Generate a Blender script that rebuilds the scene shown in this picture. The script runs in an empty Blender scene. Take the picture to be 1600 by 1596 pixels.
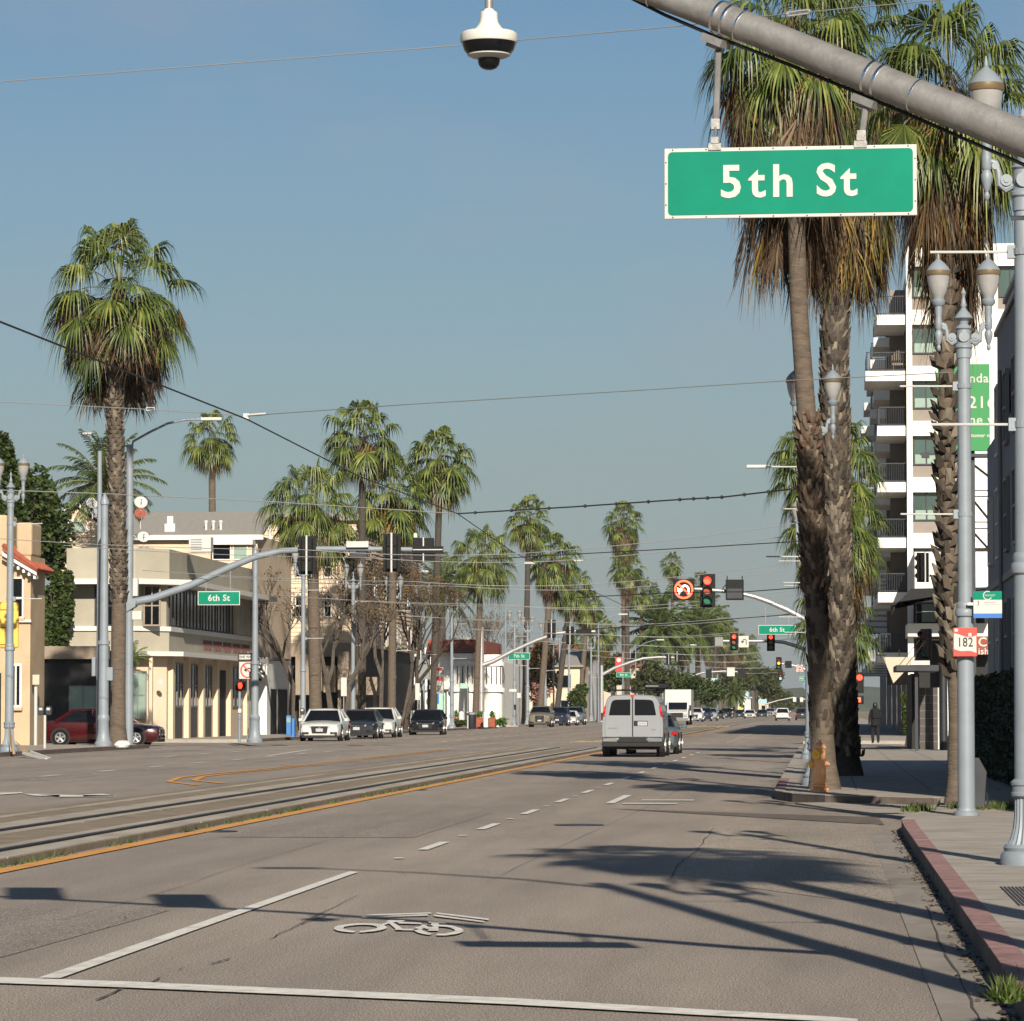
import bpy, math, random
from mathutils import Vector, Matrix
R = math.radians
random.seed(7)
SC = bpy.context.scene
COL = SC.collection
# ------------------------------------------------------------------ camera
F = 6000.0; EYE = 1.58
PIT = math.atan(310 / F)
YAW = math.atan(484 / F * math.cos(PIT))
cam = bpy.data.cameras.new('camera'); camo = bpy.data.objects.new('camera', cam); COL.objects.link(camo)
cam.sensor_width = 36; cam.lens = 36 * F / 1600; cam.clip_start = .5; cam.clip_end = 9000
camo.location = (0, 0, EYE); camo.rotation_euler = (math.pi / 2 + PIT, 0, YAW)
SC.camera = camo
MR = camo.rotation_euler.to_matrix()
FW, RT, UP = -MR.col[2], MR.col[0], MR.col[1]
def ray(px, py): return FW * F + RT * (px - 800) + UP * (798 - py)
def P(px, py, Y):
    r = ray(px, py); return Vector((0, 0, EYE)) + r * (Y / r.y)
def G(px, py, z=0.):
    r = ray(px, py); return Vector((0, 0, EYE)) + r * ((z - EYE) / r.z)
# ------------------------------------------------------------------ light
SUN_EL = R(27.0); SH = Vector((-.215, .977, 0)).normalized()   # direction in which shadows fall
toSun = Vector((-SH.x * math.cos(SUN_EL), -SH.y * math.cos(SUN_EL), math.sin(SUN_EL)))
W = bpy.data.worlds.new('World'); SC.world = W; W.use_nodes = True
wn = W.node_tree; wn.nodes.clear()
sky = wn.nodes.new('ShaderNodeTexSky'); sky.sky_type = 'NISHITA'; sky.sun_disc = False
sky.sun_elevation = SUN_EL; sky.sun_rotation = math.atan2(toSun.x, toSun.y)
sky.air_density = 1.0; sky.dust_density = 1.1; sky.ozone_density = 1.6; sky.altitude = 20
bg = wn.nodes.new('ShaderNodeBackground'); bg.inputs[1].default_value = .043
hs = wn.nodes.new('ShaderNodeHueSaturation'); hs.inputs['Saturation'].default_value = 1.12
# a few faint high clouds in the air itself
tc = wn.nodes.new('ShaderNodeTexCoord'); mp = wn.nodes.new('ShaderNodeMapping'); mp.inputs['Scale'].default_value = (7, 7, 16)
nz = wn.nodes.new('ShaderNodeTexNoise'); nz.inputs['Scale'].default_value = 1.6; nz.inputs['Detail'].default_value = 6
cr = wn.nodes.new('ShaderNodeValToRGB'); cr.color_ramp.elements[0].position = .50; cr.color_ramp.elements[1].position = .74
cr.color_ramp.elements[0].color = (0, 0, 0, 1); cr.color_ramp.elements[1].color = (.30, .30, .30, 1)
mx = wn.nodes.new('ShaderNodeMixRGB'); mx.inputs[2].default_value = (7.2, 6.0, 6.0, 1)
wo = wn.nodes.new('ShaderNodeOutputWorld')
L = wn.links.new
L(tc.outputs['Generated'], mp.inputs[0]); L(mp.outputs[0], nz.inputs[0]); L(nz.outputs[0], cr.inputs[0]); L(cr.outputs[0], mx.inputs[0])
L(sky.outputs[0], hs.inputs['Color']); L(hs.outputs[0], mx.inputs[1])
tn = wn.nodes.new('ShaderNodeMixRGB'); tn.blend_type = 'MULTIPLY'; tn.inputs[0].default_value = 1; tn.inputs[2].default_value = (.71, .87, .965, 1)
L(mx.outputs[0], tn.inputs[1])
# smog veil: the lowest few degrees of the sky pale to grey all round the horizon
sx_ = wn.nodes.new('ShaderNodeSeparateXYZ'); L(tc.outputs['Generated'], sx_.inputs[0])
vr = wn.nodes.new('ShaderNodeValToRGB'); ve = vr.color_ramp.elements; ve[0].position = .0; ve[0].color = (.82,) * 3 + (1,); ve[1].position = .22; ve[1].color = (0, 0, 0, 1)
v2 = vr.color_ramp.elements.new(.10); v2.color = (.38, .38, .38, 1)
vm = wn.nodes.new('ShaderNodeMixRGB'); vm.inputs[2].default_value = (4.15, 4.65, 4.85, 1)
L(sx_.outputs[2], vr.inputs[0]); L(vr.outputs[0], vm.inputs[0]); L(tn.outputs[0], vm.inputs[1]); L(vm.outputs[0], bg.inputs[0]); L(bg.outputs[0], wo.inputs[0])
sl = bpy.data.lights.new('sun', 'SUN'); sl.energy = 5.0; sl.angle = R(.53); sl.color = (1, .91, .77)
so = bpy.data.objects.new('sun', sl); COL.objects.link(so); so.rotation_euler = toSun.to_track_quat('Z', 'Y').to_euler()
SC.view_settings.view_transform = 'Standard'; SC.view_settings.look = 'None'
SC.view_settings.exposure = 0.80; SC.view_settings.gamma = 1
SC.render.engine = 'CYCLES'; SC.cycles.use_denoising = True
SC.cycles.max_bounces = 6; SC.cycles.diffuse_bounces = 3; SC.cycles.transparent_max_bounces = 6
SC.cycles.sample_clamp_indirect = 6; SC.cycles.blur_glossy = .6

# ------------------------------------------------------------------ materials
def mat(name, col, rough=.7, metal=0., var=.12, scale=2.5, bump=0., bscale=None, spec=.4, emit=0., dirt=0., stretch=None, coat=0.):
    m = bpy.data.materials.new(name); m.use_nodes = True; t = m.node_tree; n = t.nodes; b = n['Principled BSDF']
    b.inputs['Roughness'].default_value = rough; b.inputs['Metallic'].default_value = metal
    b.inputs['Specular IOR Level'].default_value = spec
    if coat: b.inputs['Coat Weight'].default_value = coat
    if not emit and metal < .5: col = tuple(x * .84 for x in col)
    c = (col[0], col[1], col[2], 1)
    co = n.new('ShaderNodeTexCoord'); src = co.outputs['Object']
    if stretch:
        mpn = n.new('ShaderNodeMapping'); mpn.inputs['Scale'].default_value = stretch; t.links.new(src, mpn.inputs[0]); src = mpn.outputs[0]
    if var > 0:
        nt = n.new('ShaderNodeTexNoise'); nt.inputs['Scale'].default_value = scale; nt.inputs['Detail'].default_value = 7; nt.inputs['Roughness'].default_value = .65
        t.links.new(src, nt.inputs[0])
        rp = n.new('ShaderNodeValToRGB'); e = rp.color_ramp.elements
        e[0].position = .3; e[1].position = .7
        e[0].color = tuple(max(0, x * (1 - var)) for x in c[:3]) + (1,); e[1].color = tuple(min(1, x * (1 + var)) for x in c[:3]) + (1,)
        t.links.new(nt.outputs[0], rp.inputs[0]); out = rp.outputs[0]
        if dirt > 0:
            n2 = n.new('ShaderNodeTexNoise'); n2.inputs['Scale'].default_value = scale * .35; n2.inputs['Detail'].default_value = 9; n2.inputs['Roughness'].default_value = .75
            t.links.new(src, n2.inputs[0])
            r2 = n.new('ShaderNodeValToRGB'); r2.color_ramp.elements[0].position = .5; r2.color_ramp.elements[1].position = .72
            r2.color_ramp.elements[0].color = (0, 0, 0, 1); r2.color_ramp.elements[1].color = (dirt, dirt, dirt, 1)
            t.links.new(n2.outputs[0], r2.inputs[0])
            mxn = n.new('ShaderNodeMixRGB'); mxn.inputs[2].default_value = (c[0] * .4, c[1] * .36, c[2] * .3, 1)
            t.links.new(r2.outputs[0], mxn.inputs[0]); t.links.new(out, mxn.inputs[1]); out = mxn.outputs[0]
        t.links.new(out, b.inputs['Base Color'])
    else: b.inputs['Base Color'].default_value = c
    if bump > 0:
        nb = n.new('ShaderNodeTexNoise'); nb.inputs['Scale'].default_value = bscale or scale * 4; nb.inputs['Detail'].default_value = 4
        t.links.new(src, nb.inputs[0]); bn = n.new('ShaderNodeBump'); bn.inputs['Strength'].default_value = bump; bn.inputs['Distance'].default_value = .02
        t.links.new(nb.outputs[0], bn.inputs['Height']); t.links.new(bn.outputs[0], b.inputs['Normal'])
    if emit: b.inputs['Emission Color'].default_value = c; b.inputs['Emission Strength'].default_value = emit
    return m
def isle(name, cols, rough=.6, spec=.3, trans=0.):
    """colour differs per leaf / scale (random per island)"""
    m = bpy.data.materials.new(name); m.use_nodes = True; t = m.node_tree; n = t.nodes; b = n['Principled BSDF']
    b.inputs['Roughness'].default_value = rough; b.inputs['Specular IOR Level'].default_value = spec
    g = n.new('ShaderNodeNewGeometry'); rp = n.new('ShaderNodeValToRGB'); e = rp.color_ramp.elements
    while len(e) < len(cols): e.new(.5)
    for i, c in enumerate(cols): e[i].position = i / (len(cols) - 1); e[i].color = (c[0] * .84, c[1] * .84, c[2] * .84, 1)
    t.links.new(g.outputs['Random Per Island'], rp.inputs[0]); t.links.new(rp.outputs[0], b.inputs['Base Color'])
    if trans:
        tr = n.new('ShaderNodeBsdfTranslucent'); ms = n.new('ShaderNodeMixShader'); ms.inputs[0].default_value = trans
        t.links.new(rp.outputs[0], tr.inputs[0]); t.links.new(b.outputs[0], ms.inputs[1]); t.links.new(tr.outputs[0], ms.inputs[2])
        t.links.new(ms.outputs[0], n['Material Output'].inputs[0])
    return m
M = {}
def asphalt(name, base, warm=1.0):
    m = bpy.data.materials.new(name); m.use_nodes = True; t = m.node_tree; n = t.nodes; b = n['Principled BSDF']; l = t.links.new
    b.inputs['Roughness'].default_value = .85; b.inputs['Specular IOR Level'].default_value = .25
    co = n.new('ShaderNodeTexCoord'); src = co.outputs['Object']
    def noise(s, d, st=None, rgh=.6):
        x = n.new('ShaderNodeTexNoise'); x.inputs['Scale'].default_value = s; x.inputs['Detail'].default_value = d; x.inputs['Roughness'].default_value = rgh
        if st:
            mm = n.new('ShaderNodeMapping'); mm.inputs['Scale'].default_value = st; l(src, mm.inputs[0]); l(mm.outputs[0], x.inputs[0])
        else: l(src, x.inputs[0])
        return x.outputs[0]
    def ramp(s, p0, c0, p1, c1):
        r = n.new('ShaderNodeValToRGB'); e = r.color_ramp.elements; e[0].position = p0; e[1].position = p1; e[0].color = (*c0, 1); e[1].color = (*c1, 1); l(s, r.inputs[0]); return r.outputs[0]
    def mul(a, c, f=1.):
        x = n.new('ShaderNodeMixRGB'); x.blend_type = 'MULTIPLY'; x.inputs[0].default_value = f; l(a, x.inputs[1]); l(c, x.inputs[2]); return x.outputs[0]
    k = Vector(base)
    out = ramp(noise(.35, 5, (1, .25, 1)), .3, k * .86, .7, k * 1.12)
    out = mul(out, ramp(noise(95, 2, (1, .55, 1)), .38, (.30, .30, .31), .62, (1.65, 1.62, 1.58)))
    out = mul(out, ramp(noise(30, 2), .3, (.84, .84, .84), .7, (1.14, 1.14, 1.14)))
    out = mul(out, ramp(noise(1.6, 8, (1, .12, 1), .7), .42, (1, 1, 1), .8, (.70, .69, .68)), .8)
    out = mul(out, ramp(noise(1., 3, (.55, .008, 1)), .35, (.86, .86, .87), .65, (1.08, 1.08, 1.07)))
    out = mul(out, ramp(noise(5, 6, (1, .6, 1), .8), .6, (1, 1, 1), .72, (.72, .70, .68)), .7)
    l(out, b.inputs['Base Color'])
    bn = n.new('ShaderNodeBump'); bn.inputs['Strength'].default_value = .35; bn.inputs['Distance'].default_value = .01
    l(noise(150, 2), bn.inputs['Height']); l(bn.outputs[0], b.inputs['Normal'])
    return m
M['asphalt'] = asphalt('asphalt', (.240, .207, .178))
M['patch'] = asphalt('asphalt_patch', (.262, .228, .190))
M['patch_dark'] = asphalt('asphalt_repair', (.12, .10, .088))
M['patch2'] = asphalt('asphalt_worn', (.222, .193, .168))
M['crack'] = mat('crack_tar', (.055, .048, .042), .9, var=.3)
M['paint'] = mat('road_paint', (.66, .63, .57), .6, var=.2, scale=9, dirt=.7)
M['orange'] = mat('lane_paint_yellow', (.62, .29, .055), .6, var=.15, scale=6, dirt=.75)
M['gutter'] = mat('stained_gutter_concrete', (.235, .205, .175), .9, var=.22, scale=1.8, bump=.2, bscale=40, dirt=.9, stretch=(1, .35, 1))
M['conc'] = mat('concrete', (.31, .275, .235), .85, var=.16, scale=1.6, bump=.2, bscale=40, dirt=.6)
M['conc2'] = mat('track_concrete', (.33, .29, .235), .85, var=.25, scale=1.3, bump=.2, bscale=30, dirt=.85, stretch=(1, .25, 1))
M['dirt'] = mat('packed_dirt', (.20, .155, .105), .95, var=.3, scale=2, bump=.4, bscale=20, dirt=.5)
M['redcurb'] = mat('faded_red_curb', (.26, .145, .135), .85, var=.3, scale=9, dirt=1.)
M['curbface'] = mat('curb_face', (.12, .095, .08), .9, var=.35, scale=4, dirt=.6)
M['steel'] = mat('galvanised_steel', (.36, .35, .345), .42, .55, var=.16, scale=5, bump=.1, bscale=30, stretch=(1, 1, 1))
M['arm'] = mat('weathered_arm', (.27, .26, .25), .5, .45, var=.22, scale=7, bump=.12, bscale=40, dirt=.45)
M['steeld'] = mat('dark_steel', (.03, .033, .038), .5, .5, var=.2)
M['bright'] = mat('bright_band', (.8, .8, .8), .12, 1., var=0)
M['pole'] = mat('blue_grey_pole_paint', (.195, .225, .255), .5, 0., var=.10, scale=2, bump=.06, bscale=20, dirt=.35, spec=.5)
M['rail'] = mat('rail_steel', (.055, .05, .048), .45, .6, var=.3)
M['white'] = mat('white_paint', (.60, .58, .54), .6, var=.05, scale=1)
M['whitestucco'] = mat('white_stucco', (.74, .72, .67), .8, var=.06, scale=.6, bump=.15, bscale=20)
M['cream'] = mat('cream_stucco', (.47, .41, .31), .85, var=.09, scale=.8, bump=.2, bscale=15, dirt=.25)
M['greystucco'] = mat('taupe_stucco', (.33, .30, .235), .85, var=.09, scale=.7, bump=.2, bscale=15, dirt=.2)
M['peach'] = mat('peach_stucco', (.60, .475, .345), .85, var=.08, scale=.8, bump=.15, bscale=15, dirt=.2)
M['tanwall'] = mat('tan_orange_stucco', (.46, .345, .22), .85, var=.13, scale=.6, bump=.3, bscale=12, dirt=.45)
M['brownpanel'] = mat('brown_panel', (.26, .205, .15), .8, var=.1)
M['taupe'] = mat('taupe_wall', (.235, .20, .175), .8, var=.07)
M['bluegrey'] = mat('blue_grey_wall', (.22, .225, .26), .85, var=.12, scale=.8, bump=.15, bscale=12, dirt=.2)
M['glass'] = mat('window_glass', (.005, .006, .008), .12, 0., var=.3, scale=.6, spec=.3)
M['glassg'] = mat('green_window_glass', (.05, .085, .075), .15, 0., var=.35, scale=.35, spec=.8)
M['glassl'] = mat('blind_behind_glass', (.22, .30, .25), .3, 0., var=.1, spec=.7)
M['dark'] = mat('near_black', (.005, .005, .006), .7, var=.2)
M['black'] = mat('black_housing', (.003, .003, .0035), .5, var=.1, spec=.2)
M['rubber'] = mat('rubber', (.006, .006, .006), .85, var=0, spec=.2)
M['rim'] = mat('alloy_rim', (.5, .5, .5), .3, .8, var=0)
M['chrome'] = mat('chrome', (.7, .7, .7), .14, 1., var=0)
M['block'] = mat('grey_block', (.075, .066, .063), .85, var=.1)
M['mortar'] = mat('pale_mortar', (.25, .24, .22), .9, var=.1)
M['lgrey'] = mat('light_grey', (.45, .45, .43), .6, var=.06)
M['mgrey'] = mat('mid_grey', (.2, .2, .2), .6, var=.06)
M['sgreen'] = mat('sign_green', (.001, .185, .115), .62, var=.1, scale=3, spec=.12)
M['swhite'] = mat('sign_white', (.47, .46, .43), .6, var=.06, scale=3)
M['sred'] = mat('sign_red', (.62, .05, .035), .45, var=.05)
M['sblue'] = mat('sign_blue', (.02, .12, .42), .45, var=.05)
M['sblack'] = mat('sign_black', (.01, .01, .01), .5, var=0)
M['yellow'] = mat('yellow_sign', (.75, .44, .07), .5, var=.06)
M['hyd'] = mat('hydrant_paint', (.88, .45, .22), .55, var=.1, scale=9, dirt=.3)
M['hydy'] = mat('hydrant_cap_paint', (.95, .55, .06), .5, var=.08)
M['rooft'] = mat('red_roof_tile', (.26, .065, .035), .8, var=.3, scale=4, bump=.5, bscale=12)
M['shingle'] = mat('grey_shingle', (.235, .22, .20), .9, var=.22, scale=4, stretch=(1, 4, 6))
M['globe'] = mat('lamp_glass', (.30, .295, .29), .15, 0, var=.15, scale=4, spec=.7)
M['brass'] = mat('brass_band', (.20, .145, .08), .4, .4, var=.15)
M['wire'] = mat('span_wire', (.25, .25, .25), .5, .3, var=0)
M['wired'] = mat('black_wire', (.015, .015, .015), .6, var=0)
M['redlit'] = mat('lit_red_lens', (1, .045, .02), .4, var=0, emit=2.2)
M['amblit'] = mat('lit_amber_lens', (1, .32, .03), .4, var=0, emit=1.5)
M['grnlit'] = mat('lit_green_lens', (.1, .9, .55), .4, var=0, emit=1.4)
M['ledred'] = mat('led_red', (1, .09, .03), .5, var=0, emit=1.3)
M['ledwhite'] = mat('led_white', (1, .86, .9), .5, var=0, emit=1.2)
M['lensoff_a'] = mat('amber_lens_off', (.30, .07, .02), .3, var=0)
M['lensoff_g'] = mat('green_lens_off', (.01, .13, .07), .3, var=0)
M['lensoff_r'] = mat('red_lens_off', (.2, .01, .01), .3, var=0)
M['trunk'] = mat('palm_bark', (.105, .08, .06), .95, var=.35, scale=4, bump=.8, bscale=9, stretch=(1, 1, 3.2))
M['trunkg'] = mat('grey_palm_bark', (.055, .045, .037), .95, var=.4, scale=5, bump=.9, bscale=8, stretch=(1, 1, 2))
M['boot'] = isle('palm_boots', [(.02, .016, .012), (.055, .043, .032), (.12, .095, .07), (.028, .022, .016), (.24, .20, .15), (.04, .032, .025)], .9)
M['bootred'] = isle('palm_boots_red', [(.03, .022, .015), (.10, .07, .048), (.24, .18, .13), (.055, .04, .028), (.13, .065, .04)], .9)
M['frond'] = isle('green_fronds', [(.02, .035, .008), (.05, .08, .014), (.11, .145, .024), (.03, .05, .01), (.22, .24, .05), (.07, .10, .018)], .46, .42, .16)
M['frondy'] = isle('yellowing_fronds', [(.22, .13, .025), (.09, .11, .02), (.32, .17, .025), (.12, .08, .03)], .6, .3, .1)
M['dead'] = isle('dead_fronds', [(.03, .023, .015), (.09, .063, .042), (.19, .14, .095), (.018, .014, .011), (.14, .07, .03), (.06, .045, .03)], .85, .15, .05)
M['petiole'] = mat('petiole', (.14, .13, .05), .6, var=.2)
M['feather'] = isle('feather_fronds', [(.03, .055, .012), (.06, .10, .018), (.09, .12, .03)], .5, .4, .2)
M['featherb'] = isle('bright_feather_fronds', [(.06, .13, .02), (.11, .20, .03), (.16, .26, .05)], .5, .4, .3)
M['leaf'] = isle('broad_leaves', [(.018, .034, .009), (.04, .062, .014), (.075, .10, .022), (.028, .046, .011)], .55, .3, .2)
M['leaff'] = isle('olive_leaves', [(.035, .045, .016), (.075, .082, .026), (.05, .06, .022)], .6, .25, .2)
M['leafp'] = isle('pink_blossom', [(.30, .10, .10), (.36, .17, .15), (.14, .12, .05)], .6, .25, .2)
M['leafbr'] = isle('dry_leaves', [(.13, .08, .035), (.2, .12, .05), (.10, .09, .03)], .7, .2, .2)
M['branch'] = mat('bare_bark', (.085, .07, .056), .9, var=.3, scale=5, bump=.4)
M['branchd'] = mat('dark_bark', (.05, .04, .03), .9, var=.3, scale=5)
M['grass'] = isle('grass_blades', [(.035, .07, .012), (.07, .12, .02), (.14, .13, .05)], .6, .3, .25)
M['red_car'] = mat('shade_darkened_red_paint', (.055, .002, .004), .25, .2, var=0, coat=.8)  # red darkened so the colour carries the shade the car stands in
M['white_car'] = mat('white_car_paint', (.50, .50, .49), .3, 0, var=0, coat=.6)
M['silver_car'] = mat('silver_car_paint', (.25, .262, .28), .34, .3, var=.04, coat=.5)
M['grey_car'] = mat('charcoal_car_paint', (.028, .03, .036), .28, .2, var=0, coat=.6)
M['black_car'] = mat('black_car_paint', (.008, .009, .011), .22, .1, var=0, coat=.6)
M['blue_car'] = mat('navy_car_paint', (.012, .02, .05), .28, .2, var=0, coat=.6)
M['tan_car'] = mat('bronze_car_paint', (.17, .145, .11), .35, .3, var=0, coat=.4)
M['slate_car'] = mat('blue_grey_car_paint', (.10, .125, .14), .3, .3, var=0, coat=.5)
M['tail'] = mat('tail_lens', (.30, .008, .008), .25, var=0)
M['taillit'] = mat('lit_tail_lens', (.55, .015, .012), .3, var=0, emit=.35)
M['headl'] = mat('headlamp_lens', (.45, .46, .48), .12, .3, var=0)
M['skinc'] = mat('dark_clothes', (.006, .006, .008), .9, var=.2)
M['skin'] = mat('skin', (.25, .14, .09), .6, var=.1)
M['cloth2'] = mat('dark_trousers', (.005, .005, .007), .9, var=.2)
M['plate'] = mat('number_plate', (.36, .36, .37), .5, var=0)
M['bluepaint'] = mat('blue_paint', (.04, .16, .42), .5, var=.1)
M['cardboard'] = mat('cardboard', (.30, .20, .12), .85, var=.12)
M['bannerw'] = mat('pale_blue_banner', (.28, .42, .50), .7, var=.08)
M['bannerr'] = mat('red_banner', (.5, .04, .03), .7, var=.08)
M['bannerg'] = mat('pale_green_banner', (.30, .48, .40), .7, var=.08)
M['awning'] = mat('dark_awning', (.010, .010, .012), .8, var=.15)
M['billgreen'] = mat('billboard_green', (.01, .20, .045), .5, var=.03)
M['hill'] = mat('hazy_hill', (.06, .075, .05), .95, var=.35, scale=.02)
M['plant'] = mat('hedge_core', (.012, .02, .008), .95, var=.2)

# ------------------------------------------------------------------ mesh helpers
class MB:
    def __init__(s): s.v = []; s.f = []; s.mi = []; s.cur = 0
    def add(s, vs, fs):
        o = len(s.v); s.v.extend([Vector(x) for x in vs]); s.f.extend([tuple(i + o for i in f) for f in fs]); s.mi.extend([s.cur] * len(fs)); return s
    def box(s, a, b):
        x0, y0, z0 = a; x1, y1, z1 = b
        if x0 > x1: x0, x1 = x1, x0
        if y0 > y1: y0, y1 = y1, y0
        if z0 > z1: z0, z1 = z1, z0
        return s.add([(x0, y0, z0), (x1, y0, z0), (x1, y1, z0), (x0, y1, z0), (x0, y0, z1), (x1, y0, z1), (x1, y1, z1), (x0, y1, z1)],
                     [(0, 3, 2, 1), (4, 5, 6, 7), (0, 1, 5, 4), (1, 2, 6, 5), (2, 3, 7, 6), (3, 0, 4, 7)])
    def frame(s, O, U, V, N, u0, u1, v0, v1, n0, n1):      # oriented box
        vs = [O + U * u + V * v + N * n for n in (n0, n1) for v in (v0, v1) for u in (u0, u1)]
        return s.add(vs, [(0, 2, 3, 1), (4, 5, 7, 6), (0, 1, 5, 4), (2, 6, 7, 3), (0, 4, 6, 2), (1, 3, 7, 5)])
    def tube(s, pts, rs, n=8, cap=True):
        pts = [Vector(p) for p in pts]
        if not hasattr(rs, '__len__'): rs = [rs] * len(pts)
        o = len(s.v); k = len(pts); prev = None
        for i, p in enumerate(pts):
            t = (pts[min(i + 1, k - 1)] - pts[max(i - 1, 0)]).normalized()
            if prev is None: a = t.orthogonal().normalized()
            else:
                a = prev - t * prev.dot(t)
                a = a.normalized() if a.length > 1e-6 else t.orthogonal().normalized()
            prev = a; b = t.cross(a)
            for j in range(n):
                th = 2 * math.pi * j / n; s.v.append(p + (a * math.cos(th) + b * math.sin(th)) * rs[i])
        for i in range(k - 1):
            for j in range(n):
                s.f.append((o + i * n + j, o + i * n + (j + 1) % n, o + (i + 1) * n + (j + 1) % n, o + (i + 1) * n + j)); s.mi.append(s.cur)
        if cap:
            s.f.append(tuple(o + j for j in reversed(range(n)))); s.f.append(tuple(o + (k - 1) * n + j for j in range(n))); s.mi += [s.cur] * 2
        return s
    def lathe(s, prof, n=16, c=(0, 0, 0), flute=0., fn=None):
        c = Vector(c); o = len(s.v); k = len(prof)
        for (r, z) in prof:
            for j in range(n):
                th = 2 * math.pi * j / n; rr = r * (1 - flute * (j % 2)) ; s.v.append(c + Vector((rr * math.cos(th), rr * math.sin(th), z)))
        for i in range(k - 1):
            for j in range(n):
                s.f.append((o + i * n + j, o + i * n + (j + 1) % n, o + (i + 1) * n + (j + 1) % n, o + (i + 1) * n + j)); s.mi.append(s.cur)
        s.f.append(tuple(o + j for j in reversed(range(n)))); s.f.append(tuple(o + (k - 1) * n + j for j in range(n))); s.mi += [s.cur] * 2
        return s
    def prism(s, poly, d):                                  # polygon (3-D points) extruded by vector d
        n = len(poly); poly = [Vector(p) for p in poly]; d = Vector(d)
        return s.add(poly + [p + d for p in poly], [tuple(reversed(range(n))), tuple(range(n, 2 * n))] + [(i, (i + 1) % n, n + (i + 1) % n, n + i) for i in range(n)])
    def disc(s, c, N, r, th=.01, n=20):
        N = Vector(N).normalized(); c = Vector(c); a = N.orthogonal().normalized(); b = N.cross(a)
        return s.prism([c + (a * math.cos(2 * math.pi * i / n) + b * math.sin(2 * math.pi * i / n)) * r for i in range(n)], N * th)
    def ring(s, c, N, r0, r1, th=.01, n=28, a0=0., a1=2 * math.pi):
        N = Vector(N).normalized(); c = Vector(c); a = Vector((1, 0, 0)) if abs(N.x) < .9 else Vector((0, 1, 0)); a = (a - N * a.dot(N)).normalized(); b = N.cross(a)
        for i in range(n):
            t0 = a0 + (a1 - a0) * i / n; t1 = a0 + (a1 - a0) * (i + 1) / n
            q = lambda t, r: c + (a * math.cos(t) + b * math.sin(t)) * r
            s.prism([q(t0, r0), q(t0, r1), q(t1, r1), q(t1, r0)], N * th)
        return s
    def build(s, name, m, parent=None, smooth=False, bevel=0., local=False, sub=0):
        off = Vector((0, 0, 0))
        if parent is not None and not local:
            q = parent
            while q is not None: off = off + Vector(q.location); q = q.parent
        me = bpy.data.meshes.new(name); me.from_pydata([tuple(v - off) for v in s.v], [], s.f)
        for x in (m if isinstance(m, (list, tuple)) else [m]): me.materials.append(M[x] if isinstance(x, str) else x)
        if any(s.mi): me.polygons.foreach_set('material_index', s.mi)
        if smooth: me.shade_smooth()
        me.update()
        o = bpy.data.objects.new(name, me); COL.objects.link(o)
        if parent is not None: o.parent = parent
        if bevel:
            bm_ = o.modifiers.new('bevel', 'BEVEL'); bm_.width = bevel; bm_.segments = 2; bm_.limit_method = 'ANGLE'; bm_.angle_limit = R(40)
        if smooth and not sub:
            try: me.set_sharp_from_angle(angle=R(38))
            except Exception: pass
        if sub:
            sb = o.modifiers.new('subdivision', 'SUBSURF'); sb.levels = sub; sb.render_levels = sub
        return o
def tag(o, label=None, cat=None, group=None, kind=None):
    if label: o['label'] = label
    if cat: o['category'] = cat
    if group: o['group'] = group
    if kind: o['kind'] = kind
    return o
def thing(name, label, cat, loc=(0, 0, 0), rotz=0., group=None, scale=1.):
    o = bpy.data.objects.new(name, None); COL.objects.link(o); o.location = loc; o.rotation_euler = (0, 0, rotz); o.scale = (scale,) * 3
    o.empty_display_size = .2
    return tag(o, label, cat, group)
def dup(root, loc, rotz=0., scale=None, label=None, group=None):
    def cp(o, par):
        c = o.copy(); COL.objects.link(c); c.parent = par
        for ch in o.children: cp(ch, c)
        return c
    r = root.copy(); COL.objects.link(r); r.location = loc; r.rotation_euler = (0, 0, rotz)
    if scale: r.scale = (scale,) * 3
    if label: r['label'] = label
    if group: r['group'] = group
    for ch in root.children: cp(ch, r)
    return r
def text(name, s, size, m, parent, loc, rot=(math.pi / 2, 0, 0), ext=.004, offset=0., align='CENTER', sx=1., sc=1.08):
    c = bpy.data.curves.new(name, 'FONT'); c.body = s; c.size = size; c.extrude = ext; c.offset = offset; c.align_x = align; c.align_y = 'CENTER'; c.space_character = sc; c.resolution_u = 3
    t = bpy.data.objects.new('tmp', c); COL.objects.link(t)
    bpy.context.view_layer.update()
    me = bpy.data.meshes.new_from_object(t.evaluated_get(bpy.context.evaluated_depsgraph_get()))
    bpy.data.objects.remove(t)
    me.name = name; me.materials.clear(); me.materials.append(M[m])
    o = bpy.data.objects.new(name, me); COL.objects.link(o); o.parent = parent; o.location = loc; o.rotation_euler = rot; o.scale = (sx, 1, 1)
    return o
X_, Y_, Z_ = Vector((1, 0, 0)), Vector((0, 1, 0)), Vector((0, 0, 1))
def GX(X, Y, z=0.): return Vector((X, Y, z))
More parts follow.
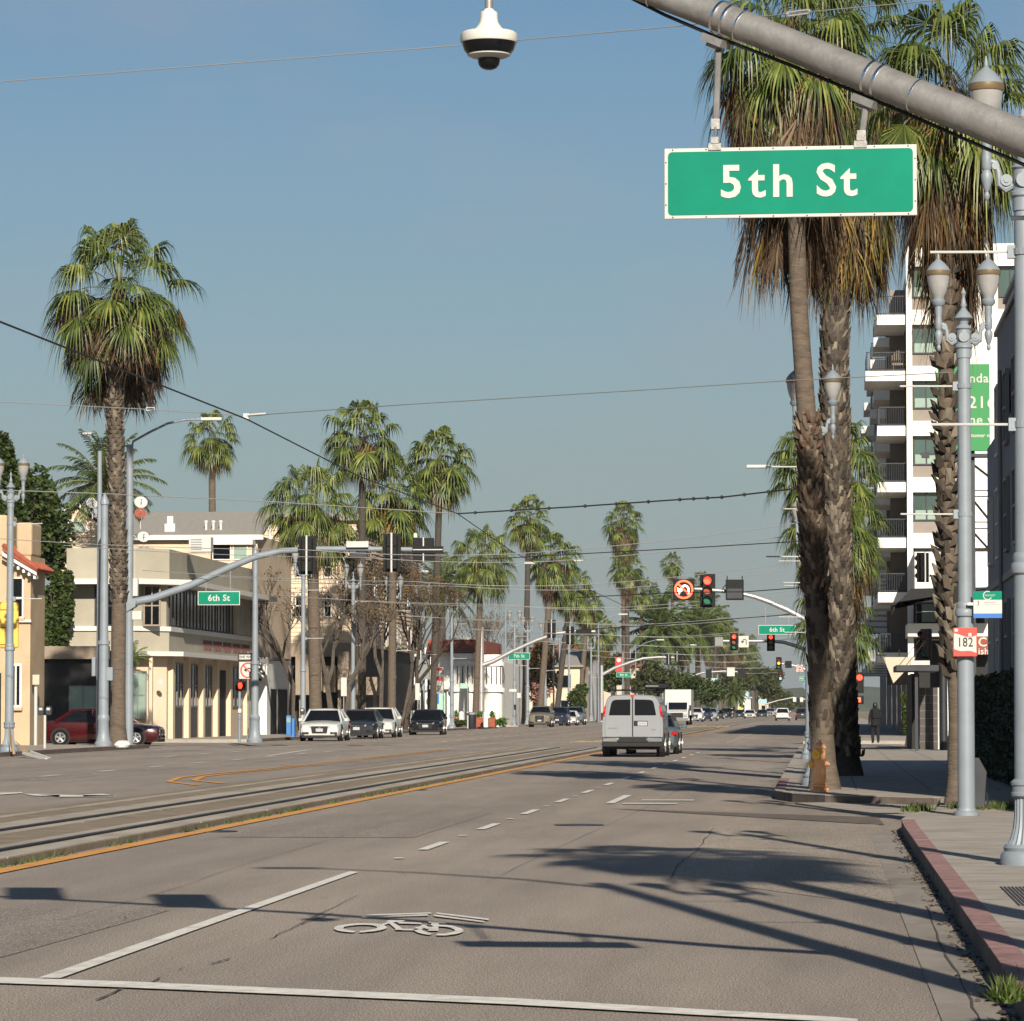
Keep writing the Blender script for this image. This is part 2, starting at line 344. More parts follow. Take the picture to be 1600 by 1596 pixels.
# ================================================================== THE SETTING
def flat(name, m, polys, z, kind='structure'):
    b = MB()
    for p in polys: b.add([(q[0], q[1], z) for q in p], [tuple(range(len(p)))])
    o = b.build(name, m); tag(o, kind=kind); return o
def rect(x0, x1, y0, y1): return [(x0, y0), (x1, y0), (x1, y1), (x0, y1)]
g = MB(); g.add([(-900, -60, -.03), (900, -60, -.03), (900, 5200, -.03), (-900, 5200, -.03)], [(0, 1, 2, 3)])
tag(g.build('ground', 'dirt'), kind='structure')
flat('road', 'asphalt', [rect(-27.2, 3.5, -30, 1800), rect(-140, -27.2, 153.5, 178), rect(3.5, 90, 150, 172), rect(-140, -27.2, 318, 340)], 0)
flat('road_repair_patch', 'patch', [[tuple(G(*p)[:2]) for p in ((1110, 1292), (1372, 1288), (1440, 1412), (1300, 1405), (1050, 1372))]], .004)
flat('road_repair_strip', 'patch_dark', [[tuple(G(*p)[:2]) for p in ((1000, 1266), (1372, 1278), (1382, 1290), (950, 1264))]] , .008)
flat('road_worn_patch', 'patch2', [rect(-7.4, -5.0, 47, 58), rect(-3.9, -1.2, 78, 96), rect(-20.5, -17, 84, 103), rect(-16.8, -13, 106, 121), [(-7.6, 24.5), (-5.2, 24.2), (-5.1, 29.9), (-7.5, 30.2)]], .0045)
# slabs of pavement (a real step up from the road)
def slab(name, poly, z0, z1, m, kind='structure'):
    b = MB(); b.prism([(x, y, z0) for x, y in poly], (0, 0, z1 - z0)); o = b.build(name, m, bevel=0); tag(o, kind=kind); return o
near = [(3.6, -5), (3.6, 66), (1.9, 62.5), (1.75, 57.5), (1.5, 54.5), (1.17, 50.5), (1.17, -5)]
slab('sidewalk', near[::-1][::-1], -.02, .15, 'conc')
bulb = [(3.6, 66), (3.6, 148), (-.67, 148), (-.67, 69), (-.45, 66), (.1, 64.3), (1.9, 62.5)]
slab('sidewalk', bulb, -.02, .149, 'conc')
slab('sidewalk', rect(3.6, 12, -5, 148), -.02, .147, 'conc')
slab('driveway_apron', [(1.75, 57.5), (1.9, 62.5), (.1, 64.3), (-.45, 64), (.6, 58), (1.5, 54.5)], -.02, .03, 'conc')
slab('sidewalk', rect(-.85, 6, 174, 900), -.02, .15, 'conc')
slab('sidewalk', rect(-60, -27, 60, 152.5), -.02, .15, 'conc')
slab('sidewalk', rect(-60, -27, 180, 316), -.02, .15, 'conc')
slab('sidewalk', rect(-60, -27, 342, 900), -.02, .15, 'conc')
# joints scored in the pavement
j = MB()
for k in range(24):
    y = 20 + k * 1.52
    if y < 56: j.add([(1.2, y, .1535), (3.58, y, .1535), (3.58, y + .018, .1535), (1.2, y + .018, .1535)], [(0, 1, 2, 3)])
for k in range(60):
    y = 69 + k * 1.3
    if y < 147: j.add([(-.6, y, .153), (3.58, y, .153), (3.58, y + .03, .153), (-.6, y + .03, .153)], [(0, 1, 2, 3)])
for x in (.6, 1.9, 3.1): j.add([(x, 68, .1525), (x + .015, 68, .1525), (x + .015, 147, .1525), (x, 147, .1525)], [(0, 1, 2, 3)])
tag(j.build('sidewalk_joint', 'crack'), kind='structure')
fl = MB()                                   # ribbed metal plate let into the sidewalk
for k in range(12): fl.box((1.42 + k * .03, 28.2, .151), (1.435 + k * .03, 31.2, .156))
tag(fl.build('sidewalk_grate', 'steeld'), kind='structure')
flat('gutter', 'gutter', [rect(.6, 1.0, -5, 50), rect(-1.3, -.86, 69, 148), rect(-26.6, -26.2, 80, 152)], .0065)
def curb(pts, w, z, mtop, mface, seg, gap=.012):
    """stone curb run in pieces; returns nothing"""
    L_ = 0; t = MB(); f = MB()
    for (a, b_) in zip(pts, pts[1:]):
        a = Vector((*a, 0)); b_ = Vector((*b_, 0)); d = (b_ - a); ln = d.length; d.normalize(); nn = Vector((-d.y, d.x, 0)); n = max(1, int(ln / seg))
        for i in range(n):
            p = a + d * (ln * i / n + gap); q = a + d * (ln * (i + 1) / n - gap)
            f.prism([p, q, q + nn * w, p + nn * w], (0, 0, z - .012))
            t.prism([p - nn * .004 + Z_ * (z - .012), q - nn * .004 + Z_ * (z - .012), q + nn * w + Z_ * (z - .012), p + nn * w + Z_ * (z - .012)], (0, 0, .012 + random.uniform(0, .003)))
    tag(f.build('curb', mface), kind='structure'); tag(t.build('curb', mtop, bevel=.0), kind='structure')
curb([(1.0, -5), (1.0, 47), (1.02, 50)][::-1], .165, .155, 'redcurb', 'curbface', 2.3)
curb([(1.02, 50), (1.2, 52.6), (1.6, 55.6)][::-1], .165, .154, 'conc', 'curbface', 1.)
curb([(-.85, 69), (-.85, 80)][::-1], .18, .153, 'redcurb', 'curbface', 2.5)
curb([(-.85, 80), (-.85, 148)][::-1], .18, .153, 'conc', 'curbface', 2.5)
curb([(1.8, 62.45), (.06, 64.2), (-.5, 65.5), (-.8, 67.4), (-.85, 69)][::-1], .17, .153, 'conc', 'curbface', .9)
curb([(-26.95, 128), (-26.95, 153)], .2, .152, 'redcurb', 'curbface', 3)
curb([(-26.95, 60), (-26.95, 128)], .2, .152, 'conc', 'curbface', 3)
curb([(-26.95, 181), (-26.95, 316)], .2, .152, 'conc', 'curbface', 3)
# light-rail median
ML, MRR = -11.9, -8.2
def median(y0, y1):
    slab('median', [(ML, y0), (MRR, y0), (MRR, y1), (ML + .3, y1 + 1), (ML, y1)], -.02, .07, 'dirt')
    b = MB()
    for x0, x1, z in ((-8.58, -8.21, .084), (-9.05, -8.78, .080), (-10.02, -9.8, .081), (-10.75, -10.19, .084), (-11.55, -11.35, .078)):
        n = int((y1 - y0) / 6)
        for i in range(n):
            a = y0 + (y1 - y0) * i / n; c = y0 + (y1 - y0) * (i + 1) / n - .04
            w = random.uniform(-.05, .05)
            b.prism([(x0 + w * .3, a, .06), (x1, a, .06), (x1 + w * .2, c, .06), (x0, c, .06)], (0, 0, z - .06))
    tag(b.build('track_paving', 'conc2'), kind='structure')
    r = MB()
    for x in (-8.67, -10.10):
        r.box((x - .105, y0, .05), (x + .085, y1, .076)); r.box((x - .035, y0, .076), (x + .035, y1, .105))
    tag(r.build('rail', 'rail'), kind='structure')
median(8, 148); median(182, 318); median(342, 900)
tg = MB()                                   # weeds along the median edge
for k in range(1500):
    y = 16 + 75 * random.random() ** 1.6; x = MRR + .03 + random.gauss(0, .05)
    if math.sin(y * 1.3) + math.sin(y * .37) < -.3: continue
    h = random.uniform(.02, .09); a = random.uniform(0, 6.3); dx, dy = math.cos(a) * .014, math.sin(a) * .02
    tg.add([(x - dx, y - dy, 0), (x + dx, y + dy, 0), (x + random.gauss(0, .03), y, h)], [(0, 1, 2)])
for (cx, cy, r_, n) in ((1.35, 21.2, .16, 500), (1.35, 54.6, .22, 300), (2.1, 55.8, .25, 500), (2.6, 55.8, .25, 350), (.9, 19.2, .06, 200), (-28.2, 243, .9, 500)):
    for k in range(n):
        x = cx + random.gauss(0, r_ * .5); y = cy + random.gauss(0, r_ * 1.5); h = random.uniform(.03, .13) * (1.8 if cy > 200 else 1); a = random.uniform(0, 6.3); dx, dy = math.cos(a) * .012, math.sin(a) * .012
        tg.add([(x - dx, y - dy, .145), (x + dx, y + dy, .145), (x + random.gauss(0, .04), y + random.gauss(0, .04), .15 + h)], [(0, 1, 2)])
tag(tg.build('weeds', 'grass'), 'green weeds and grass tufts along the kerb edges', 'weeds', kind='stuff')
# ---- painted markings
def mark(name, polys, m, z=.012):
    b = MB()
    for p in polys: b.add([(q[0], q[1], z) for q in p], [tuple(range(len(p)))])
    tag(b.build(name, m), kind='structure')
def gp(*pts): return [tuple(G(*p)[:2]) for p in pts]
lines = []
st = [(-40, 1528.5, 1538.5), (0, 1530, 1539.5), (200, 1537, 1546.5), (480, 1549, 1558.5), (800, 1563, 1573), (1100, 1581, 1590), (1300, 1592.5, 1600), (1340, 1596, 1603)]
for a, b in zip(st, st[1:]): lines.append(gp((a[0], a[2]), (b[0], b[2]), (b[0], b[1]), (a[0], a[1])))
lines.append(gp((60, 1531), (94, 1531.5), (560, 1364.5), (546, 1363.5)))
lines.append([(-26, 146.4), (-12.2, 146.4), (-12.2, 146.8), (-26, 146.8)]); lines.append([(-26, 150.2), (-12.2, 150.2), (-12.2, 150.6), (-26, 150.6)])
lines.append([(-8, 146.4), (-.9, 146.4), (-.9, 146.8), (-8, 146.8)]); lines.append([(-8, 150.2), (-.9, 150.2), (-.9, 150.6), (-8, 150.6)])
lines.append([(-19.8, 148), (-18.6, 128), (-18.45, 128), (-19.65, 148)])
mark('white_line_marking', lines, 'paint')
d = []
for k in range(0, 120):
    y = 42.8 + 7.3 * k
    if 143 < y < 178 or 316 < y < 340: continue
    if y > 600: break
    d.append(rect(-4.51, -4.39, y, y + 2.55))
    if k < 6: d.append(rect(-4.5, -4.4, y - 2.55, y - 2.3))
for k in range(-5, 60):
    y = 89.4 + 7.3 * k - 1
    if 143 < y < 178 or 316 < y < 340: continue
    d.append(rect(-18.2, -18.05, y, y + 2.2)); d.append(rect(-17.6, -17.5, y + 3.5, y + 3.8))
    if y > 120: d.append(rect(-21.6, -21.45, y, y + 2.2))
mark('white_dashed_marking', d, 'paint')
mark('yellow_line_marking', [rect(-8.06, -7.84, 12, 148), rect(-14.62, -14.5, 99, 148), rect(-14.32, -14.2, 99, 148), rect(-8.06, -7.9, 182, 316)], 'orange')
hook = []
for (o1, o2) in (((-14.62, 108), (-14.5, 108)), ((-14.32, 108), (-14.2, 108))):
    pass
import itertools
def ribbon(pts, w):
    out = []
    for a, b in zip(pts, pts[1:]):
        a = Vector(a); b = Vector(b); t = (b - a).normalized(); n = Vector((-t.y, t.x)) * w / 2
        e = t * w * .25
        out.append([tuple(a - n - e), tuple(b - n + e), tuple(b + n + e), tuple(a + n - e)])
    return out
hk = ribbon([(-14.56, 99.2), (-14.78, 93), (-14.7, 87.5), (-14.1, 82.5), (-12.9, 78.8)], .17) + ribbon([(-14.26, 99.2), (-14.42, 93.5), (-14.35, 88.5), (-13.8, 84), (-12.6, 80.5)], .17)
for i, p in enumerate(hk): mark('yellow_curve_marking', [p], 'orange', .012 + .0006 * (i % 3))
mark('arrow_marking', [gp((35, 1241.5), (95, 1242.5), (92, 1246), (52, 1244.5)), gp((60, 1243), (178, 1244), (180, 1246), (95, 1246.5)), gp((130, 1243), (160, 1241.6), (182, 1245), (130, 1246)), gp((0, 1240), (34, 1239), (36, 1240.6), (0, 1243))], 'paint', .0135)
# bicycle and chevrons, stretched along the lane as on a real street
def zg(x, y): return tuple(G(500 + x / 5.3333, 1400 + y / 5.3333)[:2])
bk = []
def ell(cx, cy, rx, ry, t0, t1, w=.24, n=22, rot=0.):
    for i in range(n):
        a = R(t0 + (t1 - t0) * i / n); b = R(t0 + (t1 - t0) * (i + 1) / n)
        f = lambda t, k: zg(cx + rx * k * math.cos(t), cy + ry * k * math.sin(t) + rot * rx * k * math.cos(t))
        bk.append([f(a, 1), f(b, 1), f(b, 1 - w), f(a, 1 - w)])
ell(336, 281, 222, 38, 105, 452, .36, rot=-.02); ell(988, 300, 208, 45, 112, 455, .34, rot=.02)
for q in (((545, 225), (585, 216), (710, 218), (690, 230), (600, 236)), ((560, 232), (600, 230), (700, 296), (640, 298)), ((640, 232), (840, 238), (850, 250), (660, 246)), ((625, 290), (780, 292), (850, 262), (890, 262), (800, 302), (625, 300)),
          ((900, 230), (1045, 235), (1050, 246), (905, 240)), ((930, 240), (990, 242), (985, 305), (900, 305)), ((460, 262), (570, 232), (590, 240), (490, 272)), ((850, 255), (960, 262), (960, 300), (880, 290))):
    bk.append([zg(*p) for p in q])
for q in (((380, 170), (920, 152), (935, 160), (400, 180)), ((345, 190), (900, 168), (906, 178), (350, 194)), ((960, 152), (1410, 206), (1400, 216), (980, 164)), ((945, 170), (1372, 226), (1365, 234), (955, 184))):
    bk.append([zg(*p) for p in q])
for i, p in enumerate(bk): pass
b = MB()
for i, p in enumerate(bk): b.add([(q[0], q[1], .012 + .0004 * (i % 7)) for q in p], [tuple(range(len(p)))])
tag(b.build('bicycle_marking', 'paint'), kind='structure')
# lane-width marks further down the right lane, arrow heads
mark('arrow_marking', [rect(-3.6, -3.45, 64, 70), rect(-3.1, -2.2, 66, 66.6), rect(-3.3, -2.4, 63.6, 64.2)], 'paint', .0132)
# cracks and seams
cr_ = MB()
def crack(pts, w):
    for a, b in zip(pts, pts[1:]):
        n = 6
        prev = None
        for i in range(n + 1):
            t = i / n; x = a[0] + (b[0] - a[0]) * t + (random.uniform(-2.5, 2.5) if 0 < i < n else 0); y = a[1] + (b[1] - a[1]) * t
            q = G(x, y); ww = w * random.uniform(.5, 1.4)
            if prev: cr_.add([(prev[0].x - prev[1], prev[0].y, .0105), (prev[0].x + prev[1], prev[0].y, .0105), (q.x + ww, q.y, .0105), (q.x - ww, q.y, .0105)], [(0, 1, 2, 3)])
            prev = (q, ww)
crack([(1114, 1295), (1090, 1330), (1060, 1352), (1047, 1374)], .006)
crack([(1448, 1418), (1470, 1480), (1500, 1530), (1532, 1600)], .007)
crack([(760, 1380), (905, 1310), (1010, 1262), (1100, 1215)], .003); crack([(90, 1440), (240, 1400), (420, 1340), (600, 1290)], .003)
crack([(560, 1400), (460, 1450), (420, 1470)], .004); crack([(190, 1547), (150, 1565)], .01); crack([(360, 1500), (330, 1508)], .008)
crack([(520, 1428), (470, 1446)], .006); crack([(250, 1530), (225, 1545)], .008)
for k in range(30):
    x = random.uniform(120, 1350); y = random.uniform(1300, 1580); crack([(x, y), (x + random.uniform(-30, 30), y + random.uniform(-3, 3))], .004)
tag(cr_.build('road_crack', 'crack'), kind='structure')
lt = MB()
for k in range(700):
    y = 16 + 34 * random.random(); x = 1.0 - abs(random.gauss(0, .07)) - .01; a = random.uniform(0, 6.3); s_ = random.uniform(.006, .03)
    q = [Vector((x + math.cos(a + t) * s_, y + math.sin(a + t) * s_ * 1.5, .006 + random.uniform(0, .02))) for t in (0, 1.6, 3.1, 4.6)]
    lt.add(q, [(0, 1, 2, 3)])
for k in range(500):
    y = 69 + 50 * random.random(); x = -.86 - abs(random.gauss(0, .15)); s_ = random.uniform(.01, .05); a = random.uniform(0, 6.3)
    lt.add([Vector((x + math.cos(a + t) * s_, y + math.sin(a + t) * s_, .012)) for t in (0, 1.6, 3.1, 4.6)], [(0, 1, 2, 3)])
tag(lt.build('leaf_litter', isle('litter', [(.03, .02, .012), (.08, .055, .03), (.14, .10, .06)])), 'dry leaf litter and grit gathered in the gutter', 'leaf litter', kind='stuff')
# hills at the end of the street
hb = MB(); n = 60
for i in range(n + 1):
    x = -700 + 1400 * i / n; h = 11 + 3 * math.sin(x * .013 + 1) + 1.5 * math.sin(x * .11) + 2.5 * random.random()
    hb.v += [Vector((x, 2300, -1)), Vector((x, 2420, h)), Vector((x, 2700, -1))]
for i in range(n):
    a = i * 3; hb.f += [(a, a + 3, a + 4, a + 1), (a + 1, a + 4, a + 5, a + 2)]; hb.mi += [0, 0]
tag(hb.build('hill', 'hill', smooth=True), kind='structure')

for (px, py) in ((905, 1290), (640, 1235), (330, 1300)):
    c = G(px, py); mh = MB(); mh.lathe([(.34, .001), (.34, .0105), (.31, .011)], 28, (c.x, c.y, 0)); tag(mh.build('road_cover', 'steeld'), kind='structure')
# ================================================================== BUILDINGS
WL = (Vector((1, 0, 0)), Vector((0, -1, 0)))       # wall facing the camera: U, N
WS = (Vector((0, 1, 0)), Vector((1, 0, 0)))        # wall of the left row facing the street
WR = (Vector((0, 1, 0)), Vector((-1, 0, 0)))       # wall of the right row facing the street
def window(par, O, wall, u0, u1, z0, z1, nu=1, nz=1, fr='mgrey', gl='glass', t=.06, fw=.06, sill=None, bars=0):
    U, N = wall; O = Vector(O)
    f = MB()
    f.frame(O, U, Z_, N, u0 - fw, u1 + fw, z1, z1 + fw, .003, t); f.frame(O, U, Z_, N, u0 - fw, u1 + fw, z0 - fw, z0, .003, t)
    f.frame(O, U, Z_, N, u0 - fw, u0, z0, z1, .003, t - .002); f.frame(O, U, Z_, N, u1, u1 + fw, z0, z1, .003, t - .002)
    for i in range(1, nu): x = u0 + (u1 - u0) * i / nu; f.frame(O, U, Z_, N, x - fw * .4, x + fw * .4, z0, z1, .003, t - .004)
    for i in range(1, nz): x = z0 + (z1 - z0) * i / nz; f.frame(O, U, Z_, N, u0, u1, x - fw * .4, x + fw * .4, .003, t - .006)
    fo = f.build('window', fr, par)
    MB().frame(O, U, Z_, N, u0, u1, z0, z1, .002, .02).build('pane', gl, fo)
    if sill: MB().frame(O, U, Z_, N, u0 - .12, u1 + .12, z0 - fw - .12, z0 - fw, .003, .16).build('sill', sill, fo)
    return fo
def bx(par, name, m, *boxes, bevel=0.):
    b = MB()
    for a, c in boxes: b.box(a, c)
    return b.build(name, m, par, bevel=bevel)
def hz(py, Y): return EYE + (1108 - py) / F * Y          # height seen at picture row py at distance Y
def xx(px, Y): return P(px, 900, Y).x
# --- tan building with a tiled roof on the left edge
Y0 = 150.
B = thing('corner_house', 'tan stucco corner building with red tiled eave at the left edge of the photo', 'building', (-33, Y0, 0))
x1 = xx(48, Y0); zt = hz(866, Y0)
bx(B, 'wall', 'tanwall', ((-42, Y0, .15), (x1, Y0 + 2.8, zt)))
bx(B, 'tower', 'tanwall', ((xx(22, Y0), Y0 + .3, zt), (xx(47, Y0), Y0 + 2.2, hz(812, Y0))), ((xx(-30, Y0), Y0 + .2, zt), (xx(9, Y0), Y0 + 2.2, hz(800, Y0))), bevel=.1)
r = MB(); xr0, xr1 = xx(8, Y0), xx(62, Y0)
r.prism([(xr0, Y0 - .55, hz(850, Y0)), (xr1, Y0 - .55, hz(889, Y0)), (xr1, Y0 - .55, hz(892, Y0)), (xr0, Y0 - .55, hz(858, Y0))], (0, 3.2, 0))
ro = r.build('roof', 'rooft', B)
rr = MB()
for k in range(14):
    yy = Y0 - .5 + k * .235
    rr.tube([(xr0, yy, hz(850, Y0) + .02), (xr1 + .02, yy, hz(889, Y0) + .02)], .09, 6)
rr.build('roof_tiles', 'rooft', ro)
tr = MB()
for k in range(5):
    x = xx(24 + k * 8.5, Y0); z = hz(866 + (k * 8.5 + 16) * .58, Y0)
    tr.box((x - .05, Y0 - .5, z - .2), (x + .05, Y0, z - .06))
tr.prism([(xr0, Y0 - .6, hz(860, Y0)), (xr1, Y0 - .6, hz(893, Y0)), (xr1, Y0 - .6, hz(898, Y0)), (xr0, Y0 - .6, hz(866, Y0))], (0, .05, 0))
tr.build('bracket', 'white', B)
O = (0, Y0, 0)
window(B, O, WL, xx(19, Y0), xx(35, Y0), hz(962, Y0), hz(902, Y0), 1, 2, 'white', 'glass', sill='tanwall')
window(B, O, WL, xx(20, Y0), xx(32, Y0), hz(1102, Y0), hz(1040, Y0), 2, 1, 'white', 'glass', sill='tanwall', fw=.09)
bx(B, 'cornice', 'white', ((xx(22, Y0), Y0 - .15, hz(971, Y0)), (x1 + .05, Y0, hz(967, Y0))))
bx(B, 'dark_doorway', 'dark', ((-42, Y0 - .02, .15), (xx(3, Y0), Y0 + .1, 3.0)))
# yellow sign on the pavement side of it
Ysg = 136.
t = thing('shop_sign', 'yellow hanging shop sign with rounded corners behind the left lamp post', 'sign', P(8, 1015, Ysg))
bb = MB(); a = P(-14, 1013, Ysg); c = P(29, 941, Ysg); bb.box((a.x, Ysg, a.z), (c.x, Ysg + .15, c.z)); bb.build('sign_panel', 'yellow', t, bevel=.12)
s = MB()
for py in (951, 979, 1006): s.box((P(-14, py, Ysg).x, Ysg - .03, hz(py, Ysg) - .008), (P(22, py, Ysg).x, Ysg - .002, hz(py, Ysg) + .008))
s.box((P(-10, 900, Ysg).x, Ysg + .03, hz(1013, Ysg) - 3.0), (P(-7, 900, Ysg).x, Ysg + .1, hz(1013, Ysg)))
s.build('sign_bracket', 'steeld', t)
# --- low carport behind the red car; near-black wall paints the shade in
Yc = 176.5
B = thing('carport', 'low carport with wall painted near-black for shade, behind the red car under the trees', 'carport', (-38, Yc, 0))
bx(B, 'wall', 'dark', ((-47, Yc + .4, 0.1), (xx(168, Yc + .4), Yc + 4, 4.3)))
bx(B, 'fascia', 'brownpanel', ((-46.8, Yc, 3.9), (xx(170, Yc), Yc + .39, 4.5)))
bx(B, 'post', 'greystucco', ((-37.5, Yc + .05, .1), (-37.2, Yc + .35, 4.1))); bx(B, 'post', 'greystucco', ((-42.5, Yc + .05, .1), (-42.2, Yc + .35, 4.1)))
window(B, (0, Yc + .4, 0), WL, -34.9, -33.7, .9, 2.6, 2, 1, 'mgrey', 'glassl')
# --- two-storey moderne corner building
Y1 = 181.; XS = -31.2; Y2 = 211.; XW = xx(178, Y1)
B = thing('moderne_building', 'cream two storey moderne office building with broad white eave on the street corner', 'building', ((XS + XW) / 2 - 4, Y1, 0))
ch = 1.4                                                  # chamfered corner
XL = xx(104, Y1)
def foot(inset=0.): return [(XL, Y1 + inset), (XS - ch - inset * .4, Y1 + inset), (XS - inset, Y1 + ch + inset * .4), (XS - inset, Y2), (XL, Y2)]
def layer(par, name, m, z0, z1, inset=0., out=0., pts=None):
    b_ = MB(); b_.prism([(x, y, z0) for x, y in (pts or foot(inset))], (0, 0, z1 - z0)); return b_.build(name, m, par)
layer(B, 'ground_floor_wall', 'peach', .05, 4.1, .12)
layer(B, 'ledge', 'white', 4.1, 4.32, -.75)
layer(B, 'floor_band_wall', 'greystucco', 4.32, 5.3, 0.)
layer(B, 'cornice', 'white', 5.3, 5.52, -.1)
layer(B, 'upper_wall', 'greystucco', 5.52, 7.5, .15)
layer(B, 'eave', 'white', 7.5, 7.75, -1.15)
layer(B, 'parapet', 'greystucco', 7.75, 9.25, .0)
# street side windows
for k, (a, c) in enumerate(((183.2, 187.4), (188.2, 192.4), (193.2, 197.2), (198, 202), (203, 208.5))):
    window(B, (XS - .15, 0, 0), WS, a, c, 5.62, 7.42, 4, 1, 'steeld', 'glass', fw=.07)
for a in (184.4, 188.9, 193.4):
    window(B, (XS - .12, 0, 0), WS, a, a + 2.5, 1.75, 3.75, 3, 2, 'mgrey', 'glass', fw=.07)
    bx(B, 'brick_panel', 'block', ((XS - .3, a - .1, .1), (XS - .10, a + 2.6, 1.6)))
for a in (182.9, 187.5, 192.0, 196.6, 201.0, 207.0): bx(B, 'pilaster', 'peach', ((XS - .3, a, .1), (XS + .12, a + .6, 4.09)))
bx(B, 'doorway', 'dark', ((XS - .2, 198.2, .1), (XS - .08, 200.6, 3.6)))
window(B, (XS - .12, 0, 0), WS, 202.2, 206.0, 1.75, 3.75, 3, 2, 'mgrey', 'glass', fw=.07)
fn = MB()                                               # vertical fins on the far bay
for k in range(6): fn.box((XS - .14, 203.2 + k * .9, 5.55), (XS + .25, 203.35 + k * .9, 7.48))
fn.build('fin', 'greystucco', B)
# camera side windows
OO = (0, Y1 + .15, 0)
window(B, OO, WL, xx(226, Y1), xx(248, Y1), 5.6, 7.4, 2, 2, 'brownpanel', 'glass', fw=.08)
window(B, OO, WL, xx(150, Y1), xx(176, Y1), 5.6, 7.4, 2, 2, 'steeld', 'glass', fw=.08)
window(B, (0, Y1 + .12, 0), WL, xx(204, Y1), xx(227, Y1), 1.2, 3.3, 2, 2, 'mgrey', 'glassl', fw=.08)
bx(B, 'pilaster', 'peach', ((xx(234, Y1), Y1 - .05, .1), (xx(239, Y1), Y1 + .2, 4.09)))
nt = MB(); c0 = P(250, 1066, Y1); nt.disc((c0.x, Y1 + .1, c0.z), (0, -1, 0), .14, .03, 14); nt.build('notice', 'lgrey', B)
sg_ = MB(); random.seed(4)
for k in range(44):
    if k % 9 in (8,): continue
    y = 192.6 + k * .36; sg_.box((XS + .005, y, 4.58), (XS + .04, y + .09, 5.06))
    if k % 3: sg_.box((XS + .005, y + .09, (4.98, 4.78, 4.58)[k % 3]), (XS + .038, y + .24, (5.06, 4.86, 4.66)[k % 3]))
sg_.build('sign_lettering', mat('dark_red_letters', (.10, .035, .035), .7), B)
# white upper shop unit strip above eave / roof units of the same building
ac = thing('air_conditioner', 'small white air conditioning unit on the parapet of the moderne building', 'air conditioner', (xx(312, 186), 186, 9.25))
MB().box((-.55, 0, 0), (.55, .8, .75)).build('casing', 'lgrey', ac, local=True, bevel=.03)
q = MB()
for k in range(5): q.box((-.45, -.01, .1 + k * .12), (.1, -.002, .15 + k * .12))
q.build('louvre', 'mgrey', ac, local=True)
# --- peach house with gable and long grey roof behind
Y3 = 216.
B = thing('gabled_house', 'peach clapboard house with arched gable window and long grey shingle roof', 'house', (xx(250, Y3), Y3, 0))
xa, xb, xc = xx(92, Y3), xx(166, Y3), xx(402, Y3)
zw = hz(834, Y3)
bx(B, 'wall', 'peach', ((xa, Y3, .1), (xc, Y3 + 14, zw)))
gz = MB(); gz.prism([(xa, Y3 - .1, hz(836, Y3)), (xa, Y3 - .1, hz(812, Y3)), (xx(118, Y3), Y3 - .1, hz(790, Y3)), (xx(150, Y3), Y3 - .1, hz(812, Y3)), (xx(174, Y3), Y3 - .1, hz(828, Y3)), (xx(174, Y3), Y3 - .1, hz(836, Y3))], (0, 5, 0)); gz.build('gable', 'peach', B)
tr = MB()
for (p, q) in (((90, 815), (118, 789)), ((118, 789), (176, 827))):
    a = P(*p, Y3); c = P(*q, Y3); tr.prism([(a.x, Y3 - .4, a.z), (c.x, Y3 - .4, c.z), (c.x, Y3 - .4, c.z + .22), (a.x, Y3 - .4, a.z + .22)], (0, 5, 0))
tr.build('gable_trim', 'white', B)
ar = MB(); cc = P(118, 832, Y3 - .1); ar.ring((cc.x, Y3 - .18, cc.z), (0, -1, 0), .58, .76, .06, 20, 0, -math.pi if False else math.pi)
aro = ar.build('arched_window', 'white', B)
MB().prism([(cc.x + .6 * math.cos(R(t_)), Y3 - .12, cc.z + .6 * math.sin(R(t_))) for t_ in range(0, 181, 12)], (0, -.03, 0)).build('pane', 'glassl', aro)
mu = MB()
for t_ in (30, 60, 90, 120, 150): mu.tube([(cc.x, Y3 - .17, cc.z), (cc.x + .6 * math.cos(R(t_)), Y3 - .17, cc.z + .6 * math.sin(R(t_)))], .015, 4)
mu.build('glazing_bars', 'white', aro)
rf = MB(); rf.prism([(xx(176, Y3), Y3 - .3, zw), (xc + .3, Y3 - .3, zw), (xc + .3, Y3 + 5, hz(797, Y3 + 5)), (xx(176, Y3), Y3 + 5, hz(797, Y3 + 5))], (0, .05, -.2)); rf.build('roof', 'shingle', B)
bx(B, 'eave_board', 'white', ((xx(200, Y3), Y3 - .45, zw - .28), (xc + .4, Y3 - .32, zw)))
bx(B, 'enclosed_porch', 'peach', ((xx(335, Y3 - 1), Y3 - 1.1, 9.0), (xx(398, Y3), Y3 - .001, zw - .6)))
bx(B, 'porch_fascia', 'white', ((xx(333, Y3 - 1), Y3 - 1.4, zw - .6), (xx(400, Y3), Y3 - .01, zw - .3)))
window(B, (0, Y3 - 1.1, 0), WL, xx(338, Y3), xx(364, Y3), hz(873, Y3), hz(842, Y3), 1, 1, 'white', 'glass')
window(B, (0, Y3 - 1.1, 0), WL, xx(370, Y3), xx(390, Y3), hz(873, Y3), hz(842, Y3), 1, 1, 'white', 'glassl')
vp = MB()
for (px, h1) in ((318, 813), (329.5, 813), (341, 813)): a = P(px, 828, Y3); vp = MB(); vp.tube([(a.x, Y3 + .9, zw), (a.x, Y3 + .9, hz(h1, Y3))], .07, 8); vp.tube([(a.x, Y3 + .9, hz(h1, Y3)), (a.x, Y3 + .9, hz(h1, Y3) + .12)], .11, 8); vp.build('vent_pipe', 'white', B)
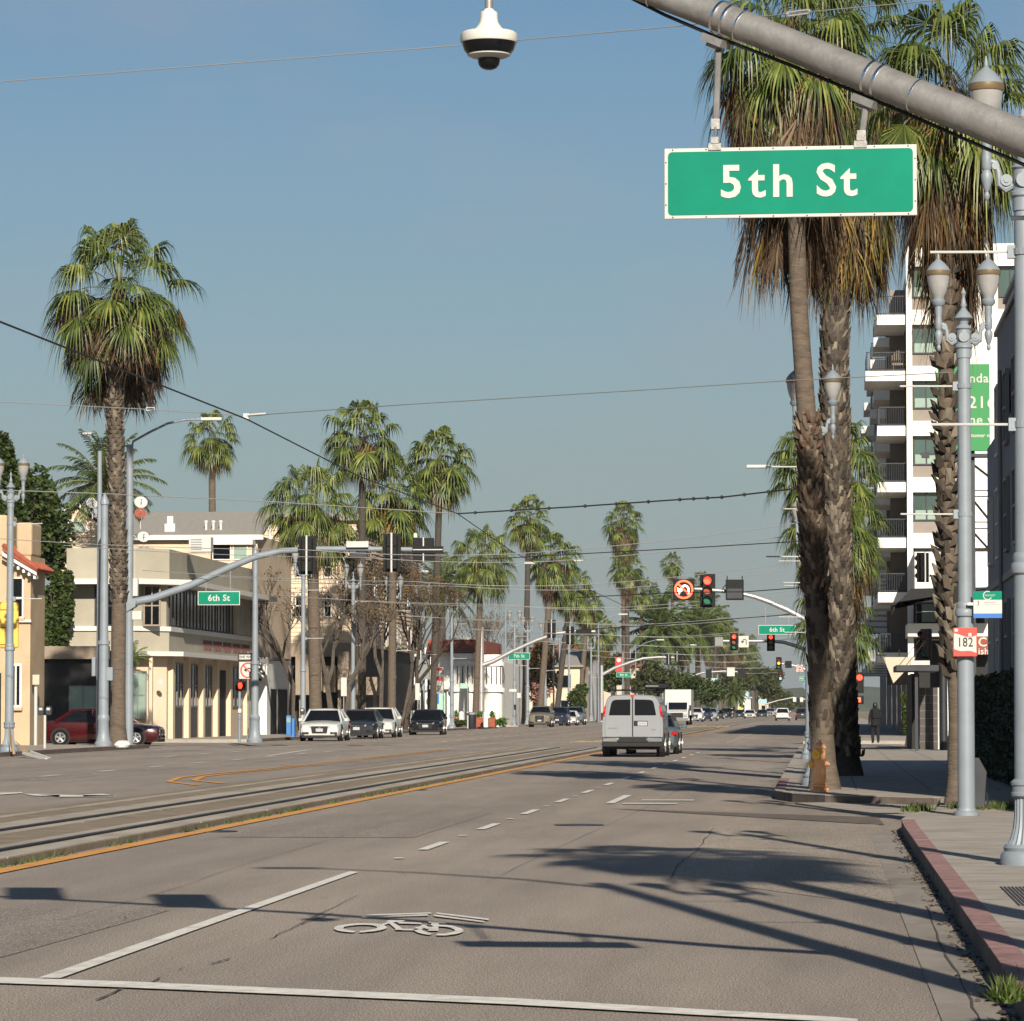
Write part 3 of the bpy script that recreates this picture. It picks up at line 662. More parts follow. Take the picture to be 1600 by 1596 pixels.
cp_ = MB(); a = P(263, 820, Y3); cp_.box((a.x - .17, Y3 + .6, zw), (a.x + .17, Y3 + 1, hz(803, Y3))); cp_.box((a.x - .3, Y3 + .5, zw), (a.x + .3, Y3 + 1.1, hz(815, Y3)))
cp_.build('chimney', 'white', B)
# satellite dishes
def dish(px, py, Y, r_, m, label):
    c = P(px, py, Y); t = thing('satellite_dish', label, 'satellite dish', (c.x, Y, c.z - r_ - .5)); zz = r_ + .5
    b_ = MB(); pr = []
    n = 18; N = Vector((.25, -.85, .45)).normalized(); a = N.orthogonal().normalized(); e = N.cross(a); o = Vector((0, 0, zz))
    vs = []; fs = []
    for i, k in enumerate((0.05, .35, .7, 1.0)):
        for q in range(n):
            th = 2 * math.pi * q / n; vs.append(o + (a * math.cos(th) + e * math.sin(th)) * r_ * k + N * (.22 * r_ * k * k))
    for i in range(3):
        for q in range(n): fs.append((i * n + q, i * n + (q + 1) % n, (i + 1) * n + (q + 1) % n, (i + 1) * n + q))
    fs.append(tuple(range(n)))
    b_.add(vs, fs); b_.build('reflector', m, t, smooth=True, local=True)
    MB().tube([(0, .1, 0), (0, .1, zz - .1), (0, .02, zz)], .03, 6).build('mast', 'lgrey', t, local=True)
    MB().tube([o - Vector((0, 0, r_)), o + N * r_ * .9], .018, 5).tube([o + N * r_ * .9, o + N * r_ * 1.05], .05, 6).build('feed_arm', 'mgrey', t, local=True)
dish(144, 787, 206, .33, 'lgrey', 'pale round satellite dish left of the tall palm trunk')
dish(220, 786, 206, .36, 'lgrey', 'pale round satellite dish right of the signal pole, above the rusty one')
dish(219, 803, 205, .32, 'rooft', 'rust red satellite dish just below a pale dish')
dish(224, 840, 190, .30, 'lgrey', 'light grey satellite dish lowest on the moderne building roof')
# --- small white shop front
Y4 = 213.
B = thing('white_shop', 'small white flat roofed shop between the moderne building and the apartments', 'shop', (-33, Y4, 0))
bx(B, 'wall', 'bluegrey', ((-42, Y4, .1), (-31.7, Y4 + 8, hz(1030, Y4))))
bx(B, 'front_wall', 'whitestucco', ((-31.7, Y4, .1), (-30.9, Y4 + 9, hz(1031, Y4))))
bx(B, 'coping', 'shingle', ((-42, Y4 - .1, hz(1030, Y4)), (-30.8, Y4 + 9, hz(1028, Y4) + .05)))
bx(B, 'door', 'dark', ((-30.9, Y4 + 1.4, .1), (-30.86, Y4 + 3.6, 2.7))); bx(B, 'door', 'dark', ((-30.9, Y4 + 4.4, .1), (-30.86, Y4 + 8, 2.7)))
window(B, (0, Y4, 0), WL, -33.0, -32.1, 1.5, 2.6, 1, 1, 'mgrey', 'glass')
lt_ = MB()
for k in range(6): lt_.box((-31.60 + k * .11, Y4 - .03, 3.5), (-31.53 + k * .11, Y4 - .005, 3.6))
lt_.build('sign_lettering', 'dark', B)
for zz in (3.75, 3.15): bx(B, 'wall_lamp', 'dark', ((-31.35, Y4 - .12, zz), (-31.2, Y4 - .002, zz + .13)))
# --- tall apartment with clapboard siding
Y5 = 250.
B = thing('clapboard_apartments', 'tall cream clapboard apartment block behind the parked white sedan', 'building', (-36, Y5, 0))
xa, xb = xx(408, Y5), xx(556, Y5)
zt = hz(812, Y5)
bx(B, 'wall', 'peach', ((xa - 6, Y5, hz(1008, Y5)), (xb, Y5 + 40, zt)))
sd = MB()
z = hz(1008, Y5)
while z < zt: sd.prism([(xa - 6, Y5 - .001, z), (xa - 6, Y5 - .055, z), (xa - 6, Y5 - .001, z + .27)], (xb - xa + 6, 0, 0)); sd.prism([(xb + .001, Y5, z), (xb + .055, Y5, z), (xb + .001, Y5, z + .27)], (0, 40, 0)); z += .29
sd.build('siding', 'peach', B)
bx(B, 'roof', 'shingle', ((xa - 6.4, Y5 - .5, zt), (xb + .4, Y5 + 40, zt + .5)))
bx(B, 'corner_board', 'white', ((xa - .2, Y5 - .1, hz(1000, Y5)), (xa + .05, Y5 - .06, zt)), ((xa + .5, Y5 - .1, hz(1000, Y5)), (xa + .65, Y5 - .06, zt)))
for px, w in ((463, 13), (508, 9), (540, 9)):
    for (a, c) in ((900, 870), (962, 930)):
        window(B, (0, Y5 - .055, 0), WL, xx(px, Y5), xx(px + w, Y5), hz(a, Y5), hz(c, Y5), 1, 2, 'white', 'glass', fw=.09)
for k in range(5):
    for zz in (6, 9.2): window(B, (xb + .055, 0, 0), WS, Y5 + 3 + k * 7, Y5 + 5.2 + k * 7, zz, zz + 1.5, 2, 1, 'white', 'glass', fw=.1)
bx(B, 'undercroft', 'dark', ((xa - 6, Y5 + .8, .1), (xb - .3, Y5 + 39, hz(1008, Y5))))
for i, (a, c, t0, t1) in enumerate(((462, 485, 1022, 1086), (488, 503, 1034, 1080), (506, 524, 1040, 1082), (528, 545, 1018, 1078), (546, 562, 1046, 1086), (572, 596, 1058, 1086))):
    yb = Y5 - 1.2 - (i % 2) * .4
    bx(B, 'balcony_panel', 'brownpanel', ((xx(a, yb), yb, hz(t1, yb)), (xx(c, yb), yb + 1.2, hz(t0, yb))))
for (a) in (470, 498, 530, 555, 585): bx(B, 'post', 'brownpanel', ((xx(a, Y5), Y5 - .6, .1), (xx(a + 5, Y5), Y5 - .3, 3.2)))
bx(B, 'garage_band', 'brownpanel', ((xa + 1.5, Y5 - .3, 5.0), (xb + .3, Y5 - .06, 5.9)))
# --- white building with red roof
Y6 = 318.
B = thing('white_bay_building', 'white two storey building with rounded bays and red tile mansard beside 7th street', 'building', (xx(690, Y6), Y6, 0))
bx(B, 'wall', 'whitestucco', ((xx(585, Y6), Y6, .1), (xx(668, Y6), Y6 + 20, hz(1012, Y6))))
bx(B, 'corner_wall', 'whitestucco', ((xx(676, Y6), Y6 - 2, .1), (xx(742, Y6), Y6 + 50, hz(1020, Y6))))
bx(B, 'rear_wall', 'whitestucco', ((xx(755, Y6 + 20), Y6 + 4, .1), (xx(785, Y6 + 20), Y6 + 40, hz(1030, Y6))))
for (px, rr_) in ((723, 1.0), (768, .95)):
    a = P(px, 1000, Y6 - 2 if px < 750 else Y6 + 4)
    by = MB(); yb = a.y
    for (z0_, z1_, ex) in ((.1, 3.0, 0), (3.0, 3.35, .2), (3.35, 5.2, 0), (5.2, 5.5, .15), (5.5, hz(1022, Y6), 0)): by.lathe([(rr_ + ex, z0_), (rr_ + ex, z1_)], 20, (a.x, yb, 0))
    by.build('rounded_bay', 'whitestucco', B, smooth=True)
    wv = MB()
    for k in range(7): t_ = R(200 + k * 25); wv.tube([(a.x + (rr_ + .02) * math.cos(t_), yb + (rr_ + .02) * math.sin(t_), 3.65), (a.x + (rr_ + .02) * math.cos(t_), yb + (rr_ + .02) * math.sin(t_), 5.1)], .045, 5)
    wv.build('window_strip', 'steeld', B)
r = MB(); z0_, z1_ = hz(1020, Y6), hz(1000, Y6)
xa, xb = xx(672, Y6), xx(752, Y6)
r.prism([(xa, Y6 - 2.7, z0_), (xa, Y6 - 1.4, z1_), (xa, Y6 + 20, z1_), (xa, Y6 + 20, z0_)], (xb - xa, 0, 0)); r.build('mansard_roof', 'rooft', B)
bx(B, 'roof_fascia', 'white', ((xx(705, Y6), Y6 - 1.6, z1_), (xx(742, Y6), Y6 - 1.4, z1_ + .3)))
bx(B, 'ground_floor_opening', 'dark', ((xx(676, Y6), Y6 - 2.06, .2), (xx(702, Y6), Y6 - 2.002, 3.0)), ((xx(732, Y6), Y6 - 2.06, .2), (xx(741, Y6), Y6 - 2.002, 3.0)))
bx(B, 'cornice', 'lgrey', ((xx(580, Y6), Y6 - .3, 3.1), (xx(668, Y6), Y6 - .002, 3.5)), ((xx(676, Y6), Y6 - 2.4, 3.2), (xx(742, Y6), Y6 - 2.07, 3.55)), ((xx(755, Y6 + 4), Y6 + 3.7, 3.2), (xx(785, Y6 + 4), Y6 + 3.99, 3.55)))
mu = MB(); bxm = [(678, 1085, 700, 1108)]
mb = bx(B, 'mural', 'bannerg', ((xx(680, Y6), Y6 - 2.1, 1.2), (xx(700, Y6), Y6 - 2.062, 2.9)))
bx(B, 'mural_patch', 'sblue', ((xx(680, Y6), Y6 - 2.12, 2.0), (xx(690, Y6), Y6 - 2.101, 2.9)))
for a_ in (596, 612, 630, 648):
    window(B, (0, Y6, 0), WL, xx(a_, Y6), xx(a_ + 8, Y6), 4.3, 5.9, 1, 1, 'mgrey', 'glass', fw=.07)
    window(B, (0, Y6, 0), WL, xx(a_, Y6), xx(a_ + 8, Y6), 1.0, 2.6, 1, 1, 'mgrey', 'glass', fw=.07)
# --- further buildings of the left row
for (px0, px1, Y, top, wm, rm, lab) in ((820, 906, 430, 1040, 'peach', 'shingle', 'cream house half hidden by trees beyond 7th street'),
        (866, 922, 470, 1030, 'whitestucco', 'rooft', 'white house with sloping red roof behind the row of poles'),
        (906, 1010, 560, 1040, 'cream', 'rooft', 'low cream building with brown roof left of the van roof rack'),
        (1000, 1030, 640, 1060, 'whitestucco', 'shingle', 'white wall fragment above the van roof'),
        (1148, 1172, 900, 1090, 'whitestucco', 'lgrey', 'distant white building under the far palms'),
        (1185, 1200, 1100, 1085, 'cream', 'lgrey', 'distant cream building beside the yellow warning sign')):
    xa, xb = xx(px0, Y), xx(px1, Y); zt = hz(top, Y)
    B = thing('distant_building', lab, 'building', ((xa + xb) / 2, Y, 0))
    bx(B, 'wall', wm, ((xa, Y, 0), (xb, Y + 16, zt)))
    r = MB(); r.prism([(xa - .4, Y - .5, zt), (xb + .4, Y - .5, zt), (xb + .4, Y + 8, zt + (1.9 if rm != 'lgrey' else .4)), (xa - .4, Y + 8, zt + (1.9 if rm != 'lgrey' else .4))], (0, 0, -.18)); r.build('roof', rm, B)
    nwin = max(1, int((xb - xa) / 3))
    for k in range(nwin):
        a = xa + (xb - xa) * (k + .3) / nwin
        window(B, (0, Y, 0), WL, a, a + 1.1, 1.1, 2.5, 1, 1, 'mgrey', 'glass', fw=.08)
        if zt > 5.5: window(B, (0, Y, 0), WL, a, a + 1.1, 4.0, 5.3, 1, 1, 'mgrey', 'glass', fw=.08)
# --- white tower with balconies on the right
YT = 207.
B = thing('apartment_tower', 'white multi storey apartment tower with stacked balconies on the right', 'building', (6, YT, 0))
xc0, xc1 = xx(1418, YT), xx(1427, YT); xw1 = xx(1512, YT); xe = xx(1640, YT)
floors = [hz(y, YT) for y in (1024, 930, 845, 758, 670, 584, 496, 405)]
core = MB(); core.box((xc1, YT + .4, .15), (xe, YT + 120, floors[-1] + .3)); core.build('wall', 'taupe', B)
sl_ = MB(); co_ = MB()
for z in floors:
    sl_.box((xc1 + .001, YT, z - .45), (xe, YT + .4, z + .35)); 
co_.box((xc0, YT - .03, .15), (xc1, YT + .5, floors[-1] + .8)); co_.box((xx(1512, YT), YT - .02, floors[2]), (xx(1562, YT), YT + .39, floors[-1]))
sl_.box((xc1, YT + .4, floors[-1] + .3), (xe, YT + 60, floors[-1] + .8))
sl_.build('floor_band', 'whitestucco', B); co_.build('column', 'whitestucco', B)
for i in range(len(floors) - 1):
    z0_, z1_ = floors[i] + .35, floors[i + 1] - .45
    if i < 1: continue
    window(B, (0, YT + .4, 0), WL, xx(1430, YT), xx(1467, YT), z0_ + .75, z1_ - .02, 2, 1, 'steeld', 'glassg', t=.1, fw=.07)
    bx(B, 'blind', 'glassl', ((xx(1431, YT), YT + .33, z0_ + .75), (xx(1448, YT), YT + .376, z0_ + 1.25)), ((xx(1450, YT), YT + .33, z0_ + .75), (xx(1466, YT), YT + .376, z0_ + 1.25)))
    window(B, (0, YT + .4, 0), WL, xx(1566, YT), xx(1598, YT), z0_ + .75, z1_ - .02, 2, 1, 'steeld', 'glassg', t=.1, fw=.07)
# balcony stacks along the street side
for s_, yb in enumerate((YT + .3, YT + 13, YT + 27, YT + 42, YT + 60, YT + 82)):
    for i, z in enumerate(floors[:-1]):
        xl = xx(1372, YT) + (.5 if (i == 5 and s_ == 0) else 0)
        if s_ == 0 and i == 5: xl = xx(1354, YT)
        bsl = bx(B, 'balcony', 'whitestucco', ((xl, yb, z - .42), (xc1 if s_ else xc0, yb + 6.2, z + .12)))
        if s_ < 3:
            rl = MB(); zr = z + 1.15
            xr_ = xc0 - .02
            rl.box((xl + .05, yb + .04, zr - .05), (xr_, yb + .1, zr)); rl.box((xl + .05, yb + .04, z + .18), (xr_, yb + .1, z + .22)); rl.box((xl + .05, yb + .04, z + .12), (xl + .1, yb + 6, zr))
            x = xl + .12
            while x < xr_: rl.box((x, yb + .055, z + .12), (x + .022, yb + .08, zr)); x += .125
            rl.box((xl + .05, yb + .1, zr - .05), (xl + .1, yb + 6.1, zr))
            if s_ < 2:
                y = yb + .3
                while y < yb + 6: rl.box((xl + .06, y, z + .12), (xl + .085, y + .022, zr)); y += .25
            rl.build('railing', 'steeld', bsl)
    pr = MB(); pr.box((xc1 - .02, yb + 2.5, .15), (xc1 - .002, yb + 5.5, floors[-1])); pr.build('balcony_door', 'glass', B)
    if s_ in (0, 1): bx(B, 'balcony_divider', 'taupe', ((xx(1395, YT), yb + 6.3, 3), (xc1, yb + 6.6, floors[-1] - 1)))
bx(B, 'entrance_volume', 'whitestucco', ((xx(1430, YT - 6), YT - 5, hz(925, YT - 5)), (xe, YT - .05, hz(864, YT - 5))), ((xx(1418, YT - 6), YT - 6, hz(996, YT - 5)), (xx(1560, YT - 5), YT - .06, hz(976, YT - 5))))
bx(B, 'entrance_shade_block', 'dark', ((xx(1432, YT - 3), YT - 3, .15), (xe, YT - .07, hz(926, YT - 3))))  # near-black block stands in for the deep shade of the entrance
bx(B, 'entrance_pane', 'glassl', ((xx(1440, YT - 3), YT - 3.06, hz(975, YT)), (xx(1462, YT - 3), YT - 3.002, hz(932, YT))))
bx(B, 'lower_column', 'whitestucco', ((xx(1470, YT - 5), YT - 5.4, .15), (xx(1484, YT - 5), YT - 5.01, hz(930, YT - 5))), ((xx(1418, YT - 5), YT - 5.3, .15), (xx(1427, YT - 5), YT - 5.01, hz(976, YT - 5))))
aw = MB(); Ya = YT - 9
aw.prism([(xx(1393, Ya), Ya, hz(962, Ya)), (xx(1396, Ya), Ya, hz(950, Ya)), (xx(1424, Ya), Ya, hz(921, Ya)), (xx(1560, Ya), Ya, hz(919, Ya)), (xx(1560, Ya), Ya, hz(942, Ya)), (xx(1402, Ya), Ya, hz(942, Ya))], (0, 3.9, 0)); aw.build('awning', 'awning', B)
# balcony things
def small(name, lab, cat, parts, loc=(0, 0, 0)):
    t = thing(name, lab, cat, loc)
    for nm, m, b_ in parts: b_.build(nm, m, t, local=True)
    return t
chx = MB(); chx.box((-.35, 0, .35), (.35, .5, .45)); cha = MB()
for k in range(7): cha.tube([(-.36 + .12 * k, .45, .4), (-.36 + .12 * k, .5, 1.2 - abs(k - 3) ** 2 * .03)], .02, 5)
lg = MB(); [lg.tube([(x, y, 0), (x, y, .36)], .025, 5) for x in (-.3, .3) for y in (.05, .45)]
small('balcony_chair', 'round backed wicker chair on the jutting balcony of the white tower', 'chair', (('seat', 'brownpanel', chx), ('backrest', 'brownpanel', cha), ('leg', 'brownpanel', lg)), (xx(1407, YT) , YT + .7, floors[5] + .12))
# --- blue grey building on the right edge
B = thing('bluegrey_building', 'blue grey three storey building in shade at the right edge of the photo', 'building', (8, 80, 0))
XR = 4.0; YA, YB = 54., 93.  # near end, out of view, extended so the building's shadow covers the sidewalk
zt = hz(705, 93)
bx(B, 'wall', 'bluegrey', ((XR, YA, .15), (14, YB, zt)))
bx(B, 'upper_wall', 'bluegrey', ((XR + .05, YA, zt), (13.9, 88.5, hz(530, 88.5))), ((XR + .02, YA, hz(530, 88.5)), (13.8, 84.0, hz(478, 84))), )
bx(B, 'coping', 'lgrey', ((XR - .03, YA, hz(530, 88.5)), (XR + .4, 88.5, hz(530, 88.5) + .1)), ((XR - .03, YA, hz(478, 84)), (XR + .4, 84.05, hz(478, 84) + .1)))
for zz in (2.4, 5.0, 7.3):
    for yy in (58, 62, 66, 70.5, 74.3, 78.2, 82.0, 86.0, 90.0):
        if zz > 7 and yy > 87: continue
        window(B, (XR, 0, 0), WR, yy, yy + 1.15, zz, zz + 1.45, 1, 2, 'white' if (yy > 85) else 'mgrey', 'glass', t=.09, fw=.07)
bx(B, 'band', 'mgrey', ((XR - .05, YA, 4.35), (XR - .002, YB, 4.5)))
for yy in (72.6, 84.6): MB().tube([(XR - .08, yy, .2), (XR - .08, yy, 9)], .05, 8).build('downpipe', 'mgrey', B)
# block screen wall and shade canopy on the right pavement
Yk = 137.
B = thing('block_screen_wall', 'dark grey block screen wall with pale mortar joints on the right pavement', 'wall', (xx(1452, Yk), Yk, .15))
xa, xb = xx(1436, Yk), xx(1464, Yk); zk = hz(1075, Yk)
bx(B, 'masonry', 'block', ((xa, Yk, .15), (xb, Yk + .5, zk)))
mj = MB(); n = 8
for i in range(1, n):
    z = .15 + (zk - .15) * i / n; mj.box((xa, Yk - .006, z - .006), (xb, Yk - .001, z + .006))
for i in range(n):
    z = .15 + (zk - .15) * i / n; x = xa + (xb - xa) * (.33 if i % 2 else .62); mj.box((x - .006, Yk - .005, z), (x + .006, Yk - .0008, z + (zk - .15) / n))
mj.build('mortar_joint', 'mortar', B)
bx(B, 'end_post', 'lgrey', ((xb + .001, Yk - .02, .15), (xb + .05, Yk + .5, zk)))
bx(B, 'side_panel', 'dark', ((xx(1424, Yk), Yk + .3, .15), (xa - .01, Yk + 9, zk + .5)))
Yn = 132.
B = thing('flat_canopy', 'dark flat entrance canopy on steel rods above the block wall', 'canopy', (xx(1432, Yn), Yn, 0))
bx(B, 'canopy_slab', 'steeld', ((xx(1400, Yn), Yn, hz(1049, Yn)), (xx(1466, Yn), Yn + 6, hz(1040, Yn))))
bx(B, 'canopy_post', 'steeld', ((xx(1429, Yn), Yn + .4, .15), (xx(1434, Yn), Yn + .55, hz(1049, Yn))))
tt = MB()
for (a, c) in (((1405, 1040), (1437, 1000)), ((1416, 1040), (1446, 1002))): tt.tube([P(*a, Yn + .1), P(*c, Yn + .4)], .012, 5)
tt.build('tie_rod', 'steeld', B)
bx(B, 'light_box', 'lgrey', ((xx(1422, Yn), Yn - .05, hz(1040, Yn)), (xx(1452, Yn), Yn + .3, hz(1033, Yn))))
Yv = 190.
t = thing('triangle_sign', 'cream triangular blade hanging from the white tower above the pavement', 'sign', P(1400, 1068, Yv))
b_ = MB(); b_.prism([P(1380, 1027, Yv), P(1430, 1027, Yv), P(1428, 1034, Yv), P(1396, 1068, Yv)], (0, .1, 0)); b_.build('panel', 'cream', t)
MB().tube([P(1405, 1027, Yv + .05), P(1405, 1015, Yv + .05)], .03, 6).build('hanger', 'steeld', t)
Yp = 186.
t = thing('parking_sign', 'grey parking sign with white letters beside the tower balconies', 'sign', P(1359, 1035, Yp))
a = P(1350, 1034, Yp); c = P(1368, 1016, Yp); MB().box((a.x, Yp, a.z), (c.x, Yp + .1, c.z)).build('panel', 'mgrey', t)
text('lettering', 'P', .3, 'swhite', t, (0, -.012, .38)); text('lettering', 'PARKING', .115, 'swhite', t, (0, -.012, .13), offset=.002)
MB().tube([P(1368, 1024, Yp + .05), P(1385, 1024, Yp + .05)], .025, 6).build('bracket', 'steeld', t)
Yz = 128.
t = thing('shop_sign', 'dark brown shop sign with white letters between post and blue grey building', 'sign', P(1540, 1024, Yz))
a = P(1522, 1023, Yz); c = P(1560, 995, Yz); MB().box((a.x, Yz, a.z), (c.x, Yz + .12, c.z)).build('panel', 'rooft', t)
text('lettering', 'C', .42, 'swhite', t, (-.10, -.012, .42), offset=.008); text('lettering', 'ish', .30, 'swhite', t, (-.07, -.012, .12), offset=.005)
# billboard
Yb = 150.
t = thing('billboard', 'green billboard with white lettering on dark steel legs behind the palm trunk', 'billboard', (xx(1504, Yb), Yb, 0.15))
a = P(1466, 705, Yb); c = P(1546, 569, Yb); MB().box((a.x, Yb, a.z), (c.x, Yb + .3, c.z)).build('panel', 'billgreen', t)
def bt(s, px, py, h): o = P(px, py, Yb); text('lettering', s, h, 'swhite', t, (o.x - t.location.x, -.015, o.z - .15), ext=.004, offset=.006, align='LEFT')
bt('nday.', 1514, 592, .50); bt('216,3', 1513, 630, .66); bt('ne w', 1514, 657, .52); bt('stomer n', 1514, 681, .2)
fm = MB(); fm.box((xx(1517, Yb), Yb + .35, .15), (xx(1525, Yb), Yb + .6, hz(640, Yb)))
fm.box((xx(1470, Yb), Yb + .1, hz(716, Yb)), (xx(1546, Yb), Yb + .9, hz(711, Yb)))
for (p, q) in (((1519, 780), (1545, 812)), ((1519, 725), (1545, 745)), ((1519, 830), (1548, 862)), ((1500, 712), (1545, 712))): fm.tube([P(*p, Yb + .4), P(*q, Yb + .5)], .05, 6)
for py in (767, 776, 816, 826): fm.tube([P(1519, py, Yb + .5), P(1548, py, Yb + .5)], .025, 5)
fm.build('support_frame', 'steeld', t)
sp = MB(); o = P(1442, 716, Yb); sp.box((xx(1438, Yb), Yb - 1.1, hz(716, Yb)), (xx(1470, Yb), Yb - .9, hz(712, Yb))); sp.box((xx(1440, Yb), Yb - 1.2, hz(720, Yb)), (xx(1452, Yb), Yb - .8, hz(716, Yb))); sp.build('floodlight_arm', 'steeld', t)
# ================================================================== VEGETATION
def rnd(a, b): return random.uniform(a, b)
def fan(b, o, d, pl, Rb, nseg, droop, spread=115, sag=.25, w=.085, live=True):
    """petiole + pleated fan blade with drooping split tips"""
    d = d.normalized(); pts = [o + d * pl * t + Vector((0, 0, -sag * pl * t * t)) for t in (0, .35, .7, 1)]
    T = (pts[3] - pts[2]).normalized(); S = T.cross(Z_)
    if S.length < .1: S = X_.copy()
    S.normalize(); S = (S + Vector((0, 0, rnd(-.25, .25)))).normalized(); Nn = S.cross(T).normalized()
    if b is None: return
    b.cur = 1 if live else 0
    s1 = Vector((0, 0, .012)); s2 = S * .016
    for i in range(3): b.add([pts[i] - s2, pts[i] + s2, pts[i + 1] + s2 * .7, pts[i + 1] - s2 * .7], [(0, 1, 2, 3)])
    b.cur = 0
    hub = pts[3]; vs = []; fs = []
    for i in range(nseg):
        ph = R(-spread + 2 * spread * (i + .5) / nseg + rnd(-2, 2)); c, s_ = math.cos(ph), math.sin(ph)
        D = T * c + S * s_; Wd = -T * s_ + S * c; L_ = Rb * (1 - .22 * abs(ph) / 2) * rnd(.88, 1.08); dr = droop * rnd(.7, 1.35)
        def p(r, off, k): q = hub + D * L_ * r + Wd * off + Nn * k; q.z -= dr * L_ * max(0, r - .25) ** 2 * 1.25; return q
        wd = L_ * .6 * math.tan(R(spread) / nseg) * 1.02; n = len(vs); pk = .012
        vs += [hub, p(.6, -wd, 0), p(.6, 0, pk), p(.6, wd, 0), p(.86, -wd * .45, 0), p(.86, wd * .45, 0), p(1.03, wd * rnd(-.3, .3), 0)]
        vs[-1].z -= dr * L_ * .22
        fs += [(n, n + 1, n + 2), (n, n + 2, n + 3), (n + 1, n + 4, n + 5, n + 2), (n + 2, n + 5, n + 3) if False else (n + 2, n + 5, n + 3), (n + 4, n + 6, n + 5)]
    b.add(vs, fs)
def crown_mesh(seed, n=38, nseg=24, lo=-35, droop=.55, name='crown'):
    random.seed(seed); b = MB()
    for i in range(n):
        t = (i + .5) / n; el = R(88 - (88 - lo) * t ** .85 + rnd(-6, 6)); az = i * 2.399963 + rnd(-.25, .25)
        d = Vector((math.cos(az) * math.cos(el), math.sin(az) * math.cos(el), math.sin(el)))
        o = Vector((0, 0, .1 - t * .35)) + Vector((d.x, d.y, 0)) * .12
        fan(b, o, d, rnd(1.0, 1.45) * (1 - .12 * t), rnd(.68, .92), nseg, droop * rnd(.7, 1.5) + max(0, math.sin(el)) * .3, sag=.12 + .3 * t)
    o = b.build(name, ['frond', 'petiole']); COL.objects.unlink(o); return o.data
def skirt_mesh(seed, length, n=70, nseg=13, rad=.85, taper=.6, mats=('dead', 'dead'), name='skirt', yl=0, bare=9.):
    random.seed(seed); b = MB()
    for i in range(n):
        t = (i + rnd(0, 1)) / n; az = i * 2.399963 + rnd(-.3, .3)
        if t > bare and math.sin(az) < -.05: continue
        rr = rad * (1 - taper * t) * rnd(.55, 1.12)
        z = -.15 - t * (length - 1.0)
        o = Vector((math.cos(az) * .15, math.sin(az) * .15, z + .35)); e = Vector((math.cos(az) * rr, math.sin(az) * rr, z - .25 * rr))
        d = e - o; pl = d.length
        s_ = d.cross(Z_); s_ = s_.normalized() * .014 if s_.length > .01 else X_ * .014
        b.add([o - s_, o + s_, e + s_, e - s_], [(0, 1, 2, 3)])
        S = Vector((-math.sin(az), math.cos(az), 0)); T = Vector((math.cos(az) * rnd(-.05, .28), math.sin(az) * rnd(-.05, .28), -1)).normalized(); Nn = Vector((math.cos(az), math.sin(az), 0))
        L_ = rnd(.75, 1.35); sp = rnd(22, 55); vs = []; fs = []
        for k in range(nseg):
            ph = R(-sp + 2 * sp * (k + .5) / nseg + rnd(-6, 6)); D = (T * math.cos(ph) + S * math.sin(ph)); Wd = S * math.cos(ph) - T * math.sin(ph); ll = L_ * rnd(.6, 1.1); w = .013 * rnd(.6, 1.5); n0 = len(vs)
            Wd = (Wd + Nn * rnd(-.7, .7)).normalized()
            m_ = e + D * ll * .5 + Nn * rnd(-.05, .05); tip = e + D * ll * .85 + Vector((rnd(-.07, .07), rnd(-.07, .07), -ll * .22))
            vs += [e - Wd * .006, e + Wd * .006, m_ + Wd * w, m_ - Wd * w, tip]; fs += [(n0, n0 + 1, n0 + 2, n0 + 3), (n0 + 3, n0 + 2, n0 + 4)]
        b.cur = 1 if random.random() < yl else 0
        b.add(vs, fs); b.cur = 0
    o = b.build(name, list(mats)); COL.objects.unlink(o); return o.data
CR = [crown_mesh(1, 38, 32, -38, .75), crown_mesh(2, 42, 30, -45, .8), crown_mesh(3, 40, 34, -50, .85), crown_mesh(9, 36, 34, -45, .95)]
CF = [crown_mesh(11, 40, 18, -48, .6), crown_mesh(12, 36, 18, -42, .75), crown_mesh(13, 44, 17, -52, .65)]
SK = [skirt_mesh(21, 3.2, 190, 20, 1.2, .62, ('dead', 'frondy'), yl=.12, bare=.5), skirt_mesh(22, 1.9, 60, 15, .95, .5, ('dead', 'frondy'), yl=.2), skirt_mesh(23, 4.0, 270, 22, 1.3, .42, ('dead', 'frondy'), yl=.1, bare=.5), skirt_mesh(24, 2.2, 80, 16, 1.05, .5, ('dead', 'frondy'), yl=.6)]
def meshobj(name, me, par, loc, scale=1., rz=0., rx=0.):
    o = bpy.data.objects.new(name, me); COL.objects.link(o); o.parent = par; o.location = loc; o.rotation_euler = (rx, 0, rz); o.scale = scale if hasattr(scale, '__len__') else (scale,) * 3; return o
def trunk_path(path, base, h, hub, rb, rt, par, m='trunk', n=14, wob=.0):
    b = MB(); pts = []; rs = []
    K = 26
    for i in range(K + 1):
        t = i / K
        seg = t * (len(path) - 1); k = min(int(seg), len(path) - 2); f = seg - k
        p = path[k].lerp(path[k + 1], f); pts.append(p); rs.append((rb + (rt - rb) * t) * (1 + .5 * max(0, .05 - t) / .05 * (.8 if t < .05 else 0)) * (1 + random.uniform(-.03, .03)))
    b.tube(pts, rs, n); return b.build('trunk', m, par, smooth=True), pts, rs
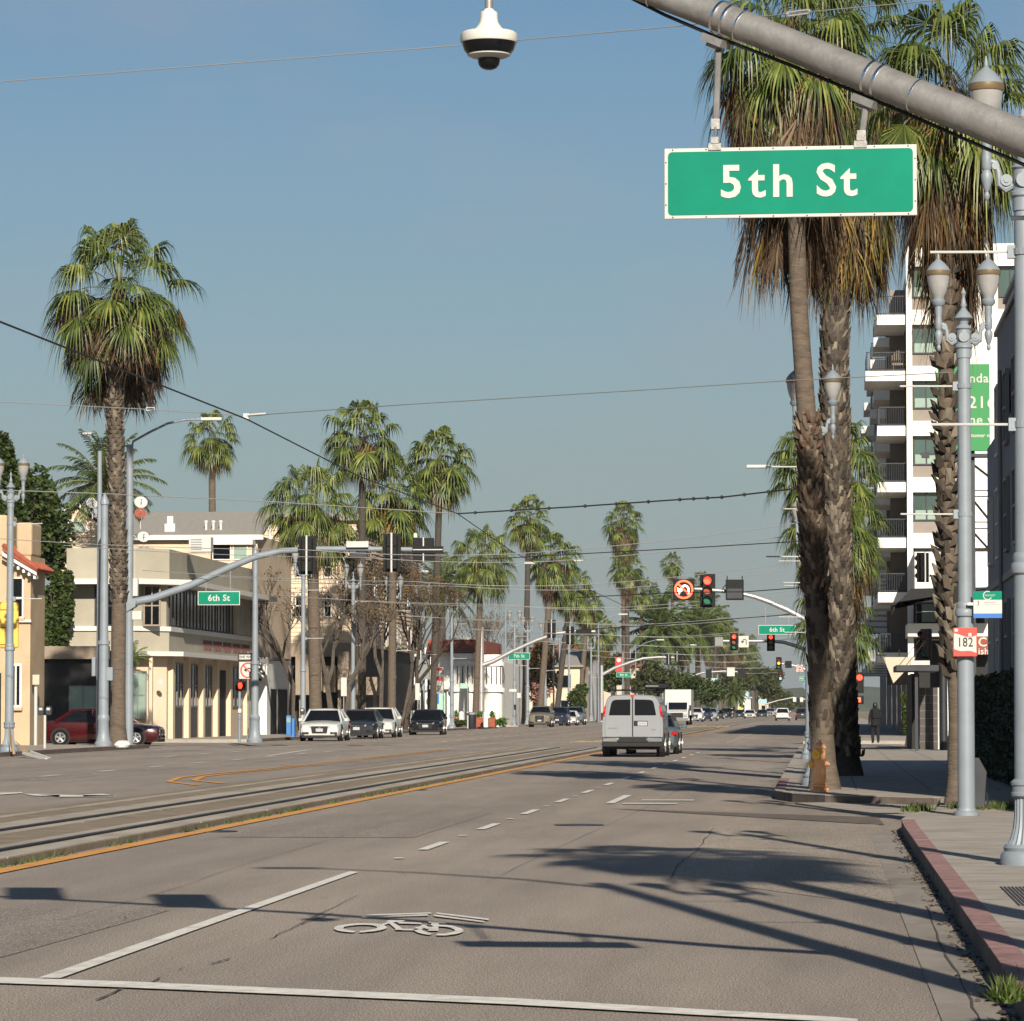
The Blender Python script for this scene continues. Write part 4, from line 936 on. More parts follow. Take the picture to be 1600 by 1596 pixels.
def boots(par, pts, rs, t0, t1, step=.1, m='boot', prot=.07, w=.11, seed=5, ln=.2, dens=1.):
    """broken leaf bases that clothe the trunk"""
    random.seed(seed); b = MB(); L_ = sum((pts[i + 1] - pts[i]).length for i in range(len(pts) - 1)); K = len(pts) - 1
    n = int(L_ * (t1 - t0) / step)
    for i in range(n):
        t = t0 + (t1 - t0) * i / n; s_ = t * K; k = min(int(s_), K - 1); c = pts[k].lerp(pts[k + 1], s_ - k); r_ = rs[k]; ax = (pts[k + 1] - pts[k]).normalized()
        m_ = max(5, int(2 * math.pi * r_ / (w * 1.25)))
        for j in range(m_):
            if random.random() > dens: continue
            az = 2 * math.pi * (j + .5 * (i % 2)) / m_ + i * .13 + rnd(-.1, .1); Nn = Vector((math.cos(az), math.sin(az), 0)); S = Vector((-math.sin(az), math.cos(az), 0))
            q = c + Nn * r_ * .96; pr = prot * rnd(.5, 1.5); up = ax * ln * rnd(.7, 1.3) ; ww = w * .5 * rnd(.8, 1.2); sk = S * rnd(-.06, .06)
            tip = q + up + Nn * pr + sk
            b.add([q - S * ww, q + S * ww, tip + S * ww * .55, tip - S * ww * .55, tip - ax * .05 - Nn * pr * .7, q + ax * .05 + Nn * pr * .8], [(0, 1, 5), (1, 2, 5), (2, 3, 5), (3, 0, 5), (0, 4, 1), (2, 4, 3), (1, 4, 2), (3, 4, 0)])
    return b.build('leaf_bases', m, par)
def palm(label, hub, base, Y, rpx, cm, sks, rb=.3, rt=.2, mid=None, group='fan palms along the avenue', bark='trunk', boot=None, seed=1, K=1.0, mids=None, skscale=None):
    """hub, base: picture positions at distance Y; rpx: crown radius in the picture"""
    random.seed(seed + 100); h = P(hub[0], hub[1], Y); z0 = .1; bs = P(base, 1108, Y); bs.z = z0
    t = thing('fan_palm', label, 'palm tree', bs, group=group)
    path = [bs] + [P(m_[0], m_[1], Y) for m_ in (mids or [])] + [h - Vector((0, 0, .1))]
    tr, pts, rs = trunk_path(path, bs, h.z, h, rb, rt, t, bark)
    sc = rpx / (F / Y) / 1.85 * K
    meshobj('crown', cm, t, h - bs, sc, rnd(0, 6), 0)
    for (k, s2, yo) in sks: meshobj('dead_skirt', SK[k], t, h - bs + Vector((0, 0, yo)), (sc * (skscale or 1), sc * (skscale or 1), s2), 0 if Y < 150 else rnd(0, 6))
    if boot:
        for a in boot: boots(t, pts, rs, *a[:2], **(a[2] if len(a) > 2 else {}))
    return t
# right-hand group, closest
palm('tall leaning fan palm with slim smooth upper trunk, just behind the hydrant', (1236, 55), 1288, 69, 150, CR[2], [(2, 1.2, .1), (3, 1.3, 0)], .215, .145,
     mids=[(1276, 960), (1264, 700), (1248, 480)], boot=[(.28, .55, dict(m='bootred', step=.10, prot=.075, w=.10, seed=3, ln=.19)), (.08, .28, dict(m='boot', step=.13, prot=.03, w=.12, seed=13, dens=.55))], bark='trunk', seed=3)
palm('stout straight fan palm with shaggy bark, behind and right of the leaning palm', (1322, 60), 1318, 83, 138, CR[0], [(2, 1.45, .0), (3, 1.4, -2.6)], .31, .28,
     mids=[(1308, 900), (1303, 560)], boot=[(.035, .97, dict(step=.11, prot=.055, w=.12, seed=4, ln=.2))], bark='trunkg', seed=4)
palm('fan palm partly hidden behind the post with the bus signs', (1484, 130), 1494, 57.5, 165, CR[3], [(0, 1.2, -.1), (3, 1.0, .0)], .15, .11,
     mids=[(1497, 1100), (1484, 900), (1478, 650)], boot=[(.30, .98, dict(step=.13, prot=.11, w=.14, seed=6, ln=.2))], bark='trunk', seed=6, skscale=.8)
palm('fan palm beyond the two big trunks, its upper green crown behind them', (1290, 715), 1322, 132, 92, CR[1], [(0, 1.2, 0)], .3, .25, bark='trunkg', seed=7)
palm('shorter fan palm beyond the big trunks, crown level with the tower lower floors', (1306, 820), 1318, 118, 88, CR[0], [(0, 1.2, 0), (3, 1.2, -.2)], .3, .25, bark='trunkg', seed=8)
palm('lowest fan palm at right, dark crown beside the traffic signal mast', (1305, 968), 1318, 146, 70, CF[1], [(1, 1.3, 0)], .25, .2, bark='trunkg', seed=9)
palm('fan palm outside the right edge whose crown shadow falls on the near road', (1924, -1080), 1926, 22.5, 480, CR[0], [(2, .9, 0)], .17, .14, seed=15)
# left side
palm('tallest fan palm on the left, with a full skirt, between two poles', (186, 447), 184, 148, 128, CR[0], [(2, 1.18, -.2), (1, 1.2, -.4)], .30, .26,
     mids=[(186, 900), (179, 640)], boot=[(.28, .96, dict(step=.15, prot=.10, w=.17, seed=8, ln=.22))], bark='trunk', seed=10, skscale=1.0)
palm('solitary fan palm rising behind the grey shingle roof', (331, 682), 334, 232, 48, CF[1], [(1, 1.2, 0)], .26, .2, seed=11, group=None)
L_P = [ # hub, base, Y, r, crown, skirts
 ('broad fan palm over the signal arm, leftmost of the dense group', (487, 785), 494, 205, 74, CR[1], [(0, 1.2, 0), (3, 1.4, -.4)], .42, .34),
 ('highest fan palm of the dense group above the signal arm', (566, 680), 566, 229, 62, CF[1], [(1, 1.5, 0)], .3, .24),
 ('fan palm with orange dead fronds behind the second signal head', (614, 772), 612, 243, 62, CF[0], [(3, 1.6, -.1), (1, 1.3, 0)], .32, .26),
 ('fan palm with an orange skirt at the right of the dense group', (688, 716), 676, 271, 55, CF[2], [(3, 1.5, -.3), (1, 1.2, 0)], .34, .26),
 ('fan palm above the right rim of the signal arm tip', (753, 868), 742, 304, 52, CR[1], [(3, 1.3, 0)], .3, .24),
 ('slender tall fan palm standing clear left of the middle', (826, 808), 820, 355, 36, CF[0], [(1, 1.7, 0)], .36, .28),
 ('fan palm directly right of the slender clear one', (864, 868), 842, 372, 42, CF[2], [(0, 1.5, 0)], .4, .3),
 ('fan palm with a bulky crown behind the 7th street arm', (892, 918), 868, 395, 36, CF[1], [(1, 1.6, 0)], .36, .3),
 ('small fan palm right of the 7th street arm tip', (918, 944), 905, 430, 28, CF[0], [(1, 1.6, 0)], .34, .3),
 ('fan palm low behind the black signals of 7th street', (942, 985), 936, 460, 26, CF[2], [(3, 1.5, 0)], .34, .3),
 ('very tall fan palm in the middle of the skyline, with a shaggy crown', (974, 812), 976, 520, 31, CF[2], [(0, 2.2, 0)], .45, .36),
 ('fan palm crown tucked under the tallest middle one', (979, 882), 981, 505, 28, CF[0], [(0, 1.5, 0)], .4, .34),
 ('fan palm right of the middle pair, paler crown', (1003, 925), 1001, 560, 26, CF[1], [(1, 1.5, 0)], .38, .3),
 ('small fan palm above the lit no-turn sign', (1050, 880), 1052, 760, 18, CF[0], [(1, 1.8, 0)], .45, .36),
 ('fan palm behind the lit red signal', (1094, 915), 1092, 700, 24, CF[1], [(1, 1.9, 0)], .4, .34),
 ('fan palm right of the red signal, in the far cluster', (1118, 965), 1116, 720, 24, CF[2], [(0, 1.8, 0)], .4, .34),
 ('lonely thin fan palm on the far skyline left of the 6th street sign', (1176, 1000), 1176, 1050, 9, CF[0], [(1, 2.2, 0)], .4, .3),
 ('fan palm low among poles left of the van', (912, 1005), 908, 470, 24, CF[0], [(3, 1.5, 0)], .34, .3)]
for i, (lab, hub, base, Y, r_, cm, sk, rb, rt) in enumerate(L_P): palm(lab, hub, base, Y, r_, cm, sk, rb * .85, rt * .85, seed=30 + i, K=1.08, bark='trunkg' if i % 2 else 'trunk')
far = [(1132, 985), (1147, 1000), (1158, 1012), (1142, 1018), (1110, 995), (1088, 985), (1075, 975), (1066, 1000), (1124, 1010), (1168, 1020)]
for i, (px, py) in enumerate(far):
    palm('far skirted fan palm in the hazy row beyond the signals, one of many alike', (px, py), px + 1, 820 + i * 22, 23, CF[i % 3], [(0, 2.3, 0)], .38, .32, seed=60 + i, group='far row of fan palms')
# feather palms
def feather_frond(b, o, az, el, Ln, nl=34, lw=.05, ll=.55, arch=1.3):
    d = Vector((math.cos(az) * math.cos(el), math.sin(az) * math.cos(el), math.sin(el))); pts = []
    p = o.copy(); v = d.copy(); n = 10
    for i in range(n + 1):
        pts.append(p.copy()); v = (v + Vector((0, 0, -arch / n * (.5 + i / n)))).normalized(); p = p + v * Ln / n
    b.cur = 1; b.tube(pts, [.035 * (1 - i / (n + 1)) + .008 for i in range(n + 1)], 4, cap=False); b.cur = 0
    for i in range(nl):
        t = .12 + .86 * i / nl; s_ = t * n; k = min(int(s_), n - 1); c = pts[k].lerp(pts[k + 1], s_ - k); T = (pts[k + 1] - pts[k]).normalized(); S = T.cross(Z_); S = S.normalized() if S.length > .05 else X_
        for sg in (-1, 1):
            D = (S * sg * .8 + T * .55 + Vector((0, 0, rnd(-.45, .05)))).normalized(); l_ = ll * math.sin(math.pi * (.12 + .8 * t)) ** .6 * rnd(.85, 1.1); w = T * lw * .5
            m_ = c + D * l_ * .55 + Vector((0, 0, -.05 * l_)); tip = c + D * l_ + Vector((0, 0, -.3 * l_)); b.add([c - w * .5, c + w * .5, m_ + w, m_ - w, tip], [(0, 1, 2, 3), (3, 2, 4)])
def feather_mesh(seed, n, Ln, lo=-30, hi=85, mats=('feather', 'petiole'), **k):
    random.seed(seed); b = MB()
    for i in range(n): t = (i + .5) / n; feather_frond(b, Vector((0, 0, 0)), i * 2.4 + rnd(-.2, .2), R(hi - (hi - lo) * t), Ln * rnd(.85, 1.1), **k)
    o = b.build('crown', list(mats)); COL.objects.unlink(o); return o.data
FM = [feather_mesh(41, 46, 3.3, lw=.07), feather_mesh(42, 16, 2.3, 5, 80, ('featherb', 'petiole'), ll=.5, lw=.06, arch=1.2, nl=26), feather_mesh(43, 48, 3.2, -50, 85, ('feather', 'petiole'), nl=30, lw=.1)]
def date_palm(label, hub, base, Y, rpx, me, rb=.3, group=None):
    h = P(*hub, Y); bs = P(base, 1108, Y); bs.z = .1; t = thing('date_palm' if me is not FM[1] else 'areca_palm', label, 'palm tree', bs, group=group)
    trunk_path([bs, h], bs, h.z, h, rb, rb * .8, t, 'trunkg'); meshobj('crown', me, t, h - bs, rpx / (F / Y) / 2.6, rnd(0, 6)); return t
date_palm('dark feather palm showing behind the gabled house and the tall palm', (163, 760), 163, 208, 80, FM[0], .35)
date_palm('feather palm with orange lower fronds in the middle distance', (1030, 985), 1030, 560, 62, FM[2], .4, 'feather palms in the distance')
date_palm('green feather palm right of the orange one, behind the wires', (1090, 985), 1090, 600, 60, FM[0], .4, 'feather palms in the distance')
date_palm('small round feather palm on the far left side of the road', (1182, 1055), 1182, 900, 20, FM[0], .4, 'feather palms in the distance')
date_palm('dark feather palm low between the poles, under the signal arm tip', (690, 925), 694, 330, 58, FM[0], .35, 'feather palms in the distance')
date_palm('bushy pale green palm on the far left verge below the skyline', (1148, 1085), 1148, 640, 22, FM[2], .3, 'feather palms in the distance')
for (px, py, bx_, Y, r_, lab) in ((112, 1000, 104, 184, 60, 'bright feather palm between the tan building and the lamp post, tallest of three'), (140, 1030, 148, 183, 44, 'small bright feather palm with straw coloured dead fronds behind the red car'), (205, 1030, 200, 180, 42, 'small feather palm right of the tall palm trunk')):
    date_palm(lab, (px, py), bx_, Y, r_, FM[1], .13, 'small feather palms behind the red car')
# broad-leaved trees
def leaf_cloud(b, c, rx, ry, rz, n, s, gap=.25):
    lobes = []
    for _ in range(24):
        th, ph, q_ = rnd(0, 6.3), math.acos(rnd(-1, 1)), rnd(.15, .72); lobes.append((Vector((math.sin(ph) * math.cos(th), math.sin(ph) * math.sin(th), math.cos(ph))) * q_, rnd(.2, .42)))
    for i in range(n):
        lc, lr = random.choice(lobes); q = Vector((random.gauss(0, 1), random.gauss(0, 1), random.gauss(0, 1))).normalized() * lr * random.random() ** .35 + lc
        p = Vector((c[0] + q.x * rx, c[1] + q.y * ry, c[2] + q.z * rz)); a = Vector((rnd(-1, 1), rnd(-1, 1), rnd(-.6, .6))).normalized() * s * rnd(.6, 1.3); e = a.cross(Vector((rnd(-1, 1), rnd(-1, 1), rnd(-1, 1)))).normalized() * s * .42
        b.add([p - a * .5, p + e, p + a * .6, p - e], [(0, 1, 2, 3)])
def tree(name, label, c_px, base, Y, rx, rz, n, s, m='leaf', cat='tree', group=None, tr=.3, kind=None, ry=None):
    random.seed(int(Y + c_px[0])); c = P(*c_px, Y); bs = P(base, 1108, Y); bs.z = .05; k = Y / F; t = thing(name, label, cat, bs, group=group)
    b = MB(); b.tube([bs, bs.lerp(c, .5) + Vector((.1, 0, 0)), c - Vector((0, 0, rz * k * .2))], [tr, tr * .75, tr * .4], 8)
    for i in range(6):
        a = rnd(0, 6.3); b.tube([c - Vector((0, 0, rz * k * .6)), c + Vector((math.cos(a) * rx * k * .5, math.sin(a) * rx * k * .5, rnd(-.1, .4) * rz * k))], [tr * .4, tr * .1], 5)
    b.build('trunk', 'branchd', t)
    d_ = MB(); leaf_cloud(d_, c, rx * k, (ry or rx * k), rz * k, n, s); d_.build('crown', m, t); return t
tree('broadleaf_tree', 'large dark green tree rising behind the tan building', (22, 850), 40, 184, 100, 200, 30000, .26, 'leaf', tr=.4, ry=3)
tree('broadleaf_tree', 'lower dark tree filling the gap between tan building and moderne building', (84, 955), 80, 179.3, 40, 95, 11000, .24, 'leaf', tr=.25, ry=1.2)
tree('street_tree', 'olive green street tree right of the van roof', (1018, 1062), 1018, 520, 46, 34, 3500, .45, 'leaff', group='street trees in the distance')
tree('street_tree', 'dark green tree behind the white truck', (1070, 1075), 1075, 560, 42, 30, 3000, .45, 'leaf', group='street trees in the distance')
tree('street_tree', 'round green tree behind the distant parked cars', (1110, 1082), 1110, 640, 30, 28, 2500, .45, 'leaf', group='street trees in the distance')
tree('street_tree', 'large brownish green tree sloping down to the end of the street', (1205, 1072), 1207, 900, 34, 42, 4500, .6, 'leaff', group='street trees in the distance')
tree('street_tree', 'dim tree closing the end of the street left of the hills', (1232, 1098), 1232, 1300, 30, 20, 2500, .8, 'leaff', group='street trees in the distance')
tree('street_tree', 'hazy low tree at the far right end of the street', (1258, 1100), 1258, 1500, 22, 16, 2000, .9, 'leaff', group='street trees in the distance')
tree('street_tree', 'dark conifer-like bush right of the parked dark vehicles', (902, 1092), 902, 390, 22, 34, 2500, .3, 'leaf', group='street trees in the distance')
tree('street_tree', 'dense dark tree behind the 7th street poles', (845, 1040), 848, 410, 42, 52, 3500, .4, 'leafbr', group='street trees in the distance')
tree('street_tree', 'green tree left of the red banner', (958, 1052), 958, 480, 28, 34, 2500, .4, 'leaf', group='street trees in the distance')
tree('flowering_tree', 'small tree with pink blossom behind the parked bronze vehicle', (838, 1085), 838, 385, 32, 22, 900, .22, 'leafp')
tree('shrub', 'round green shrub at the foot of the white bay building', (716, 1128), 716, 300, 20, 8, 1500, .16, 'leaf', 'shrub', 'verge shrubs by 7th street', tr=.05)
tree('shrub', 'bright green shrub right of the 7th street signal pole', (775, 1128), 775, 305, 24, 9, 1500, .16, 'featherb', 'shrub', 'verge shrubs by 7th street', tr=.05)
tree('street_tree', 'olive tree mass beyond the far signals, left of the far palms', (1150, 1060), 1150, 760, 36, 26, 3000, .5, 'leaff', group='street trees in the distance')
tree('shrub', 'vine covered shrub against the canopy post on the right pavement', (1414, 1120), 1414, 150, 8, 46, 1500, .12, 'leaf', 'shrub', tr=.04, ry=.4)
hg = thing('hedge', 'tall dark clipped hedge at the foot of the blue grey building', 'hedge', (3.75, 72, .15))
MB().box((3.45, 50.5, .15), (3.97, 92, 2.2)).build('hedge_core', 'plant', hg, bevel=.05)
random.seed(5); hb_ = MB()
for i in range(9000):
    y = rnd(50.4, 92); z = rnd(.2, 2.3); p = Vector((3.45 + rnd(-.08, .04), y, z)) if random.random() < .7 else (Vector((rnd(3.4, 4), y, 2.22)) if random.random() < .7 else Vector((rnd(3.4, 4), 50.45, z)))
    a = Vector((rnd(-1, 1), rnd(-1, 1), rnd(-1, 1))).normalized() * .06; e = a.cross(Vector((rnd(-1, 1), rnd(-1, 1), rnd(-1, 1)))).normalized() * .03; hb_.add([p - a, p + e, p + a, p - e], [(0, 1, 2, 3)])
hb_.build('hedge_leaves', isle('hedge_leaf', [(.012, .022, .008), (.03, .045, .014), (.02, .03, .01)]), hg)
# bare street trees
def bare(label, base, Y, hpx, seed, leaves=.05, m='branch', lean=0.):
    random.seed(seed); bs = P(base, 1108, Y); bs.z = .1; H_ = hpx * Y / F; t = thing('bare_tree', label, 'tree', bs, group='bare street trees on the left pavement')
    b = MB(); tips = []
    def grow(p, d, ln, r_, dep):
        q = p + d * ln * .5 + Vector((rnd(-.08, .08), rnd(-.08, .08), 0)) * ln; e = q + (d + Vector((rnd(-.2, .2), rnd(-.2, .2), rnd(0, .2)))).normalized() * ln * .5
        b.tube([p, q, e], [r_, r_ * .85, r_ * .7], 6 if dep < 3 else 4, cap=False)
        if dep >= 7: tips.append(e); return
        for i in range(3 if dep in (1, 3, 4) else 2):
            nd = (d + Vector((rnd(-.6, .6), rnd(-.6, .6), rnd(-.05, .55)))).normalized(); grow(e, nd, ln * rnd(.6, .8), r_ * .62, dep + 1)
        tips.append(e)
    grow(bs, Vector((lean, 0, 1)).normalized(), H_ * .34, .22, 0)
    b.build('trunk', m, t, smooth=True)
    d_ = MB()
    for e in tips:
        if random.random() > leaves: continue
        for i in range(3):
            p = e + Vector((rnd(-.2, .2), rnd(-.2, .2), rnd(-.2, .2))); a = Vector((rnd(-1, 1), rnd(-1, 1), rnd(-1, 1))).normalized() * .09; f_ = a.cross(Vector((rnd(-1, 1), rnd(-1, 1), 1))).normalized() * .05; d_.add([p - a, p + f_, p + a, p - f_], [(0, 1, 2, 3)])
    d_.build('dry_leaves', 'leafbr', t)
for i, (lab, bx_, Y, hp, le, lean) in enumerate((
    ('pale bare pollarded tree nearest the white shop', 462, 210, 235, .1, 0), ('bare tree right of the shaggy palm trunk', 520, 226, 230, .1, .05), ('bare tree between the white sedan and the charcoal sedan', 535, 222, 225, .2, .12),
    ('dark limbed bare tree behind the charcoal sedan', 572, 236, 235, .2, -.05), ('bare tree with russet clumps behind the second signal head', 598, 246, 250, .5, 0), ('leaning bare tree with a forked trunk behind the second white sedan', 628, 256, 240, .15, .2),
    ('dark bare tree leaning over the grass patch', 634, 254, 230, .25, .3), ('bare twiggy tree left of the white bay building', 650, 266, 225, .3, 0), ('faint bare tree on the skyline beyond the white bay building', 765, 420, 150, .4, 0), ('thin bare tree right of the 7th street pole', 795, 430, 150, .4, 0))):
    bare(lab, bx_, Y, hp, 200 + i, le, 'branchd' if 'dark' in lab else 'branch', lean)
# ================================================================== STREET FURNITURE
def lamp_post(label, loc, side=1, plain=False, scale=1., group=None, arms=True, height=6.6):
    """twin-lantern street lamp; side: direction (+1/-1 along x) in which the banner rods point"""
    t = thing('street_lamp', label, 'street lamp', loc, 0, group, scale)
    if plain: MB().lathe([(.17, 0), (.17, .05), (.135, .06), (.118, .10)], 20).build('base', 'pole', t, smooth=True, local=True)
    else:
        b = MB(); b.lathe([(.25, 0), (.25, .09), (.232, .12), (.215, .13), (.225, .16), (.205, .19)], 28)
        b.lathe([(.19, .19), (.165, .24), (.135, .34), (.122, .45), (.12, .62)], 40, flute=.09)
        b.lathe([(.135, .62), (.15, .635), (.15, .66), (.14, .67), (.14, .72), (.152, .735), (.152, .76), (.12, .79)], 28)
        b.build('base', 'pole', t, smooth=True, local=True)
    MB().lathe([(.118, .06 if plain else .78), (.112, 2.6), (.11, 2.68)], 20).build('lower_shaft', 'pole', t, smooth=True, local=True)
    MB().lathe([(.112, 2.66), (.135, 2.68), (.14, 2.72), (.135, 2.76), (.118, 2.78), (.122, 2.82), (.112, 2.86), (.1, 2.87)], 22).build('collar', 'pole', t, smooth=True, local=True)
    MB().lathe([(.1, 2.86), (.092, 4.6), (.086, height)], 20).build('upper_shaft', 'pole', t, smooth=True, local=True)
    if arms:
        z = height
        b = MB(); b.lathe([(.1, z - .12), (.1, z), (.12, z + .02), (.12, z + .05), (.1, z + .07), (.095, z + .26), (.115, z + .28), (.10, z + .3), (.06, z + .34), (.07, z + .38), (.13, z + .42), (.10, z + .47), (.05, z + .53), (.032, z + .56), (.045, z + .6), (.028, z + .66), (.02, z + .72), (.038, z + .76), (.02, z + .8), (.004, z + .84)], 16)
        b.disc((0, -.12, z + .16), (0, 1, 0), .07, .24, 16); b.build('finial', 'pole', t, smooth=True, local=True)
        for s in (-1, 1):
            a = MB()
            a.tube([(s * .09, 0, z + .12), (s * .16, 0, z + .08), (s * .215, 0, z + .12), (s * .225, 0, z + .24), (s * .25, 0, z + .33), (s * .335, 0, z + .36)], [.034, .038, .034, .03, .03, .026], 8)
            a.disc((s * .155, -.045, z + .165), (0, 1, 0), .055, .09, 14); a.disc((s * .155, -.055, z + .165), (0, 1, 0), .026, .11, 10); a.disc((s * .255, -.03, z + .30), (0, 1, 0), .035, .06, 10)
            a.build('scroll_arm', 'pole', t, smooth=True, local=True)
            l = MB(); x = s * .335
            l.lathe([(.01, z - .02), (.025, z + .0), (.03, z + .03), (.018, z + .06), (.035, z + .10), (.052, z + .17), (.055, z + .22), (.035, z + .26), (.05, z + .29), (.05, z + .38), (.042, z + .45), (.052, z + .52), (.052, z + .58), (.09, z + .62), (.095, z + .66), (.075, z + .68), (.08, z + .71)], 14, (x, 0, 0))
            lo = l.build('lantern_stem', 'pole', t, smooth=True, local=True)
            MB().lathe([(.075, z + .71), (.11, z + .78), (.142, z + .90), (.155, z + 1.02)], 18, (x, 0, 0)).build('globe', 'globe', lo, smooth=True, local=True)
            MB().lathe([(.16, z + 1.0), (.166, z + 1.01), (.166, z + 1.065), (.16, z + 1.07)], 18, (x, 0, 0)).build('band', 'brass', lo, smooth=True, local=True)
            MB().lathe([(.163, z + 1.068), (.14, z + 1.11), (.09, z + 1.17), (.04, z + 1.21), (.018, z + 1.23), (.022, z + 1.25), (.006, z + 1.33)], 18, (x, 0, 0)).build('cap', 'pole', lo, smooth=True, local=True)
    for zz in (4.05, min(6.05, height - .5)):
        b = MB(); b.tube([(side * .09, 0, zz), (side * .86, 0, zz + .005)], .013, 6); bo = b.build('banner_rod', 'lgrey', t, local=True); b = MB(); b.box((min(side * .08, side * .15), -.04, zz - .06), (max(side * .08, side * .15), .04, zz + .06)); b.lathe([(.102, zz - .03), (.104, zz + .03)], 16); b.build('rod_bracket', 'pole', bo, local=True)
    return t
GR = 'twin lantern lamps on the right pavement'
l1 = lamp_post('nearest blue grey lamp post with fluted base at the right edge', (xx(1603, 35.6), 35.6, .15), -1, False, 1, GR, height=6.15)
l2 = lamp_post('plain based blue grey lamp post carrying the red bus sign', (xx(1508, 52), 52, .15), -1, True, 1, GR, height=6.28)
l0 = dup(l1, (1.88, 20.6, .15), label='blue grey lamp post just outside the right edge, seen by its shadow', group=GR)
l3 = dup(l1, (xx(1271, 68), 72, .15), label='lamp post whose two lanterns flank the leaning palm trunk', group=GR); l3.location = (xx(1273, 72.5), 72.5, .15); l3.scale = (1.06,) * 3
l4 = dup(l1, (xx(1284, 90), 90, .15), label='lamp post mostly hidden behind the two big palm trunks', group=GR); l4.scale = (1.08,) * 3
dup(l1, (-.35, 110, .15), label='lamp post on the right pavement beyond the big palms', group=GR)
dup(l1, (-.4, 132, .15), label='lamp post on the right pavement near the 6th street corner', group=GR)
lw = None
LG = 'twin lantern lamps on the left pavement'
left = [(16, 128, 'left lamp post nearest the camera, beside the yellow sign'), (474, 201, 'left lamp post behind the first black signal head'), (552, 223, 'left lamp post in front of the clapboard apartments'),
        (615.5, 244, 'left lamp post behind the second black signal head'), (661, 262, 'left lamp post right of the second white sedan'), (706, 282, 'left lamp post right of the black hatchback')]
for i, (px, Y, lab) in enumerate(left):
    if i == 0: lw = lamp_post(lab, (xx(px, Y), Y, .15), 1, False, 1.27, LG)
    else: dup(lw, (xx(px, Y), Y, .15), label=lab, group=LG)
far_l = [(804, 330), (824.5, 352), (852, 372), (874.5, 396), (889, 415), (923.5, 452), (706 + 250, 500), (980, 545), (1008, 600)]
for i, (px, Y) in enumerate(far_l): dup(lw, (xx(px, Y), Y, .15), label='lamp post in the evenly spaced far row left of the van, one of many alike', group='far lamp posts of the left pavement')
for t_ in [o for o in bpy.data.objects if o.get('group') == 'far lamp posts of the left pavement']: t_['group'] = 'far lamp posts of the left pavement'
# plain overhead wire poles
def plain_pole(label, px, Y, top, r0=.16, mtop='pole', base=True):
    t = thing('wire_pole', label, 'pole', (xx(px, Y), Y, .15), group='wire poles on the left pavement'); h = hz(top, Y) - .15
    b = MB(); b.lathe([(.34, 0), (.34, .12), (.27, .2), (.22, .5), (.21, .95), (.23, 1.0), (.23, 1.1), (r0 + .02, 1.15), (r0, 1.2)] if base else [(r0, 0), (r0, 1.2)], 20); b.build('base', 'pole', t, smooth=True, local=True)
    MB().lathe([(r0, 1.15), (r0 * .95, h * .42)], 16).lathe([(r0 * 1.2, h * .42), (r0 * 1.2, h * .42 + .15)], 16).build('lower_shaft', 'pole', t, smooth=True, local=True)
    MB().lathe([(r0 * .85, h * .42), (r0 * .7, h)], 16).build('shaft', mtop, t, smooth=True, local=True)
    MB().lathe([(r0 * .9, h), (r0 * .9, h + .12), (r0 * .5, h + .3), (.03, h + .45)], 12).build('cap', 'pole', t, smooth=True, local=True)
    return t
plain_pole('pale pole with flared base just left of the tall palm trunk', 163, 146, 785, .2)
plain_pole('pale pole with flared base at the one way sign', 399, 162, 868, .16)
plain_pole('thin pole behind the row of lamps, right of the black signals', 940, 480, 985, .14)
for (Y, w_) in ((42, 'first'), (66, 'second'), (101, 'third')): plain_pole('wire pole on the left pavement outside the left edge, %s from the camera' % w_, 1284 - 27.4 * 6000 / Y, Y, 1108 - 8 * 6000 / Y, .16)
# slim street light left of the palm
t = thing('street_light', 'slim grey street light with a short curved arm left of the tall palm', 'street light', (xx(155, 149), 149, .15)); b = MB(); o = t.location
b.tube([P(155, 1163, 149), P(156, 705, 149)], [.13, .09], 12); b.build('pole', 'pole', t, smooth=True)
MB().tube([P(156, 707, 149), P(155, 700, 149), P(150, 688, 149), P(143, 679, 149)], .04, 6).build('arm', 'steeld', t)
MB().box(tuple(P(129, 679.5, 149) - Vector((0, .12, 0))), tuple(P(144, 676, 149) + Vector((0, .12, 0)))).build('lamp_head', 'lgrey', t, bevel=.03)
